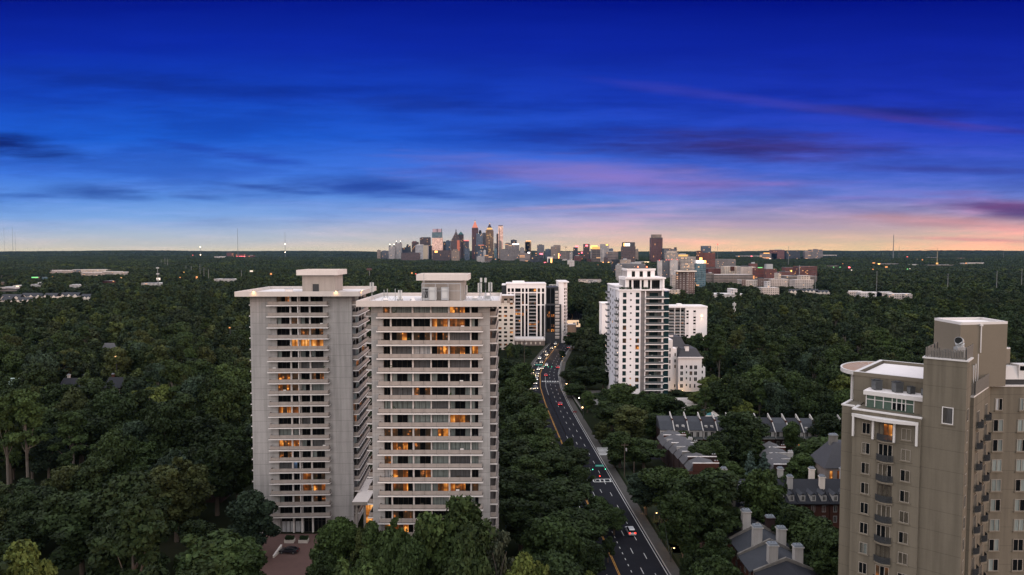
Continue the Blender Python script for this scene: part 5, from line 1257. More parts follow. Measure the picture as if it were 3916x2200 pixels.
# nearest row: ridges run away from the viewer, party walls with tall chimneys
xe, xr, xf = 51.5, 58.2, 64.5
near = [(134, 141.5, 9.0, M_shing3), (141.5, 149.5, 9.6, M_shing), (149.5, 158, 9.9, M_shing), (158, 168, 10.0, M_shing3), (168, 177, 10.2, M_shing3)]
nlab = ['nearest dark roofed townhouse at the corner of the near row', 'townhouse with grey roof and two pale chimneys, second from the near end', 'townhouse with skylights in its grey roof, middle of the near row', 'dark roofed townhouse before the brown chimney in the near row', 'farthest townhouse of the near row with orange brick chimney, half hidden by a tree']
for i, (y0, y1, zr_, rm) in enumerate(near):
    t = thing('townhouse', nlab[i], 'townhouse', (0, 0, 0), 0, 'townhouses of the near row')
    sx = (i % 2) * .8
    a = MB(); a.box(xe + .5 - sx, xf - .5, y0 + .2, y1 - .2, 0, 6.4, M_brk); 
    a.build('wall', t)
    a = MB(); a.gable(xe - sx, xf, y0 + .25, y1 - .25, 6.45, zr_, rm, 'y', .3); a.build('roof', t)
    a = MB(); xm = (xe - sx + xf) / 2
    prof = [(xe - sx - .3, 6.9), (xm, zr_ + .75), (xf + .3, 6.9), (xf + .3, 5.6), (xm, zr_ - .3), (xe - sx - .3, 5.6)]
    vs = [(p[0], y1 - .24, p[1]) for p in prof] + [(p[0], y1 + .2, p[1]) for p in prof]
    a.add(vs, [(0, 5, 4, 1), (1, 4, 3, 2), (6, 7, 10, 11), (7, 8, 9, 10)] + [(q, (q + 1) % 6, 6 + (q + 1) % 6, 6 + q) for q in range(6)], M_gwh); a.build('party_wall', t)
    cm = M_tw if i in (1, 2, 0) else (M_brk if i == 4 else M_gwh)
    chimney(t, xm - 2.6, y1 + .75, 7.2, zr_ + 3.0, cm, 1.9, 1.5)
    if i != 2: chimney(t, xm + 2.8, y1 + .75, 7.2, zr_ + 2.6, M_tw if i < 3 else M_gwh, 1.8, 1.4)
    else: chimney(t, xm + 3.0, y1 + .5, 6.8, zr_ + 1.6, M_brk2, 1.9, 1.4)
    for q in range(2):
        for zz in (1.2, 4.0): window(t, xe + .48 - sx, y0 + 2.6 + q * 3, zz, 1.1, 1.7, 'D', -math.pi / 2, 2, M_gwh, .12)
    if i == 2:
        for q in range(2): a = MB(); sl = (zr_ - 6.45) / (xm - xe + sx); xq = xm - 2.7; a.add([(xq, y0 + 2 + q * 1.6, 6.45 + (xq - xe + sx) * sl + .1), (xq + 1.1, y0 + 2 + q * 1.6, 6.45 + (xq + 1.1 - xe + sx) * sl + .1), (xq + 1.1, y0 + 2.8 + q * 1.6, 6.45 + (xq + 1.1 - xe + sx) * sl + .1), (xq, y0 + 2.8 + q * 1.6, 6.45 + (xq - xe + sx) * sl + .1)], [(0, 1, 2, 3)], M_cglass); a.build('skylight', t)
FOOT.append((xe - 2, xf + 2, 132, 178))
keep([(1830, 1300), (1868, 1245), (1890, 1250), (1930, 1290), (1945, 1300), (1950, 1330), (2010, 1370), (2050, 1390), (2050, 1447), (1900, 1447), (1850, 1400), (1815, 1360)], 134)
# dormered row behind
t0 = None
units = [(59.5, 68.2, 'white', 'dormered townhouse with paired white chimneys left of the bushy tree'), (68.4, 76.5, 'white', 'dormered townhouse mostly behind the bushy tree'), (76.7, 85.3, 'cream', 'dormered townhouse with paired cream chimneys'), (85.5, 94, 'white', 'dormered townhouse against the tan tower, white chimneys')]
for i, (x0, x1, cmn, lab) in enumerate(units):
    t = thing('townhouse', lab, 'townhouse', (0, 0, 0), 0, 'dormered brick townhouses')
    a = MB(); a.box(x0, x1, 180.4, 194, 0, 6.9, M_brk); a.build('wall', t)
    a = MB(); a.gable(x0, x1, 180, 194.4, 7.0, 11.2, M_shing3, 'x', .35); a.build('roof', t)
    cm = M_tw if cmn == 'white' else M_cream
    cxx = x0 + .4 if i == 0 else x1 - .2
    chimney(t, cxx, 184.6, 8.6, 12.6, cm, 1.3, 1.1); chimney(t, cxx - 1.2 if i else cxx - .6, 188.3, 10, 13.6, cm, 1.3, 1.1)
    for q in range(3):
        xd = x0 + (x1 - x0) * (q + .5) / 3
        a = MB(); a.box(xd - .65, xd + .65, 180.3, 183, 7.4, 9.0, M_tw); a.gable(xd - .75, xd + .75, 180.2, 184.2, 9.0, 9.7, M_shing, 'y', .05, .1); o = a.build('dormer', t)
        f = window(o, xd - .4, 180.28, 7.6, .8, 1.3, 'D', 0, 2, M_tw, .1)
        f.name = 'dormer_window'
        for zz in (1.6, 4.4): window(t, xd - .5, 180.38, zz, 1.0, 1.8, 'W' if q else 'D', 0, 2, M_tw, .1)
    a = MB(); a.box(x0, x1, 179.9, 180.38, 6.75, 6.98, M_tw); a.build('cornice', t)
FOOT.append((58, 97, 178, 196)); keep([(1822, 1190), (1900, 1190), (1900, 1235), (1860, 1245), (1822, 1220)], 180); keep([(2000, 1205), (2125, 1205), (2125, 1310), (2070, 1310), (2010, 1245)], 180)
# two rows of low gabled houses seen end on, with parapet party walls
def endon(label, xa, xb, y, zt_, pm, rm, depth=5.6, front=None):
    t = thing('townhouse', label, 'townhouse', (0, 0, 0), 0, 'low gabled townhouses seen end on')
    w = xb - xa; xm = xa + w * .48
    a = MB(); a.box(xa, xb, y, y + depth - .05, 0, zt_ - 2.6, M_brk2 if front is None else front); a.build('wall', t)
    pr = [(xa - .3, zt_ - 2.6), (xa + w * .12, zt_ - .9), (xm, zt_ + .35), (xb - w * .06, zt_ - .6), (xb, zt_ - 2.6)]
    vs = [(p[0], y + .35, p[1]) for p in pr] + [(p[0], y + depth - .05, p[1]) for p in pr]
    a = MB(); a.add(vs, [(q, 5 + q, 6 + q, q + 1) for q in range(4)] + [tuple(range(5)), tuple(range(9, 4, -1))], rm); a.build('roof', t)
    a = MB(); a.box(xa + w * .12, xb + .4, y, y + .34, zt_ - 2.7, zt_ - .1, pm); a.box(xa + w * .12 - .1, xb + .5, y - .05, y + .39, zt_ - .1, zt_ + .08, M_lip if pm is not M_tw else pm); a.build('party_wall', t)
    a = MB(); a.box(xb - .9, xb + .5, y + .4, y + 1.2, zt_ - 1, zt_ + .5, pm)
    for q in range(2): a.cyl(xb - .6 + q * .7, y + .8, zt_ + .5, zt_ + .75, .2, M_metal, n=8)
    a.build('chimney', t)
rowB = [(2647, 2755, 1772, M_brk, 'brick fronted', 208), (2625, 2745, 1747, M_brk2, 'dark brick', 214), (2604, 2720, 1727, M_gwh, 'weathered grey', 220), (2583, 2696, 1709, M_tw, 'white', 226), (2563, 2673, 1694, M_gwh, 'stained grey', 232), (2545, 2652, 1681, M_tw, 'bright white', 238), (2534, 2626, 1664, M_brk, 'red brick', 244)]
for i, (xa, xb, yt, pm, w, d) in enumerate(rowB):
    endon(f'gabled townhouse with {w} parapet, ' + ('nearest of the left end on row' if i == 0 else f'behind the {rowB[i-1][4]} one in the left row'), Xat(xa, d), Xat(xb, d), d, Zat(yt, d), pm, M_shing2, 5.9, M_brk if i == 0 else None)
rowB2 = [(2962, 3060, 1776, M_brk2, 'dark brick', 206), (2950, 3056, 1756, M_tw, 'white', 212), (2944, 3042, 1733, M_tw, 'pale white', 219), (2946, 3012, 1711, M_brk, 'red brick', 226)]
for i, (xa, xb, yt, pm, w, d) in enumerate(rowB2):
    endon(f'gabled townhouse with {w} parapet, ' + ('nearest of the right end on row' if i == 0 else f'behind the {rowB2[i-1][4]} one in the right row'), Xat(xa, d), Xat(xb, d), d, Zat(yt, d), pm, M_shing2, 6.2, M_brk2)
FOOT.append((51, 68, 205, 252)); FOOT.append((78, 93, 203, 236))
keep([(1668, 1105), (1740, 1100), (1790, 1150), (1800, 1175), (1745, 1180), (1690, 1150), (1670, 1125)], 206); keep([(1945, 1140), (2005, 1140), (2005, 1178), (1945, 1178)], 205)
# far row with saw-tooth party walls and arched dormers
xs = [55.6 + 5.45 * i for i in range(14)]
for i in range(13):
    if i in (5,): continue
    x0, x1 = xs[i], xs[i + 1]; y0 = 254 + .05 * i; zz = -.11 * i
    vis = ['first from the avenue, plain grey roof', 'with paired arched dormers, second from the avenue', 'with plain dark roof, third from the avenue', 'fourth from the avenue, beside the big oak', 'fifth, wholly in the shade of the big oak', '', 'just right of the big oak', 'seventh, behind the pointed cypresses', 'left neighbour of the balcony house right of the cypresses', 'with dark roof and white balcony right of the cypresses', 'with arched dormers and white balcony right of the cypresses', 'right of the arched dormers, half hid by foliage', 'last in the row before the tan tower'][i]
    t = thing('townhouse', ('saw tooth townhouse ' + vis).replace('paired ', '').replace(' right of the cypresses', ' by the cypresses'), 'townhouse', (0, 0, 0), 0, 'saw tooth townhouses of the far row')
    a = MB(); a.box(x0 + .2, x1, y0 + .6, y0 + 12, 0, 7.4 + zz, M_brk if i % 2 else M_brk2); a.box(x0 + .25, x1 - .05, y0 + .4, y0 + .59, 4.2, 7.3 + zz, M_tw); a.build('wall', t)
    a = MB(); a.add([(x0 + .2, y0, 7.5 + zz), (x1, y0, 7.5 + zz), (x1, y0 + 3.2, 10.1 + zz), (x0 + .2, y0 + 3.2, 10.1 + zz), (x0 + .2, y0 + 7, 11.3 + zz), (x1, y0 + 7, 11.3 + zz), (x1, y0 + 12, 7.5 + zz), (x0 + .2, y0 + 12, 7.5 + zz)], [(0, 1, 2, 3), (3, 2, 5, 4), (4, 5, 6, 7), (0, 3, 4, 7), (1, 6, 5, 2)], M_shing if i % 2 == 0 else M_shing3); a.build('roof', t)
    a = MB(); a.add([(x1 - .1, y0 - .3, 7.3 + zz), (x1 + .25, y0 - .3, 7.3 + zz), (x1 + .25, y0 + 3, 10.4 + zz), (x1 - .1, y0 + 3, 10.4 + zz), (x1 - .1, y0 + 8, 12.7 + zz), (x1 + .25, y0 + 8, 12.7 + zz), (x1 - .1, y0 + 8, 7 + zz), (x1 + .25, y0 + 8, 7 + zz)], [(0, 1, 2, 3), (3, 2, 5, 4), (4, 5, 7, 6), (0, 3, 4, 6), (1, 7, 5, 2)], M_tw); a.box(x1 - .14, x1 + .29, y0 + 3.0, y0 + 7.6, 9.0 + zz, 10.9 + zz, M_brk); a.build('party_wall', t)
    a = MB(); a.box(x0 + .3, x1 - .2, y0 - .8, y0 + .39, 4.1, 4.25, M_tw); o = a.build('balcony', t); a = MB(); a.box(x0 + .3, x1 - .2, y0 - .8, y0 - .75, 4.27, 5.1, M_rail); a.build('rail', o)
    for q in range(2):
        window(t, x0 + .7 + q * 2.3, y0 + .38, 4.4, 1.2, 2.3, 'D', 0, 2, M_tw, .1); window(t, x0 + .9 + q * 2.3, y0 + .58, 1.2, 1.0, 1.8, 'A' if (i == 9 and q) else 'D', 0, 2, M_tw, .1)
        if i in (1, 3, 10, 12): a = MB(); cx_ = x0 + 1.5 + q * 2.2; a.prism([(cx_ + .55 * math.cos(th), y0 + .9 - .0 + 0) if 0 else (cx_ + .55 * math.cos(th), y0 + 1.0 + .3 * (k_ % 2)) for k_, th in enumerate([0, math.pi])] + [(cx_ - .55, y0 + 2.4), (cx_ + .55, y0 + 2.4)], 8.2 + zz, 9.1 + zz, M_tw, scale=.9); a.build('arched_dormer', t)
FOOT.append((53, 130, 250, 268)); keep([(1652, 1052), (1755, 1052), (1755, 1082), (1655, 1082)], 254); keep([(1925, 1062), (2008, 1062), (2008, 1105), (1930, 1100)], 254); keep([(2085, 1068), (2125, 1068), (2125, 1095), (2085, 1095)], 254)
# house with hipped slate roof at the tower's edge and glowing arched window
t = thing('slate_house', 'house with tall slate hipped roof and glowing arched window beside the tan tower', 'house', (0, 0, 0))
hx = Xat(3205, 196); zh = Zat(1790, 196)
a = MB(); a.box(hx - 2.5, hx + 10, 196, 206, 0, zh, M_brown); a.build('wall', t); a = MB(); a.prism([(hx - 3, 195.5), (hx + 10.5, 195.5), (hx + 10.5, 206.5), (hx - 3, 206.5)], zh, zh + 6.5, M_slate, scale=.3); a.build('roof', t); chimney(t, hx + 2, 201, zh + 3, zh + 8.2, M_gwh, 2.2, 1.2)
window(t, hx - 1.2, 195.97, zh - 3.2, .9, 2.4, 'H', 0, 1, M_brk, .1); window(t, hx + 1.0, 195.97, zh - 3.2, .9, 2.4, 'L', 0, 1, M_brk, .1)
FOOT.append((hx - 4, hx + 12, 194, 208)); keep([(2100, 1125), (2125, 1125), (2125, 1190), (2095, 1190)], 195)

# ------------------------------------------------------------------ houses in the woods on the left
def house(xd, yd, d, w, dep, h, rh, wm, rm, label, along='x', nch=1, lamp=False, rz=0.0):
    d = (CAMZ - h - rh) * 1717.5 / (yd - 637); p = P(xd * D2, yd * D2, d)
    t = thing('wooded_house', label, 'house', (p.x, d, 0), rz)
    hz = h
    a = MB(); a.box(-w / 2, w / 2, 0, dep, 0, hz, wm)
    if along == 'y': a.add([(-w / 2, 0, hz), (w / 2, 0, hz), (0, 0, hz + rh - .3)], [(0, 1, 2)], wm)
    else: a.add([(-w / 2, 0, hz), (-w / 2, dep, hz), (-w / 2, dep / 2, hz + rh - .3)], [(0, 1, 2)], wm); a.add([(w / 2, 0, hz), (w / 2, dep, hz), (w / 2, dep / 2, hz + rh - .3)], [(0, 1, 2)], wm)
    a.build('wall', t); a = MB(); a.gable(-w / 2 - .3, w / 2 + .3, -.3, dep + .3, hz, hz + rh, rm, along, .2); r_ = a.build('roof', t)
    for q in range(nch): chimney(t, -w * .35 + q * w * .6, dep * .55, hz, hz + rh + 1.2, M_tw if nch > 1 else M_brk, 1.1, 1.0)
    for q in range(max(2, int(w / 3))): window(t, -w / 2 + .8 + q * (w - 1.4) / max(2, int(w / 3)), -.03, hz - 2.4, 1.0, 1.6, 'D', 0, 2, M_tw, .1)
    if lamp: a = MB(); a.box(w * .3, w * .3 + .5, -.4, -.05, hz - 2.2, hz - 1.7, M_lamp); a.build('porch_light', t)
    FOOT.append((p.x - w / 2 - 1, p.x + w / 2 + 1, d - 2, d + dep + 1))
    b = lambda z: HOR / D2 + (CAMZ - z) * 1717.5 / d
    krect(xd - w * .42 * 1717 / d, xd + w * .3 * 1717 / d, yd - 1, yd + rh * .75 * 1717 / d, d)
house(278, 866, 375, 13, 9, 6, 4.5, M_brown, M_shing2, 'gabled stone house with grey roof and porch lamp in the left woods', 'x', 0, True)
house(98, 857, 400, 12, 9, 5, 3.5, M_brown, M_shing2, 'low brown roofed house at the left edge of the woods')
house(182, 957, 270, 14, 9, 6, 4.5, M_brk2, M_shing3, 'dark roofed house with white chimneys and gable dormer in the left woods', 'x', 2)
house(288, 955, 272, 10, 9, 6, 4.5, M_brk, M_shing3, 'brick gable end house with white chimney right of the dark roofed one', 'x', 1)
house(16, 957, 268, 9, 9, 6, 3.0, M_gwh, mat('green_metal_roof', (.25, .32, .29)), 'pale green roofed house at the very left edge', 'x', 0)
house(523, 1204, 168, 8, 7, 5, 3.2, M_brk2, mat('maroon_roof', (.09, .025, .025), .9), 'dark red roofed house with white chimney beside the farther concrete tower', 'y', 0)
house(515, 1124, 205, 8, 7, 5, 2.5, M_brown, M_shing3, 'small dark house with pale wall left of the farther concrete tower')
house(308, 1018, 245, 6, 7, 5, 3.0, M_brown, M_shing2, 'narrow house with chimney amid the dense left woods', 'y', 1)
house(710, 838, 400, 9, 8, 5, 4.0, M_tw, M_shing2, 'white house gable deep in the woods left of the towers', 'y', 0)
house(2080, 777, 640, 16, 10, 5, 2.0, M_tw, M_roofw, 'low white roof in the woods right of the white slab block')
# ------------------------------------------------------------------ distant buildings
F = {}
def fm(key, *a, **k):
    if key not in F:
        F[key] = facade_mat('front_' + key, *a, **k); b_ = list(a); b_[2] *= 2.6; b_[3] *= 2.6; FARK[key] = facade_mat('far_front_' + key, *b_, **k)
    return F[key]
fm('brown_grid', (.085, .058, .055), (.02, .018, .022), 4.0, 3.2, .6, .6, .05, (.06, .05, .05))
fm('dark_brown', (.066, .042, .038), (.012, .01, .012), 4.0, 3.0, .72, .55, .07, (.05, .04, .04))
fm('tan', (.22, .175, .145), (.04, .036, .036), 3.4, 3.4, .5, .5, .06, (.25, .22, .2))
fm('grey', (.13, .13, .14), (.03, .035, .045), 3.6, 3.2, .55, .6, .06, (.18, .18, .18))
fm('pale', (.30, .285, .28), (.05, .055, .065), 3.6, 3.6, .5, .5, .05, (.42, .4, .4))
fm('white', (.46, .43, .42), (.05, .05, .055), 3.2, 3.6, .42, .5, .06, (.55, .53, .52))
fm('stripe_white', (.44, .42, .42), (.06, .075, .10), 4.0, 60, 1.0, .5, .0, (.5, .5, .5))
fm('stripe_tan', (.24, .20, .18), (.05, .045, .05), 3.8, 60, .985, .55, .10, (.3, .27, .25))
fm('stripe_dark', (.16, .12, .10), (.018, .018, .022), 4.0, 24, .97, .62, .16, (.2, .17, .15))
fm('glass_teal', (.14, .18, .20), (.035, .07, .085), 3.8, 3.4, .88, .8, .05, (.3, .3, .3), rough=.15)
fm('glass_blue', (.08, .10, .13), (.03, .045, .065), 4.0, 3.0, .85, .78, .05, (.16, .16, .17), rough=.15)
fm('glass_dark', (.035, .04, .048), (.012, .016, .022), 4.0, 3.0, .85, .75, .07, (.1, .1, .1), rough=.15)
fm('painted_sunset_pink', (.50, .31, .26), (.56, .34, .28), 4.2, 3.2, .9, .86, .05, (.2, .2, .2), rough=.2)  # pink sunset reflection is put into the wall and pane colour
fm('gold_brown', (.22, .135, .08), (.018, .014, .014), 4.2, 3.4, .5, .86, .16, (.1, .08, .06), litc=(1, .5, .14))
fm('red_brown', (.11, .05, .048), (.016, .012, .016), 4.2, 3.2, .5, .86, .07, (.06, .04, .04))
fm('brick', (.15, .046, .038), (.022, .018, .02), 4.0, 9, .92, .42, .06, (.2, .19, .18))
fm('brick_lit', (.11, .036, .032), (.03, .02, .02), 4.0, 4, .9, .5, .16, (.14, .12, .12))
fm('brick_punched', (.12, .045, .040), (.03, .028, .03), 3.8, 4, .45, .45, .06, (.2, .2, .2))
fm('cream', (.46, .39, .33), (.06, .05, .048), 3.6, 5, .5, .45, .12, (.5, .47, .45))
fm('cream_grid', (.44, .38, .33), (.045, .05, .06), 4.0, 4.0, .8, .66, .22, (.5, .47, .45))
fm('deck', (.22, .185, .165), (.03, .026, .026), 3.6, 12, .97, .55, .02, (.35, .32, .3))
fm('concrete_grid', (.17, .155, .15), (.035, .035, .042), 3.8, 3.8, .62, .62, .07, (.25, .23, .23))
fm('low_white', (.42, .39, .37), (.12, .11, .11), 4.2, 8, .6, .35, .10, (.5, .48, .47))
fm('flats', (.34, .285, .25), (.045, .042, .045), 3.1, 4.6, .55, .5, .09, (.4, .37, .36))
fm('flats_pale', (.44, .38, .345), (.06, .055, .055), 3.1, 3.6, .5, .5, .07, (.45, .42, .41))
fm('flats_brown', (.10, .062, .055), (.22, .19, .175), 3.1, 4.2, .45, .45, .08, (.25, .22, .2))
M_goldl = glow('crown_gold', (1, .50, .10), 1.1); M_orl = glow('crown_orange', (1, .20, .07), .75); M_pinkl = glow('lit_pink', (.9, .48, .36), .5); M_redt = glow('roof_red', (1, .1, .08), 2.0)
M_domed = mat('dome_dark', (.05, .05, .055)); M_gcop = mat('green_copper', (.03, .085, .085), .5); M_dkroof = mat('dark_flat_roof', (.06, .06, .065))
SK = 6050.0
def proj1(z, d): return 723.6 - (d * SP + (z - CAMZ) * CP) / (d * CP - (z - CAMZ) * SP) * FPX / 1.5202
def settle(x0, x1, yt, hh):
    d = 700.0
    while d < 7000 and P(x0, yt, d).z > hill(P((x0 + x1) / 2, yt, d).x, d) + hh: d += 25
    return d
def far(name, label, cat, key, x0, x1, yt, yb, d=None, extra=None, dep=None, roofkit=True, group=None, rot=0.0, two=None):
    """box building between photograph columns x0..x1, top row yt; yb row of its foot (sets the distance unless given)"""
    if d is None: d = CAMZ * FPX / (yb - HOR)
    hh = {'valley_block': 12, 'far_shop': 10, 'woods_house': 8, 'school_hall': 9, 'far_flats': 15, 'white_flats': 13}.get(name, 10 if key == 'low_white' else 0)
    d = settle(x0, x1, yt, hh) if hh and name != 'horizon_block' else d
    while d > 900 and P(x0, yt, d).z < hill(P((x0 + x1) / 2, yt, d).x, d) + 9: d *= .97
    p0, p1 = P(x0, yt, d), P(x1, yt, d); w = p1.x - p0.x; zt = p0.z
    zb = hill((p0.x + p1.x) / 2, d) - 2
    dep = dep or min(max(w * .8, 14), 60)
    t = thing(name, label, cat, ((p0.x + p1.x) / 2, d, zb), rot, group)
    h = zt - zb; m = FARK[key] if d > 3400 else F[key]
    if two is None:
        a = MB(); a.box(-w / 2, w / 2, 0, dep, 0, h, m); a.build('wall', t)
    else:                                   # seen on the corner: two fronts meeting at fraction two of the width
        c = -w / 2 + w * two; l = c + w / 2; r_ = w / 2 - c
        a = MB(); a.prism([(c, 0), (w / 2, r_ * .7), (w / 2 - l * .7, r_ * .7 + l * .9), (-w / 2, l * .9)], 0, h, m); a.build('wall', t)
    ex = extra or []
    if not ex and roofkit:
        s = random.Random(label); rw = w * s.uniform(.25, .5); xo = s.uniform(-.2, .2) * w; rh = min(4.5, h * .08)
        a = MB(); a.box(xo - rw / 2, xo + rw / 2, dep * .3, dep * .75, h, h + rh, M_metal if s.random() < .5 else M_dkroof); a.build('roof_plant', t)
    for e in ex:
        kind = e[0]; a = MB()
        if kind == 'box':        # fx0, fx1, extra height, material
            _, f0, f1, eh, mm = e; a.box(-w / 2 + w * f0, -w / 2 + w * f1, dep * .15, dep * .8, h, h + eh, mm); nm = 'upper_block'
        elif kind == 'band':     # lit or dark band round the top: z0, z1 below the top
            _, z0, z1, mm = e; a.box(-w / 2 - .4, w / 2 + .4, -.4, dep + .4, h - z0, h - z1, mm); nm = 'top_band'
        elif kind == 'sign':
            _, f0, f1, z0, z1, mm = e; a.box(-w / 2 + w * f0, -w / 2 + w * f1, -1.2, -.3, h - z0, h - z1, mm); nm = 'sign'
        elif kind == 'panel':    # vertical stripe on the front
            _, f0, f1, z0, z1, mm = e; a.box(-w / 2 + w * f0, -w / 2 + w * f1, -.6, -.05, z0 * h, z1 * h, mm); nm = 'front_panel'
        elif kind == 'pyr':      # stacked frusta: list of (scale, height, material)
            z = h; sc = 1.0; nm = 'crown'
            for s1, eh, mm in e[1]:
                q = w / 2 * sc; eh *= .45; a.prism([(-q, dep / 2 - q), (q, dep / 2 - q), (q, dep / 2 + q), (-q, dep / 2 + q)], z, z + eh, mm, scale=max(.02, s1 / sc)); z += eh; sc = s1
        elif kind == 'domes':
            nm = 'dome'
            for f in e[1]:
                x = -w / 2 + w * f; r_ = w * e[2]
                for k_ in range(4): a.cyl(x, dep * .3, h + r_ * .5 * k_, h + r_ * .5 * (k_ + 1), r_ * (1 - .22 * k_), M_domed, r_ * (1 - .22 * (k_ + 1)), 10)
                a.cyl(x, dep * .3, h + 2 * r_, h + 2 * r_ + e[2] * w * .5, r_ * .3, e[3], n=6)
        elif kind == 'spire':
            a.tube([(0, dep / 2, h), (0, dep / 2, h + e[1])], [.8, .3], M_dmetal, 4); nm = 'spire'
        elif kind == 'lamps':
            nm = 'roof_lamp'
            for f in e[1]: a.box(-w / 2 + w * f - 1.1, -w / 2 + w * f + 1.1, -1, 0, h, h + 1.8, e[2])
        elif kind == 'steps':
            nm = 'stepped_top'; _, n_, eh, mm = e
            for k_ in range(n_):
                q = w / 2 * (1 - (k_ + 1) / (n_ + 1)); a.box(-q, q, dep * (.05 + .4 * k_ / n_), dep * (.95 - .4 * k_ / n_), h + eh * k_, h + eh * (k_ + 1), mm)
        a.build(nm, t)
    FOOT.append((p0.x - 4, p1.x + 4, d - 6, d + dep + 4))
    cap = {'valley_block': 5, 'horizon_block': 6, 'far_shop': 7, 'woods_house': 4, 'school_hall': 8, 'far_flats': 11, 'white_flats': 14}.get(name, 6 if key == 'low_white' else 99)
    if d < 7000: krect(x0 / 1.5202, x1 / 1.5202, yt / 1.5202 - 1, min(yt / 1.5202 + cap, proj1(zb + min(7.0, h * .45), d)), d)
    return t, w, h, dep
a5 = lambda X: 1420 + X / 4.2933
b5 = lambda Y: 830 + Y / 4.2933
a6 = lambda X: 1980 + X / 4.2933
G5 = 'towers of the distant city skyline'
def sky5(lab, key, X0, X1, Y, d=SK, extra=None, ax=a5, **k): return far('skyline_tower', lab, 'tower', key, ax(X0), ax(X1), b5(Y), None, d, extra, group=G5, **k)
sky5('small tan block at the far left end of the skyline', 'tan', 95, 147, 545)
sky5('low grey wide block left of the twin domed towers', 'grey', 165, 280, 555, 6150)
sky5('shorter of the two pale towers with paired domes', 'pale', 283, 385, 487, 6000, [('domes', (.16, .84), .16, M_lampw)])
sky5('taller of the two pale towers with paired domes', 'pale', 390, 492, 432, 6020, [('domes', (.16, .84), .14, M_lampw)])
sky5('dark flat block right of the domed towers', 'glass_dark', 505, 640, 507, 6200)
sky5('dark notched tower with reddish lamps right of the domed towers', 'glass_dark', 572, 640, 475, 6300, [('box', .1, .5, 14, M_dkroof), ('lamps', (.8,), M_redt)])
sky5('dark brown slab with red roof lamps at the left of the city', 'dark_brown', 663, 768, 412, 6000, [('lamps', (.15, .4, .6), M_redt), ('box', .1, .7, 8, M_dkroof)])
sky5('wide brown tower left of the tall glass tower with pink top', 'brown_grid', 795, 965, 340, 6100, [('band', 4, 0, M_dkroof), ('box', .12, .98, 4, M_dkroof)])
sky5('low white block with fine horizontal stripes', 'stripe_white', 722, 930, 462, 5900, [('panel', .62, .98, .02, .98, mat('pale_yellow_panel', (.36, .31, .24))), ('box', .1, .6, 4, M_roofw)])
sky5('dark narrow tower between striped block and tall glass tower', 'glass_dark', 932, 996, 470, 6050, [('lamps', (.4,), M_orange)])
t, w, h, dep = sky5('tall glass tower with teal middle and pinkish open top', 'painted_sunset_pink', 995, 1167, 345, 5950, [('box', .0, .96, 50, F['glass_teal'])])
a = MB(); a.box(-w / 2 + w * .05, -w / 2 + w * .9, dep * .2, dep * .7, h + 50, h + 78, mat('painted_pink_crown', (.42, .30, .34), .3)); a.box(-w / 2 + w * .88, -w / 2 + w * .94, dep * .2, dep * .5, h + 50, h + 82, F['glass_teal']); a.box(-w / 2 + w * .48, -w / 2 + w * .52, dep * .1, dep * .2, h + 50, h + 81, M_dmetal); a.build('crown', t)  # crown glass coloured pink to imitate its sunset reflection
sky5('dark slab right of the tall glass tower', 'glass_dark', 1170, 1220, 408, 6100)
sky5('pale grey slanting top tower behind the stepped brown one', 'glass_blue', 1222, 1300, 390, 6300)
t, w, h, dep = sky5('stepped dark brown tower climbing like stairs to a small turret', 'brown_grid', 1303, 1470, 390, 5950, [('steps', 6, 13, F['brown_grid']), ('panel', .62, .88, .45, 1.02, mat('painted_sunset_glow', (.48, .15, .09), .35))])  # orange panel paints the sunset glow onto the tower face
a = MB(); a.box(-3.5, 3.5, dep * .4, dep * .55, h + 78, h + 98, M_domed); a.build('turret', t)
sky5('dark tower with green copper gable roof beside the stepped one', 'dark_brown', 1425, 1512, 290, 6000, [('pyr', [(.05, 60, M_gcop)])])
sky5('grey tower with red lit roof line', 'grey', 1515, 1600, 385, 6150, [('band', 5, 0, M_redt)])
sky5('tall dark red tower with orange glowing pointed crown and spire', 'red_brown', 1650, 1753, 195, 6000, [('pyr', [(.9, 22, F['red_brown']), (.62, 40, M_orl), (.18, 70, M_orl), (.1, 22, M_goldl), (.02, 30, M_domed)])])
sky5('blue grey tower with round white top between the two pointed towers', 'glass_blue', 1722, 1828, 270, 5900, [('box', .35, .85, 16, F['pale']), ('box', .42, .78, 28, M_domed), ('lamps', (.32,), M_lampw)])
sky5('slim ribbed grey tower left of the golden crowned tower', 'grey', 1830, 1876, 262, 6050)
sky5('brown tower with golden glowing pyramid crown', 'gold_brown', 1877, 2005, 225, 5950, [('lamps', (.08, .92), M_goldl), ('pyr', [(.78, 22, F['gold_brown']), (.55, 34, M_goldl), (.12, 72, mat('slate_blue_crown', (.05, .045, .06))), (.06, 18, M_goldl)])])
sky5('narrow dark slab beside the sunset lit glass slab', 'dark_brown', 2055, 2086, 278, 6100)
sky5('tall thin glass slab glowing pink with the sunset', 'painted_sunset_pink', 2082, 2163, 148, 6000, [('box', .05, .95, 6, M_dkroof), ('panel', .25, .34, .3, .95, F['glass_blue'])])
sky5('small dark block before the sunset lit glass slab', 'tan', 2090, 2140, 398, 5900)
sky5('wide dark glass block below the pointed towers', 'glass_dark', 1700, 1910, 470, 5700, [('box', .25, .7, 6, M_orl)])
sky5('dark square tower on the right shoulder of the city', 'glass_dark', 2288, 2388, 378, 6300)
sky5('tan office block with pale bands right of the city', 'stripe_tan', 2195, 2310, 432, 6000)
sky5('glass office block with bright white roof light', 'concrete_grid', 2310, 2430, 452, 5800, [('sign', .05, .95, 2, -6, M_whg)])
sky5('grid fronted grey block low in the city', 'concrete_grid', 2120, 2360, 535, 5400)
sky5('pale narrow block beside the grid fronted one', 'pale', 2015, 2060, 435, 6100)
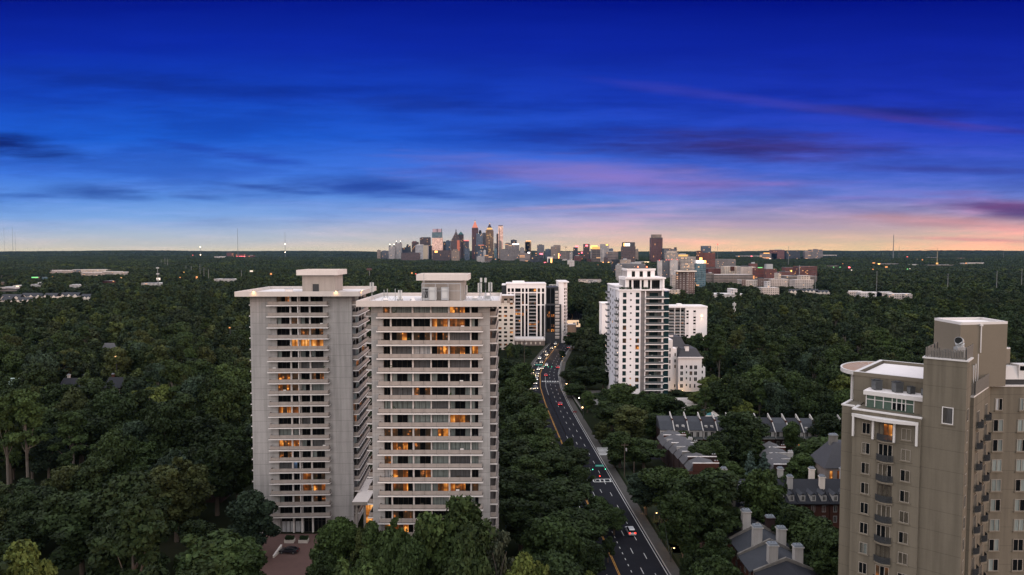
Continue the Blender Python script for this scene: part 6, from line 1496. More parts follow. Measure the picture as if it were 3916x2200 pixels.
sky5('brown brick block low at the left of the city', 'brown_grid', 490, 790, 590, 5500, [('box', .4, .7, 5, M_dkroof)])
sky5('brown terraced block with orange lit sign', 'brown_grid', 1000, 1290, 548, 5500, [('sign', .14, .3, 18, 4, M_orange)])
sky5('cream stepped low block below the stepped brown tower', 'tan', 1315, 1440, 555, 5400, [('box', .2, .8, 12, F['tan'])])
sky5('blue glass block below the grey red roofed tower', 'glass_blue', 1530, 1612, 520, 5600)
sky5('long low white block at the foot of the city, left', 'low_white', 930, 1300, 645, 5000)
sky5('long low white block at the foot of the city, middle', 'low_white', 1220, 1610, 668, 4800)
sky5('pale grey block with small windows at the city foot', 'pale', 1730, 1860, 650, 5000)
sky5('dark striped block beside the small windowed one', 'stripe_dark', 1860, 1985, 625, 5000)
sky5('slim white slab low before the pointed towers', 'white', 1842, 1880, 548, 5500)
sky5('grey blue block below the dark glass block', 'glass_blue', 1740, 1838, 560, 5400)
sky5('little dark tower with lit crown right of the grid block', 'gold_brown', 2530, 2600, 412, 6000, [('lamps', (.2, .8), M_orange)])
sky5('pale ribbed block left of the crowned little tower', 'pale', 2440, 2510, 505, 5900)
sky5('blue sign topped block low in the city gap', 'glass_teal', 2020, 2062, 520, 5500)
ky = lambda lab, key, X0, X1, Y, d=SK, extra=None, **k: sky5(lab, key, X0, X1, Y, d, extra, a6, **k)
ky('dark glass tower with amber window columns and lit roof edge', 'gold_brown', 120, 220, 410, 6000, [('box', .1, 1, 8, F['glass_teal']), ('sign', .12, .98, -6, -9, M_orange)])
ky('grey blue tower with notched sides past the amber columned one', 'grey', 320, 436, 460, 6000)
ky('low grey block left of the stepped tan pair', 'glass_blue', 452, 546, 528, 5900)
ky('front tan block of a stepped pair', 'tan', 547, 650, 485, 5850)
ky('back grey tan block of a stepped pair with lit base', 'tan', 590, 703, 462, 6050, [('panel', .66, .98, .02, .42, M_orange)])
ky('small dark tower wearing a bright red sign', 'glass_dark', 915, 986, 498, 5900, [('sign', .45, 1.1, -2, -12, M_neon)])
ky('plain dark brown tower with small red sign', 'dark_brown', 1082, 1180, 445, 5900, [('sign', .3, .7, 20, 8, M_neon)])
ky('tower with yellow lit crown behind the banded office block', 'pale', 1205, 1312, 520, 5500, [('box', 0, 1, 24, M_yel)])
ky('banded office block with golden lit top strip', 'stripe_dark', 1222, 1356, 530, 4300, [('box', .05, .95, 16, M_goldl)])
ky('pale office block joined to the banded one', 'white', 1356, 1418, 535, 4350)
t, w, h, dep = ky('white slab wall carrying a huge dark wall painting', 'pale', 1366, 1500, 445, 5600, [('sign', .6, .88, 12, 2, M_yel)])
a = MB(); a.prism([(-w * .02, -.5), (w * .3, -.5), (w * .3, -.1), (-w * .02, -.1)], h - 175, h - 70, mat('painting_dark', (.12, .11, .12)), scale=.5); a.box(-w * .4, -w * .22, -.5, -.1, h - 60, h - 36, mat('painting_blue', (.2, .24, .3))); a.build('wall_painting', t)
ky('dark gabled block right of the painted slab', 'glass_blue', 1500, 1566, 520, 5600)
ky('tan striped block right of the banded offices', 'stripe_tan', 1478, 1650, 570, 4400)
ky('broad brown tower with red and white lit sign on top', 'brown_grid', 1720, 1935, 485, 4200, [('box', .05, .97, 26, M_dkroof), ('sign', .08, .2, -2, -20, M_orange), ('sign', .2, .55, -3, -18, M_whg)])
ky('pale stump block right of the broad brown tower', 'tan', 1936, 1980, 530, 4600)
ky('tallest dark ribbed tower standing alone on the right of the city', 'red_brown', 2195, 2380, 340, 4300, [('box', .08, .92, 20, F['tan']), ('band', 4, 0, M_dkroof)])
ky('dark annex leaning on the lone ribbed tower', 'glass_dark', 2372, 2402, 520, 4250)
ky('pink grey glass block far left of the street gap', 'stripe_tan', 30, 208, 592, 5000, [('sign', .75, .95, 2, -6, M_whg)])
ky('dark cube block with fine dots before the trees', 'glass_dark', 205, 418, 628, 4400)
ky('white box with dark front and orange lit stair', 'glass_dark', 485, 575, 655, 4000, [('band', 10, 0, M_roofw), ('panel', .0, .14, 0, 1, M_roofw), ('panel', .6, .88, .1, .8, M_orange)])
ky('low pale terraces right of the orange lit stair', 'low_white', 700, 925, 712, 3600, [('box', .2, .5, 8, F['low_white'])])
ky('white ribbed cube before the trees', 'white', 820, 930, 715, 3300)
ky('dark flats with grid front left of the white tower top', 'glass_dark', 1545, 1690, 700, 2600)
ky('grey flats with tall white windows left of the white tower top', 'flats', 1690, 1858, 702, 2580)
ky('grey ridged flats stretching behind the white tower top', 'grey', 1712, 2100, 770, 1750)
ky('pale end of the grey ridged flats', 'pale', 1617, 1712, 790, 1740)
ky('dark low block with orange windows under the banded offices', 'brick_lit', 1140, 1222, 690, 4500)
ky('dim brown block low between painted slab and tan block', 'brown_grid', 1418, 1480, 665, 4100)
ky('low red lit sheds in the trees', 'brick_lit', 930, 1070, 640, 4700)
ky('low orange lit mall roof below the broad brown tower', 'low_white', 1390, 1530, 740, 3500, [('sign', 0, .8, 4, 0, M_orange)])
ky('curved white roofs of a low hall right of the broad brown tower', 'low_white', 1940, 2190, 735, 3200, [('sign', .5, .95, 4, 0, M_shop)])
ky('grey low parking block behind the lit hall', 'deck', 690, 870, 575, 5600)
ky('small white dome block on the skyline gap', 'pale', 855, 900, 578, 5500)
# midtown right of the white tower
a7 = lambda X: 2500 + X / 3.68
b7 = lambda Y: 880 + Y / 3.68
G7 = 'blocks of the nearer business quarter'
def mid(lab, key, X0, X1, Y, d, extra=None, name='office_block', **k): return far(name, lab, 'building', key, a7(X0), a7(X1), b7(Y), None, d, extra, group=G7, **k)
mid('grey green block behind the lone ribbed tower', 'grey', 140, 328, 268, 4600, [('box', .9, 1, 12, M_dkroof), ('box', .1, .6, 5, M_dkroof)])
mid('cream block with dark arcade below the lone ribbed tower', 'cream_grid', 185, 345, 320, 3000, [('box', .1, .9, 8, F['cream'])])
mid('tan terraced block right of the cream arcade', 'tan', 320, 500, 345, 3200)
mid('white flats with punched windows, left half of a slab', 'white', 62, 120, 430, 1900, [('lamps', (.3,), M_redt)])
mid('white flats with grey middle and red roof lamps', 'grey', 118, 236, 425, 1910, [('lamps', (.5, .8), M_redt)])
mid('white flats, right half of a slab with red roof lamps', 'white', 234, 340, 420, 1900, [('lamps', (.2, .9), M_redt)])
mid('pale low flats with red lamp at the left of the white slab', 'low_white', 0, 62, 500, 1950)
mid('cream lit grid tower with glowing orange crown', 'cream_grid', 380, 590, 372, 1900, [('box', .0, .5, 5, M_goldl)])
mid('teal glass tower with bright white roof sign', 'glass_teal', 600, 735, 470, 1415, [('box', 0, 1, 6, M_wst2), ('sign', .05, .25, -1, -6, M_whg), ('sign', .3, .75, -1, -5, M_whg), ('sign', .8, 1, -1, -6, M_orange)])
mid('dark red brick tower with blue glass cap', 'brick', 690, 865, 320, 2000, [('box', 0, .7, 20, F['glass_blue']), ('panel', 0, .98, .28, .33, M_goldl)])
mid('dark red brick stair tower with amber lit slots', 'brick_lit', 620, 690, 292, 1990, [('sign', .35, .9, 40, 20, M_orange)])
mid('brown tan flats seen on the corner', 'flats_brown', 340, 602, 572, 1150, [('band', 2, 0, M_cream)], 'apartment_block', two=.55)
mid('cream base block in front of the brown tan flats', 'cream', 225, 372, 842, 1140)
mid('cream flats front with lit balconies left of the brown tan flats', 'flats_pale', 255, 345, 628, 1250, name='apartment_block')
mid('low red brick offices with cream stripes', 'brick', 770, 1000, 540, 1900)
mid('white and brick terraced offices', 'cream', 1000, 1228, 512, 1850, [('panel', .35, .6, .7, 1, M_brk)])
mid('plain cream slab with four rows of small windows', 'flats_pale', 1225, 1432, 518, 1800)
mid('long parking deck with open storeys', 'deck', 850, 1400, 630, 1600, roofkit=False)
mid('pale left wing of the parking deck', 'deck', 738, 852, 610, 1610)
mid('small brick tower above the cream slab', 'brick_punched', 1362, 1460, 472, 1950)
mid('red brick offices with roof glow beside the small brick tower', 'brick', 1432, 1590, 535, 1750, [('sign', .2, .6, 0, -2, M_neong)])
mid('plain red brick block with grey rooftop plant', 'brick_punched', 1590, 1732, 548, 1700, [('box', 0, .65, 12, M_metal)])
mid('cream balconied flats with white roof, left of three', 'flats_pale', 1240, 1476, 700, 1425, [('band', 1.5, 0, M_roofw), ('panel', .0, .24, 0, .98, F['flats_brown'])], 'apartment_block')
mid('brown flats between the cream balconied ones', 'flats_brown', 1475, 1656, 686, 1420, name='apartment_block')
mid('beige flats with dark balcony stripes, right of three', 'flats_pale', 1652, 1895, 690, 1405, [('box', .42, .62, 12, F['cream'])], 'apartment_block')
mid('white flats standing lowest before the others', 'flats_pale', 1520, 1766, 812, 1125, [('box', .35, .55, 10, F['white'])], 'apartment_block')
mid('cream flats alone on the right of the quarter', 'flats_pale', 1995, 2256, 700, 1330, [('box', .35, .85, 8, F['cream'])], 'apartment_block')
mid('round brick block with yellow and red signs', 'brick_punched', 1850, 2005, 525, 1900, [('sign', .5, .6, 14, 8, M_yel), ('sign', .8, .95, 12, 7, M_neon)])
mid('low brick offices before the round brick block', 'brick_punched', 1782, 1970, 590, 1700)
mid('dark brick block with horizontal window bands at the right', 'brick_lit', 2045, 2302, 512, 1800, [('panel', .0, .04, 0, 1.05, F['pale'])])
mid('pale low decks below the dark banded brick block', 'deck', 1890, 2300, 650, 1600)
mid('low cream parking roof behind the beige flats', 'low_white', 1420, 1690, 655, 1650)
mid('far red brick tower on the right ridge', 'brick_punched', 1656, 1840, 280, 6500)
mid('lit low block left of the far red brick tower', 'stripe_tan', 1525, 1735, 328, 6500, [('sign', .1, .5, 1, -3, M_orange)])
mid('far dark block in the middle of the right ridge', 'glass_dark', 1870, 2064, 295, 6500)
mid('far grey block with lit front at the right of the ridge', 'concrete_grid', 2210, 2382, 275, 6500)
mid('low terraces left of the far grey block', 'stripe_tan', 2128, 2215, 300, 6500)
mid('long pale dormitory far behind the red brick tower', 'concrete_grid', 872, 1155, 410, 2900, roofkit=False)
mid('low pale roofs strung far along the right valley', 'low_white', 1180, 1500, 362, 6500)
mid('low white roofs right of the far ridge blocks', 'low_white', 2380, 2576, 350, 6500)
far('school_hall', 'long low white building with square block in the woods', 'building', 'low_white', a7(850), a7(1312), b7(905), None, 1150, [('box', .6, .75, 8, F['white'])])
# white apartments and grey gabled houses at the right
a8 = lambda X: 3100 + X / 3.157
b8 = lambda Y: 850 + Y / 3.157
for i, (X0, X1, Y, d) in enumerate(((455, 640, 838, 1420), (600, 860, 850, 1400), (800, 1000, 850, 1395), (960, 1120, 870, 1380), (1110, 1230, 870, 1400))):
    far('white_flats', ('leftmost', 'second', 'middle', 'fourth', 'rightmost')[i] + ' wing of the long white flats in the right woods', 'flats', 'flats_pale' if i != 1 else 'white', a8(X0), a8(X1), b8(Y), None, d, [('box', .05, .95, .8, M_roofw)], dep=14)
def gables(name, label, x0, x1, yt, d, n, rm, wm, hgt=9, group=None):
    d = settle(x0, x1, yt, 11)
    p0, p1 = P(x0, yt, d), P(x1, yt, d); w = p1.x - p0.x; zt = p0.z; zb = hill(p0.x, d)
    t = thing(name, label, 'houses' if n > 3 else 'house', (p0.x, d, zb), 0, group); h = max(4, zt - zb - hgt * .45)
    a = MB(); a.box(0, w, 0, 12, 0, h, wm); a.build('wall', t); a = MB(); a.gable(0, w, 0, 12, h, h + hgt * .45, rm, 'x', .5); a.build('roof', t)
    for q in range(n):
        a = MB(); c = w * (q + .5) / n; s = min(3.2, w / n * .4); a.gable(c - s, c + s, -1.0, 6, h, h + s * .95, rm, 'y', .2); a.add([(c - s, -.9, h - 2), (c + s, -.9, h - 2), (c + s, -.9, h), (c, -.9, h + s * .9), (c - s, -.9, h)], [(0, 1, 2, 3, 4)], M_cream); a.build('gable', t)
    FOOT.append((p0.x - 3, p1.x + 3, d - 4, d + 16)); krect(x0 / 1.5202, x1 / 1.5202, yt / 1.5202 - 1, proj1(zb + h * .4, d), d); return t
gables('gabled_flats', 'grey roofed gabled flats left of the cream flats', a7(1910), a7(2120), b7(835), 1330, 4, M_shing, M_cream)
gables('gabled_flats', 'grey roofed gabled flats right of the middle ones', a7(2120), a7(2330), b7(832), 1320, 4, M_shing, M_cream)
gables('gabled_flats', 'cream gabled flats beside the white flats', a7(2320), a7(2480), b7(848), 1300, 3, M_shing, M_cream)
# left distance
lx = lambda X: X / 4.6
ly = lambda Y: 980 + Y / 4.6
for i, (X0, X1, Y, d, key) in enumerate(((868, 960, 252, 2300, 'flats_pale'), (965, 1080, 250, 2290, 'flats_pale'), (1085, 1255, 252, 2280, 'flats'), (1258, 1420, 240, 2330, 'grey'), (1420, 1895, 238, 2350, 'cream'), (1420, 1790, 290, 2200, 'flats'), (1790, 1990, 272, 2210, 'flats'), (1990, 2135, 275, 2190, 'flats_pale'), (2135, 2240, 282, 2190, 'flats'))):
    far('far_flats', ('first', 'second', 'third', 'grey fourth', 'long cream roofed', 'long front', 'front right', 'next to last', 'last')[i] + ' wing from the left of the far pale flats on the left hill', 'flats', key, lx(X0), lx(X1), ly(Y), None, d, [('box', .05, .9, 1.0, M_roofw)], dep=16, group='far pale flats on the left hill')
for i, (x0, x1, Y, d) in enumerate(((0, 75, 672, 1180), (78, 160, 650, 1200), (60, 118, 725, 1080), (165, 215, 652, 1210), (228, 300, 640, 1230), (0, 40, 720, 1100), (305, 345, 668, 1190))):
    gables('gabled_row_house', ('slate', 'long slate', 'nearest slate', 'short slate', 'farther slate', 'edge slate', 'last slate')[i] + ' roofed gabled row house at the far left', x0, x1, ly(Y), d, 3, M_shing, M_cream, 12, 'slate roofed row houses at the far left')
for X0, X1, Y, d, key, ex, lab in ((545, 680, 365, 1600, 'glass_dark', [('sign', .1, .95, 3, 0, M_neong), ('sign', .15, .75, 12, 8, M_yel), ('sign', .15, .75, 18, 14, M_yel)], 'dark storage block with green lit roof and yellow windows'), (735, 830, 370, 1620, 'glass_teal', [('sign', .2, 1, 14, 11, M_yel)], 'teal glass block beside the green lit one'), (535, 725, 495, 1350, 'low_white', [('box', .6, 1, 4, F['white'])], 'white low shop with red lamp'), (225, 380, 515, 1320, 'low_white', [('sign', .4, .7, 3, 1, M_shop)], 'low white shop with cream lamp at the far left'), (0, 280, 570, 1260, 'stripe_tan', None, 'long tan block at the far left edge'), (0, 215, 548, 1330, 'low_white', None, 'long white roof at the far left edge'), (0, 45, 345, 1650, 'tan', None, 'pale block cut by the left edge of the view'), (0, 90, 455, 1500, 'tan', [('sign', .0, .3, 8, 5, M_orange)], 'brown block with orange windows at the left edge'), (1220, 1410, 505, 1350, 'low_white', None, 'pale shed with red end in the left woods'), (1800, 2040, 435, 1520, 'brick_lit', None, 'long brick shed far in the left woods')):
    far('far_shop', lab, 'building', key, lx(X0), lx(X1), ly(Y), None, d, ex, dep=20)
zx = lambda X: X / 2.576
zy = lambda Y: 850 + Y / 2.576
for X0, X1, Y, d, key, ex, lab in ((865, 965, 293, 9000, 'cream', None, 'orange lit hall on the left horizon'), (2232, 2290, 300, 6200, 'brick_lit', None, 'reddish block left of the tall mast'), (2325, 2412, 315, 6100, 'brick_lit', [('sign', 0, 1, 30, 18, M_neon)], 'red lit block at the foot of the tall mast'), (2420, 2500, 328, 6100, 'brick_lit', None, 'long reddish block right of the tall mast'), (2100, 2230, 338, 5900, 'low_white', None, 'pale roofs left of the tall mast'), (1390, 1600, 600, 1750, 'low_white', None, 'thin long pale roof on the left road'), (2105, 2330, 560, 2000, 'low_white', None, 'thin pale roadside roof right of the left poles')):
    far('horizon_block', lab, 'building', key, zx(X0), zx(X1), zy(Y), None, d, ex, dep=30)
for X0, X1, Y, d, key, ex, lab in ((770, 1075, 498, 2300, 'concrete_grid', [('sign', .14, .22, 8, 0, M_orange)], 'pale office with orange lamp in the right valley'), (1205, 1300, 510, 2250, 'low_white', None, 'small white block in the right valley'), (1380, 1480, 424, 3000, 'concrete_grid', None, 'pale frame block left of the crane'), (1495, 1545, 424, 3000, 'pale', None, 'pale block at the foot of the crane'), (1745, 1880, 432, 3000, 'tan', None, 'tan hillside block right of the crane'), (1790, 1900, 495, 2400, 'pale', None, 'pale houses below the tan hillside block'), (1910, 2095, 488, 2400, 'low_white', None, 'long pale roofs at the right hillside'), (1400, 1745, 515, 2300, 'deck', None, 'long brown deck in the right valley'), (1225, 1360, 445, 2900, 'tan', [('sign', .7, 1, 6, 0, M_orange)], 'lit low shops left of the frame block'), (200, 360, 525, 2400, 'deck', None, 'low dark sheds behind the banded brick block')):
    far('valley_block', lab, 'building', key, a8(X0), a8(X1), b8(Y), None, d, ex, dep=24)
for x, y, d, w, lab in ((1840, 1002, 4200, 26, 'thin white roofs before the city trees'), (2250, 1075, 1500, 22, 'white roofed row in the woods above the street'), (2100, 1090, 1450, 18, 'long white roof in the woods above the street')):
    far('woods_house', lab, 'house', 'low_white', x, x + w * 1.6, y, None, d, None, dep=14)
for x0, x1, yt, lab in ((2212, 2300, 1068, 'grey roofed row of flats in the woods left of the white tower'),):
    gables('gabled_flats', lab, x0, x1, yt, 1250, 4, M_brown, M_cream)

# masts, cranes, poles, lamps of the distance
def mast(x, yb, yt, d, label, r=.9, lamp=None):
    p = P(x, yb, d); zt = P(x, yt, d).z; zb = hill(p.x, d); t = thing('radio_mast', label, 'mast', (p.x, d, zb), 0, 'radio masts on the horizon'); h = zt - zb
    a = MB()
    for q in range(3):
        th = q * 2.094; a.tube([(r * 1.4 * math.cos(th), r * 1.4 * math.sin(th), 0), (r * math.cos(th) * .5, r * math.sin(th) * .5, h)], [r * .5, r * .28], M_mast, 4)
    for k in range(int(h / 14)): a.box(-r, r, -r * .3, r * .3, k * 14, k * 14 + r * .7, M_mast)
    a.build('lattice', t)
    a = MB(); a.box(-r * 1.8, r * 1.8, -r * 1.8, r * 1.8, 0, 6, M_mast); a.build('base', t)
    if lamp:
        for f in lamp: a = MB(); a.box(-2.6, 2.6, -2.6, 2.6, h * f, h * f + 5.2, M_lampw if f < 1 else M_redt); a.build('beacon', t)
M_mast = mat('mast_steel', (.16, .165, .17), .7)
mast(910, 975, 874, 6000, 'tall radio mast left of the farther concrete tower', 1.5); mast(1091, 975, 888, 6000, 'radio mast with two white beacons left of the city', 1.4, (.55, .25)); mast(767, 978, 944, 6000, 'short mast with one light on the left horizon', 1.2, (.95, .3))
mast(50, 970, 868, 9000, 'thin mast at the far left horizon, tallest of three', 1.6); mast(18, 970, 870, 9200, 'faint mast at the far left edge', 1.0); mast(60, 970, 888, 9200, 'faint shorter mast at the far left horizon', 1.0)
mast(3416, 970, 898, 5200, 'lattice tower alone on the right horizon', 2.6); mast(3438, 970, 942, 5200, 'short thin mast right of the lattice tower', 1.0); mast(2744, 965, 937, 3800, 'thin mast with red lamp right of the red brick tower', .7, (1.0,)); mast(3016, 958, 942, 3350, 'stub mast on the far dark block', 1.0); mast(3838, 972, 957, 5200, 'tiny mast near the right edge', 1.0)
def crane(x, yb, yt, d, L, label, sgn=-1):
    p = P(x, yt, d); zb = hill(p.x, d); t = thing('tower_crane', label, 'crane', (p.x, d, zb), 0, 'tower cranes'); h = p.z - zb; m = mat('crane_steel', (.22, .19, .14), .7)
    a = MB(); a.box(-1.2, 1.2, -1.2, 1.2, 0, h, m); a.build('tower', t); a = MB(); a.tube([(0, 0, h), (sgn * L, 0, h + L * .05)], .9, m, 4); a.tube([(0, 0, h + 10), (sgn * L * .7, 0, h + L * .04)], .3, m, 4); a.build('jib', t)
    a = MB(); a.tube([(0, 0, h), (-sgn * L * .28, 0, h)], 1.0, m, 4); a.box(-sgn * L * .28 - 2.5, -sgn * L * .28 + 2.5, -2, 2, h - 5, h + 1, M_dmetal); a.build('counter_jib', t); a = MB(); a.cyl(0, 0, h, h + 11, 1.0, m, .4, 4); a.build('cab', t)
crane(3585, 985, 958, 3000, 58, 'tower crane on the right hillside'); crane(2164, 965, 945, 5600, 14, 'faint small crane in the middle of the city', 1); crane(2164, 965, 945, 5650, 26, 'second faint crane jib in the middle of the city', -1)
for i, (X, Yb, Yt, d) in enumerate(((2377, 555, 475, 1500), (2053, 577, 462, 1450), (2008, 562, 448, 1600), (1969, 520, 412, 1850), (1884, 495, 432, 2300), (1832, 495, 430, 2500), (1772, 455, 395, 3000), (1752, 455, 398, 3100), (1722, 450, 400, 3200), (1650, 445, 358, 2600), (1624, 435, 352, 2700), (1587, 425, 365, 3000), (1512, 410, 378, 3300), (1684, 450, 405, 3300), (2000, 405, 368, 4000))):
    p = P(zx(X), zy(Yt), d); zb = hill(p.x, d); pole(p.x, d, p.z - zb, ('tall pale power pole nearest the farther concrete tower', 'pale power pole with wires, left of the nearest one', 'third pale power pole from the right on the left hillside', 'fourth power pole, rising over a bright lamp', 'fifth power pole on the left hillside', 'sixth power pole on the left hillside', 'first of the close set far poles', 'second of the close set far poles', 'third of the close set far poles', 'right of two tall far poles', 'left of two tall far poles with top arms', 'leaning thin far pole', 'lone far pole at the left end of the power line', 'short pole in the close set row', 'thin pole near the horizon')[i], 1 if i in (0, 10) else 0, 'power poles in the left distance', .55 if d < 2000 else .8, M_mast, zb)
px_ = [(P(zx(X), zy(Y), d)) for X, Y, d in ((2377, 478, 1500), (2053, 466, 1450), (2008, 452, 1600), (1969, 416, 1850), (1884, 436, 2300))]
for i in range(4): wire(px_[i], px_[i + 1], 'power line ' + ('nearest the farther tower', 'between the second and third pale poles', 'between the third and fourth pale poles', 'climbing the left hillside')[i], 3, .16, 'power lines of the left distance')
wire(px_[0], P(1560, 1042, 1500), 'long power line passing behind the twin towers', 5, .16, 'power lines of the left distance')
for i, (X, Yb, Yt, d) in enumerate(((60, 800, 632, 1200), (802, 694, 588, 1150), (1660, 712, 622, 1120), (2252, 710, 588, 1080), (2553, 668, 560, 1150))):
    p = P(a8(X), b8(Yt), d); pole(p.x, d, p.z, ('tall power pole beside the cream flats', 'grey power pole standing in the right woods, left of three', 'grey power pole in the middle of the right woods', 'grey power pole before the right edge', 'grey power pole at the very right edge')[i], 1 if i == 0 else 0, 'power poles in the right woods', .5, M_mast)
pp = [P(a8(X), b8(Y), d) for X, Y, d in ((60, 650, 1200), (802, 600, 1150), (1660, 635, 1120), (2252, 600, 1080), (2553, 575, 1150))]
for i in range(4): wire(pp[i], pp[i + 1], 'power line ' + ('left span', 'second span', 'third span', 'right span')[i] + ' over the right woods', 4, .12, 'power lines over the right woods')
p = P(2300 + 1290 / 2.538, 980 + 445 / 2.538, 640); t = thing('cell_mast', 'white cell mast with crown of aerials above the right woods', 'mast', (p.x, 640, 0))
a = MB(); a.cyl(0, 0, 0, p.z, .45, M_cellp); a.build('pole', t)
for k, zz in enumerate((1.5, 6.5)):
    for q in range(6): a = MB(); th = q * 1.047; a.box(1.3 * math.cos(th) - .3, 1.3 * math.cos(th) + .3, 1.3 * math.sin(th) - .25, 1.3 * math.sin(th) + .25, p.z - zz - 2, p.z - zz + .4, M_cellp); a.build('aerial_panel', t)
p = P(zx(1552), zy(440), 1250); t = thing('cell_mast', 'lattice cell mast over a lit white shop in the left woods', 'mast', (p.x, 1250, 0)); a = MB(); a.cyl(0, 0, 0, p.z, .6, M_mast); a.build('pole', t)
for zz in (1, 12, 22): a = MB(); a.box(-2.6, 2.6, -.6, .6, p.z - zz - 2, p.z - zz, M_cellp); a.build('aerial_panel', t)
p = P(1412, 1030, 1500); t = thing('highway_sign', 'brown highway billboard on a post between the twin towers', 'billboard', (p.x, 1500, 0)); a = MB(); a.box(-5.5, 5.5, 0, 1, p.z - 2.4, p.z + 2.4, mat('billboard_back', (.09, .055, .055))); a.build('panel', t); a = MB(); a.cyl(0, 1.5, 0, p.z - 2.4, .6, M_mast); a.build('post', t)
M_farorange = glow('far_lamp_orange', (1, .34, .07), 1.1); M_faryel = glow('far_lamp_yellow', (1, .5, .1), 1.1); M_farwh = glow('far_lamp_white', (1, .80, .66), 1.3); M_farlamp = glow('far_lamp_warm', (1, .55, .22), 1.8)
def far_lamp(x, y, d, m, label, w=3.0, h=2.2):
    p = P(x, y, d); zb = hill(p.x, d); t = thing('far_lamp', label, 'lamp', (p.x, d, zb), 0, 'lamps twinkling in the distance')
    a = MB(); a.cyl(0, 1.2, 0, max(2, p.z - zb - h), .25, M_dmetal); a.build('post', t); w *= .72; h *= .72; a = MB(); a.box(-w / 2, w / 2, 0, 1.0, max(2, p.z - zb) - h, max(2, p.z - zb), m); a.build('lit_panel', t)
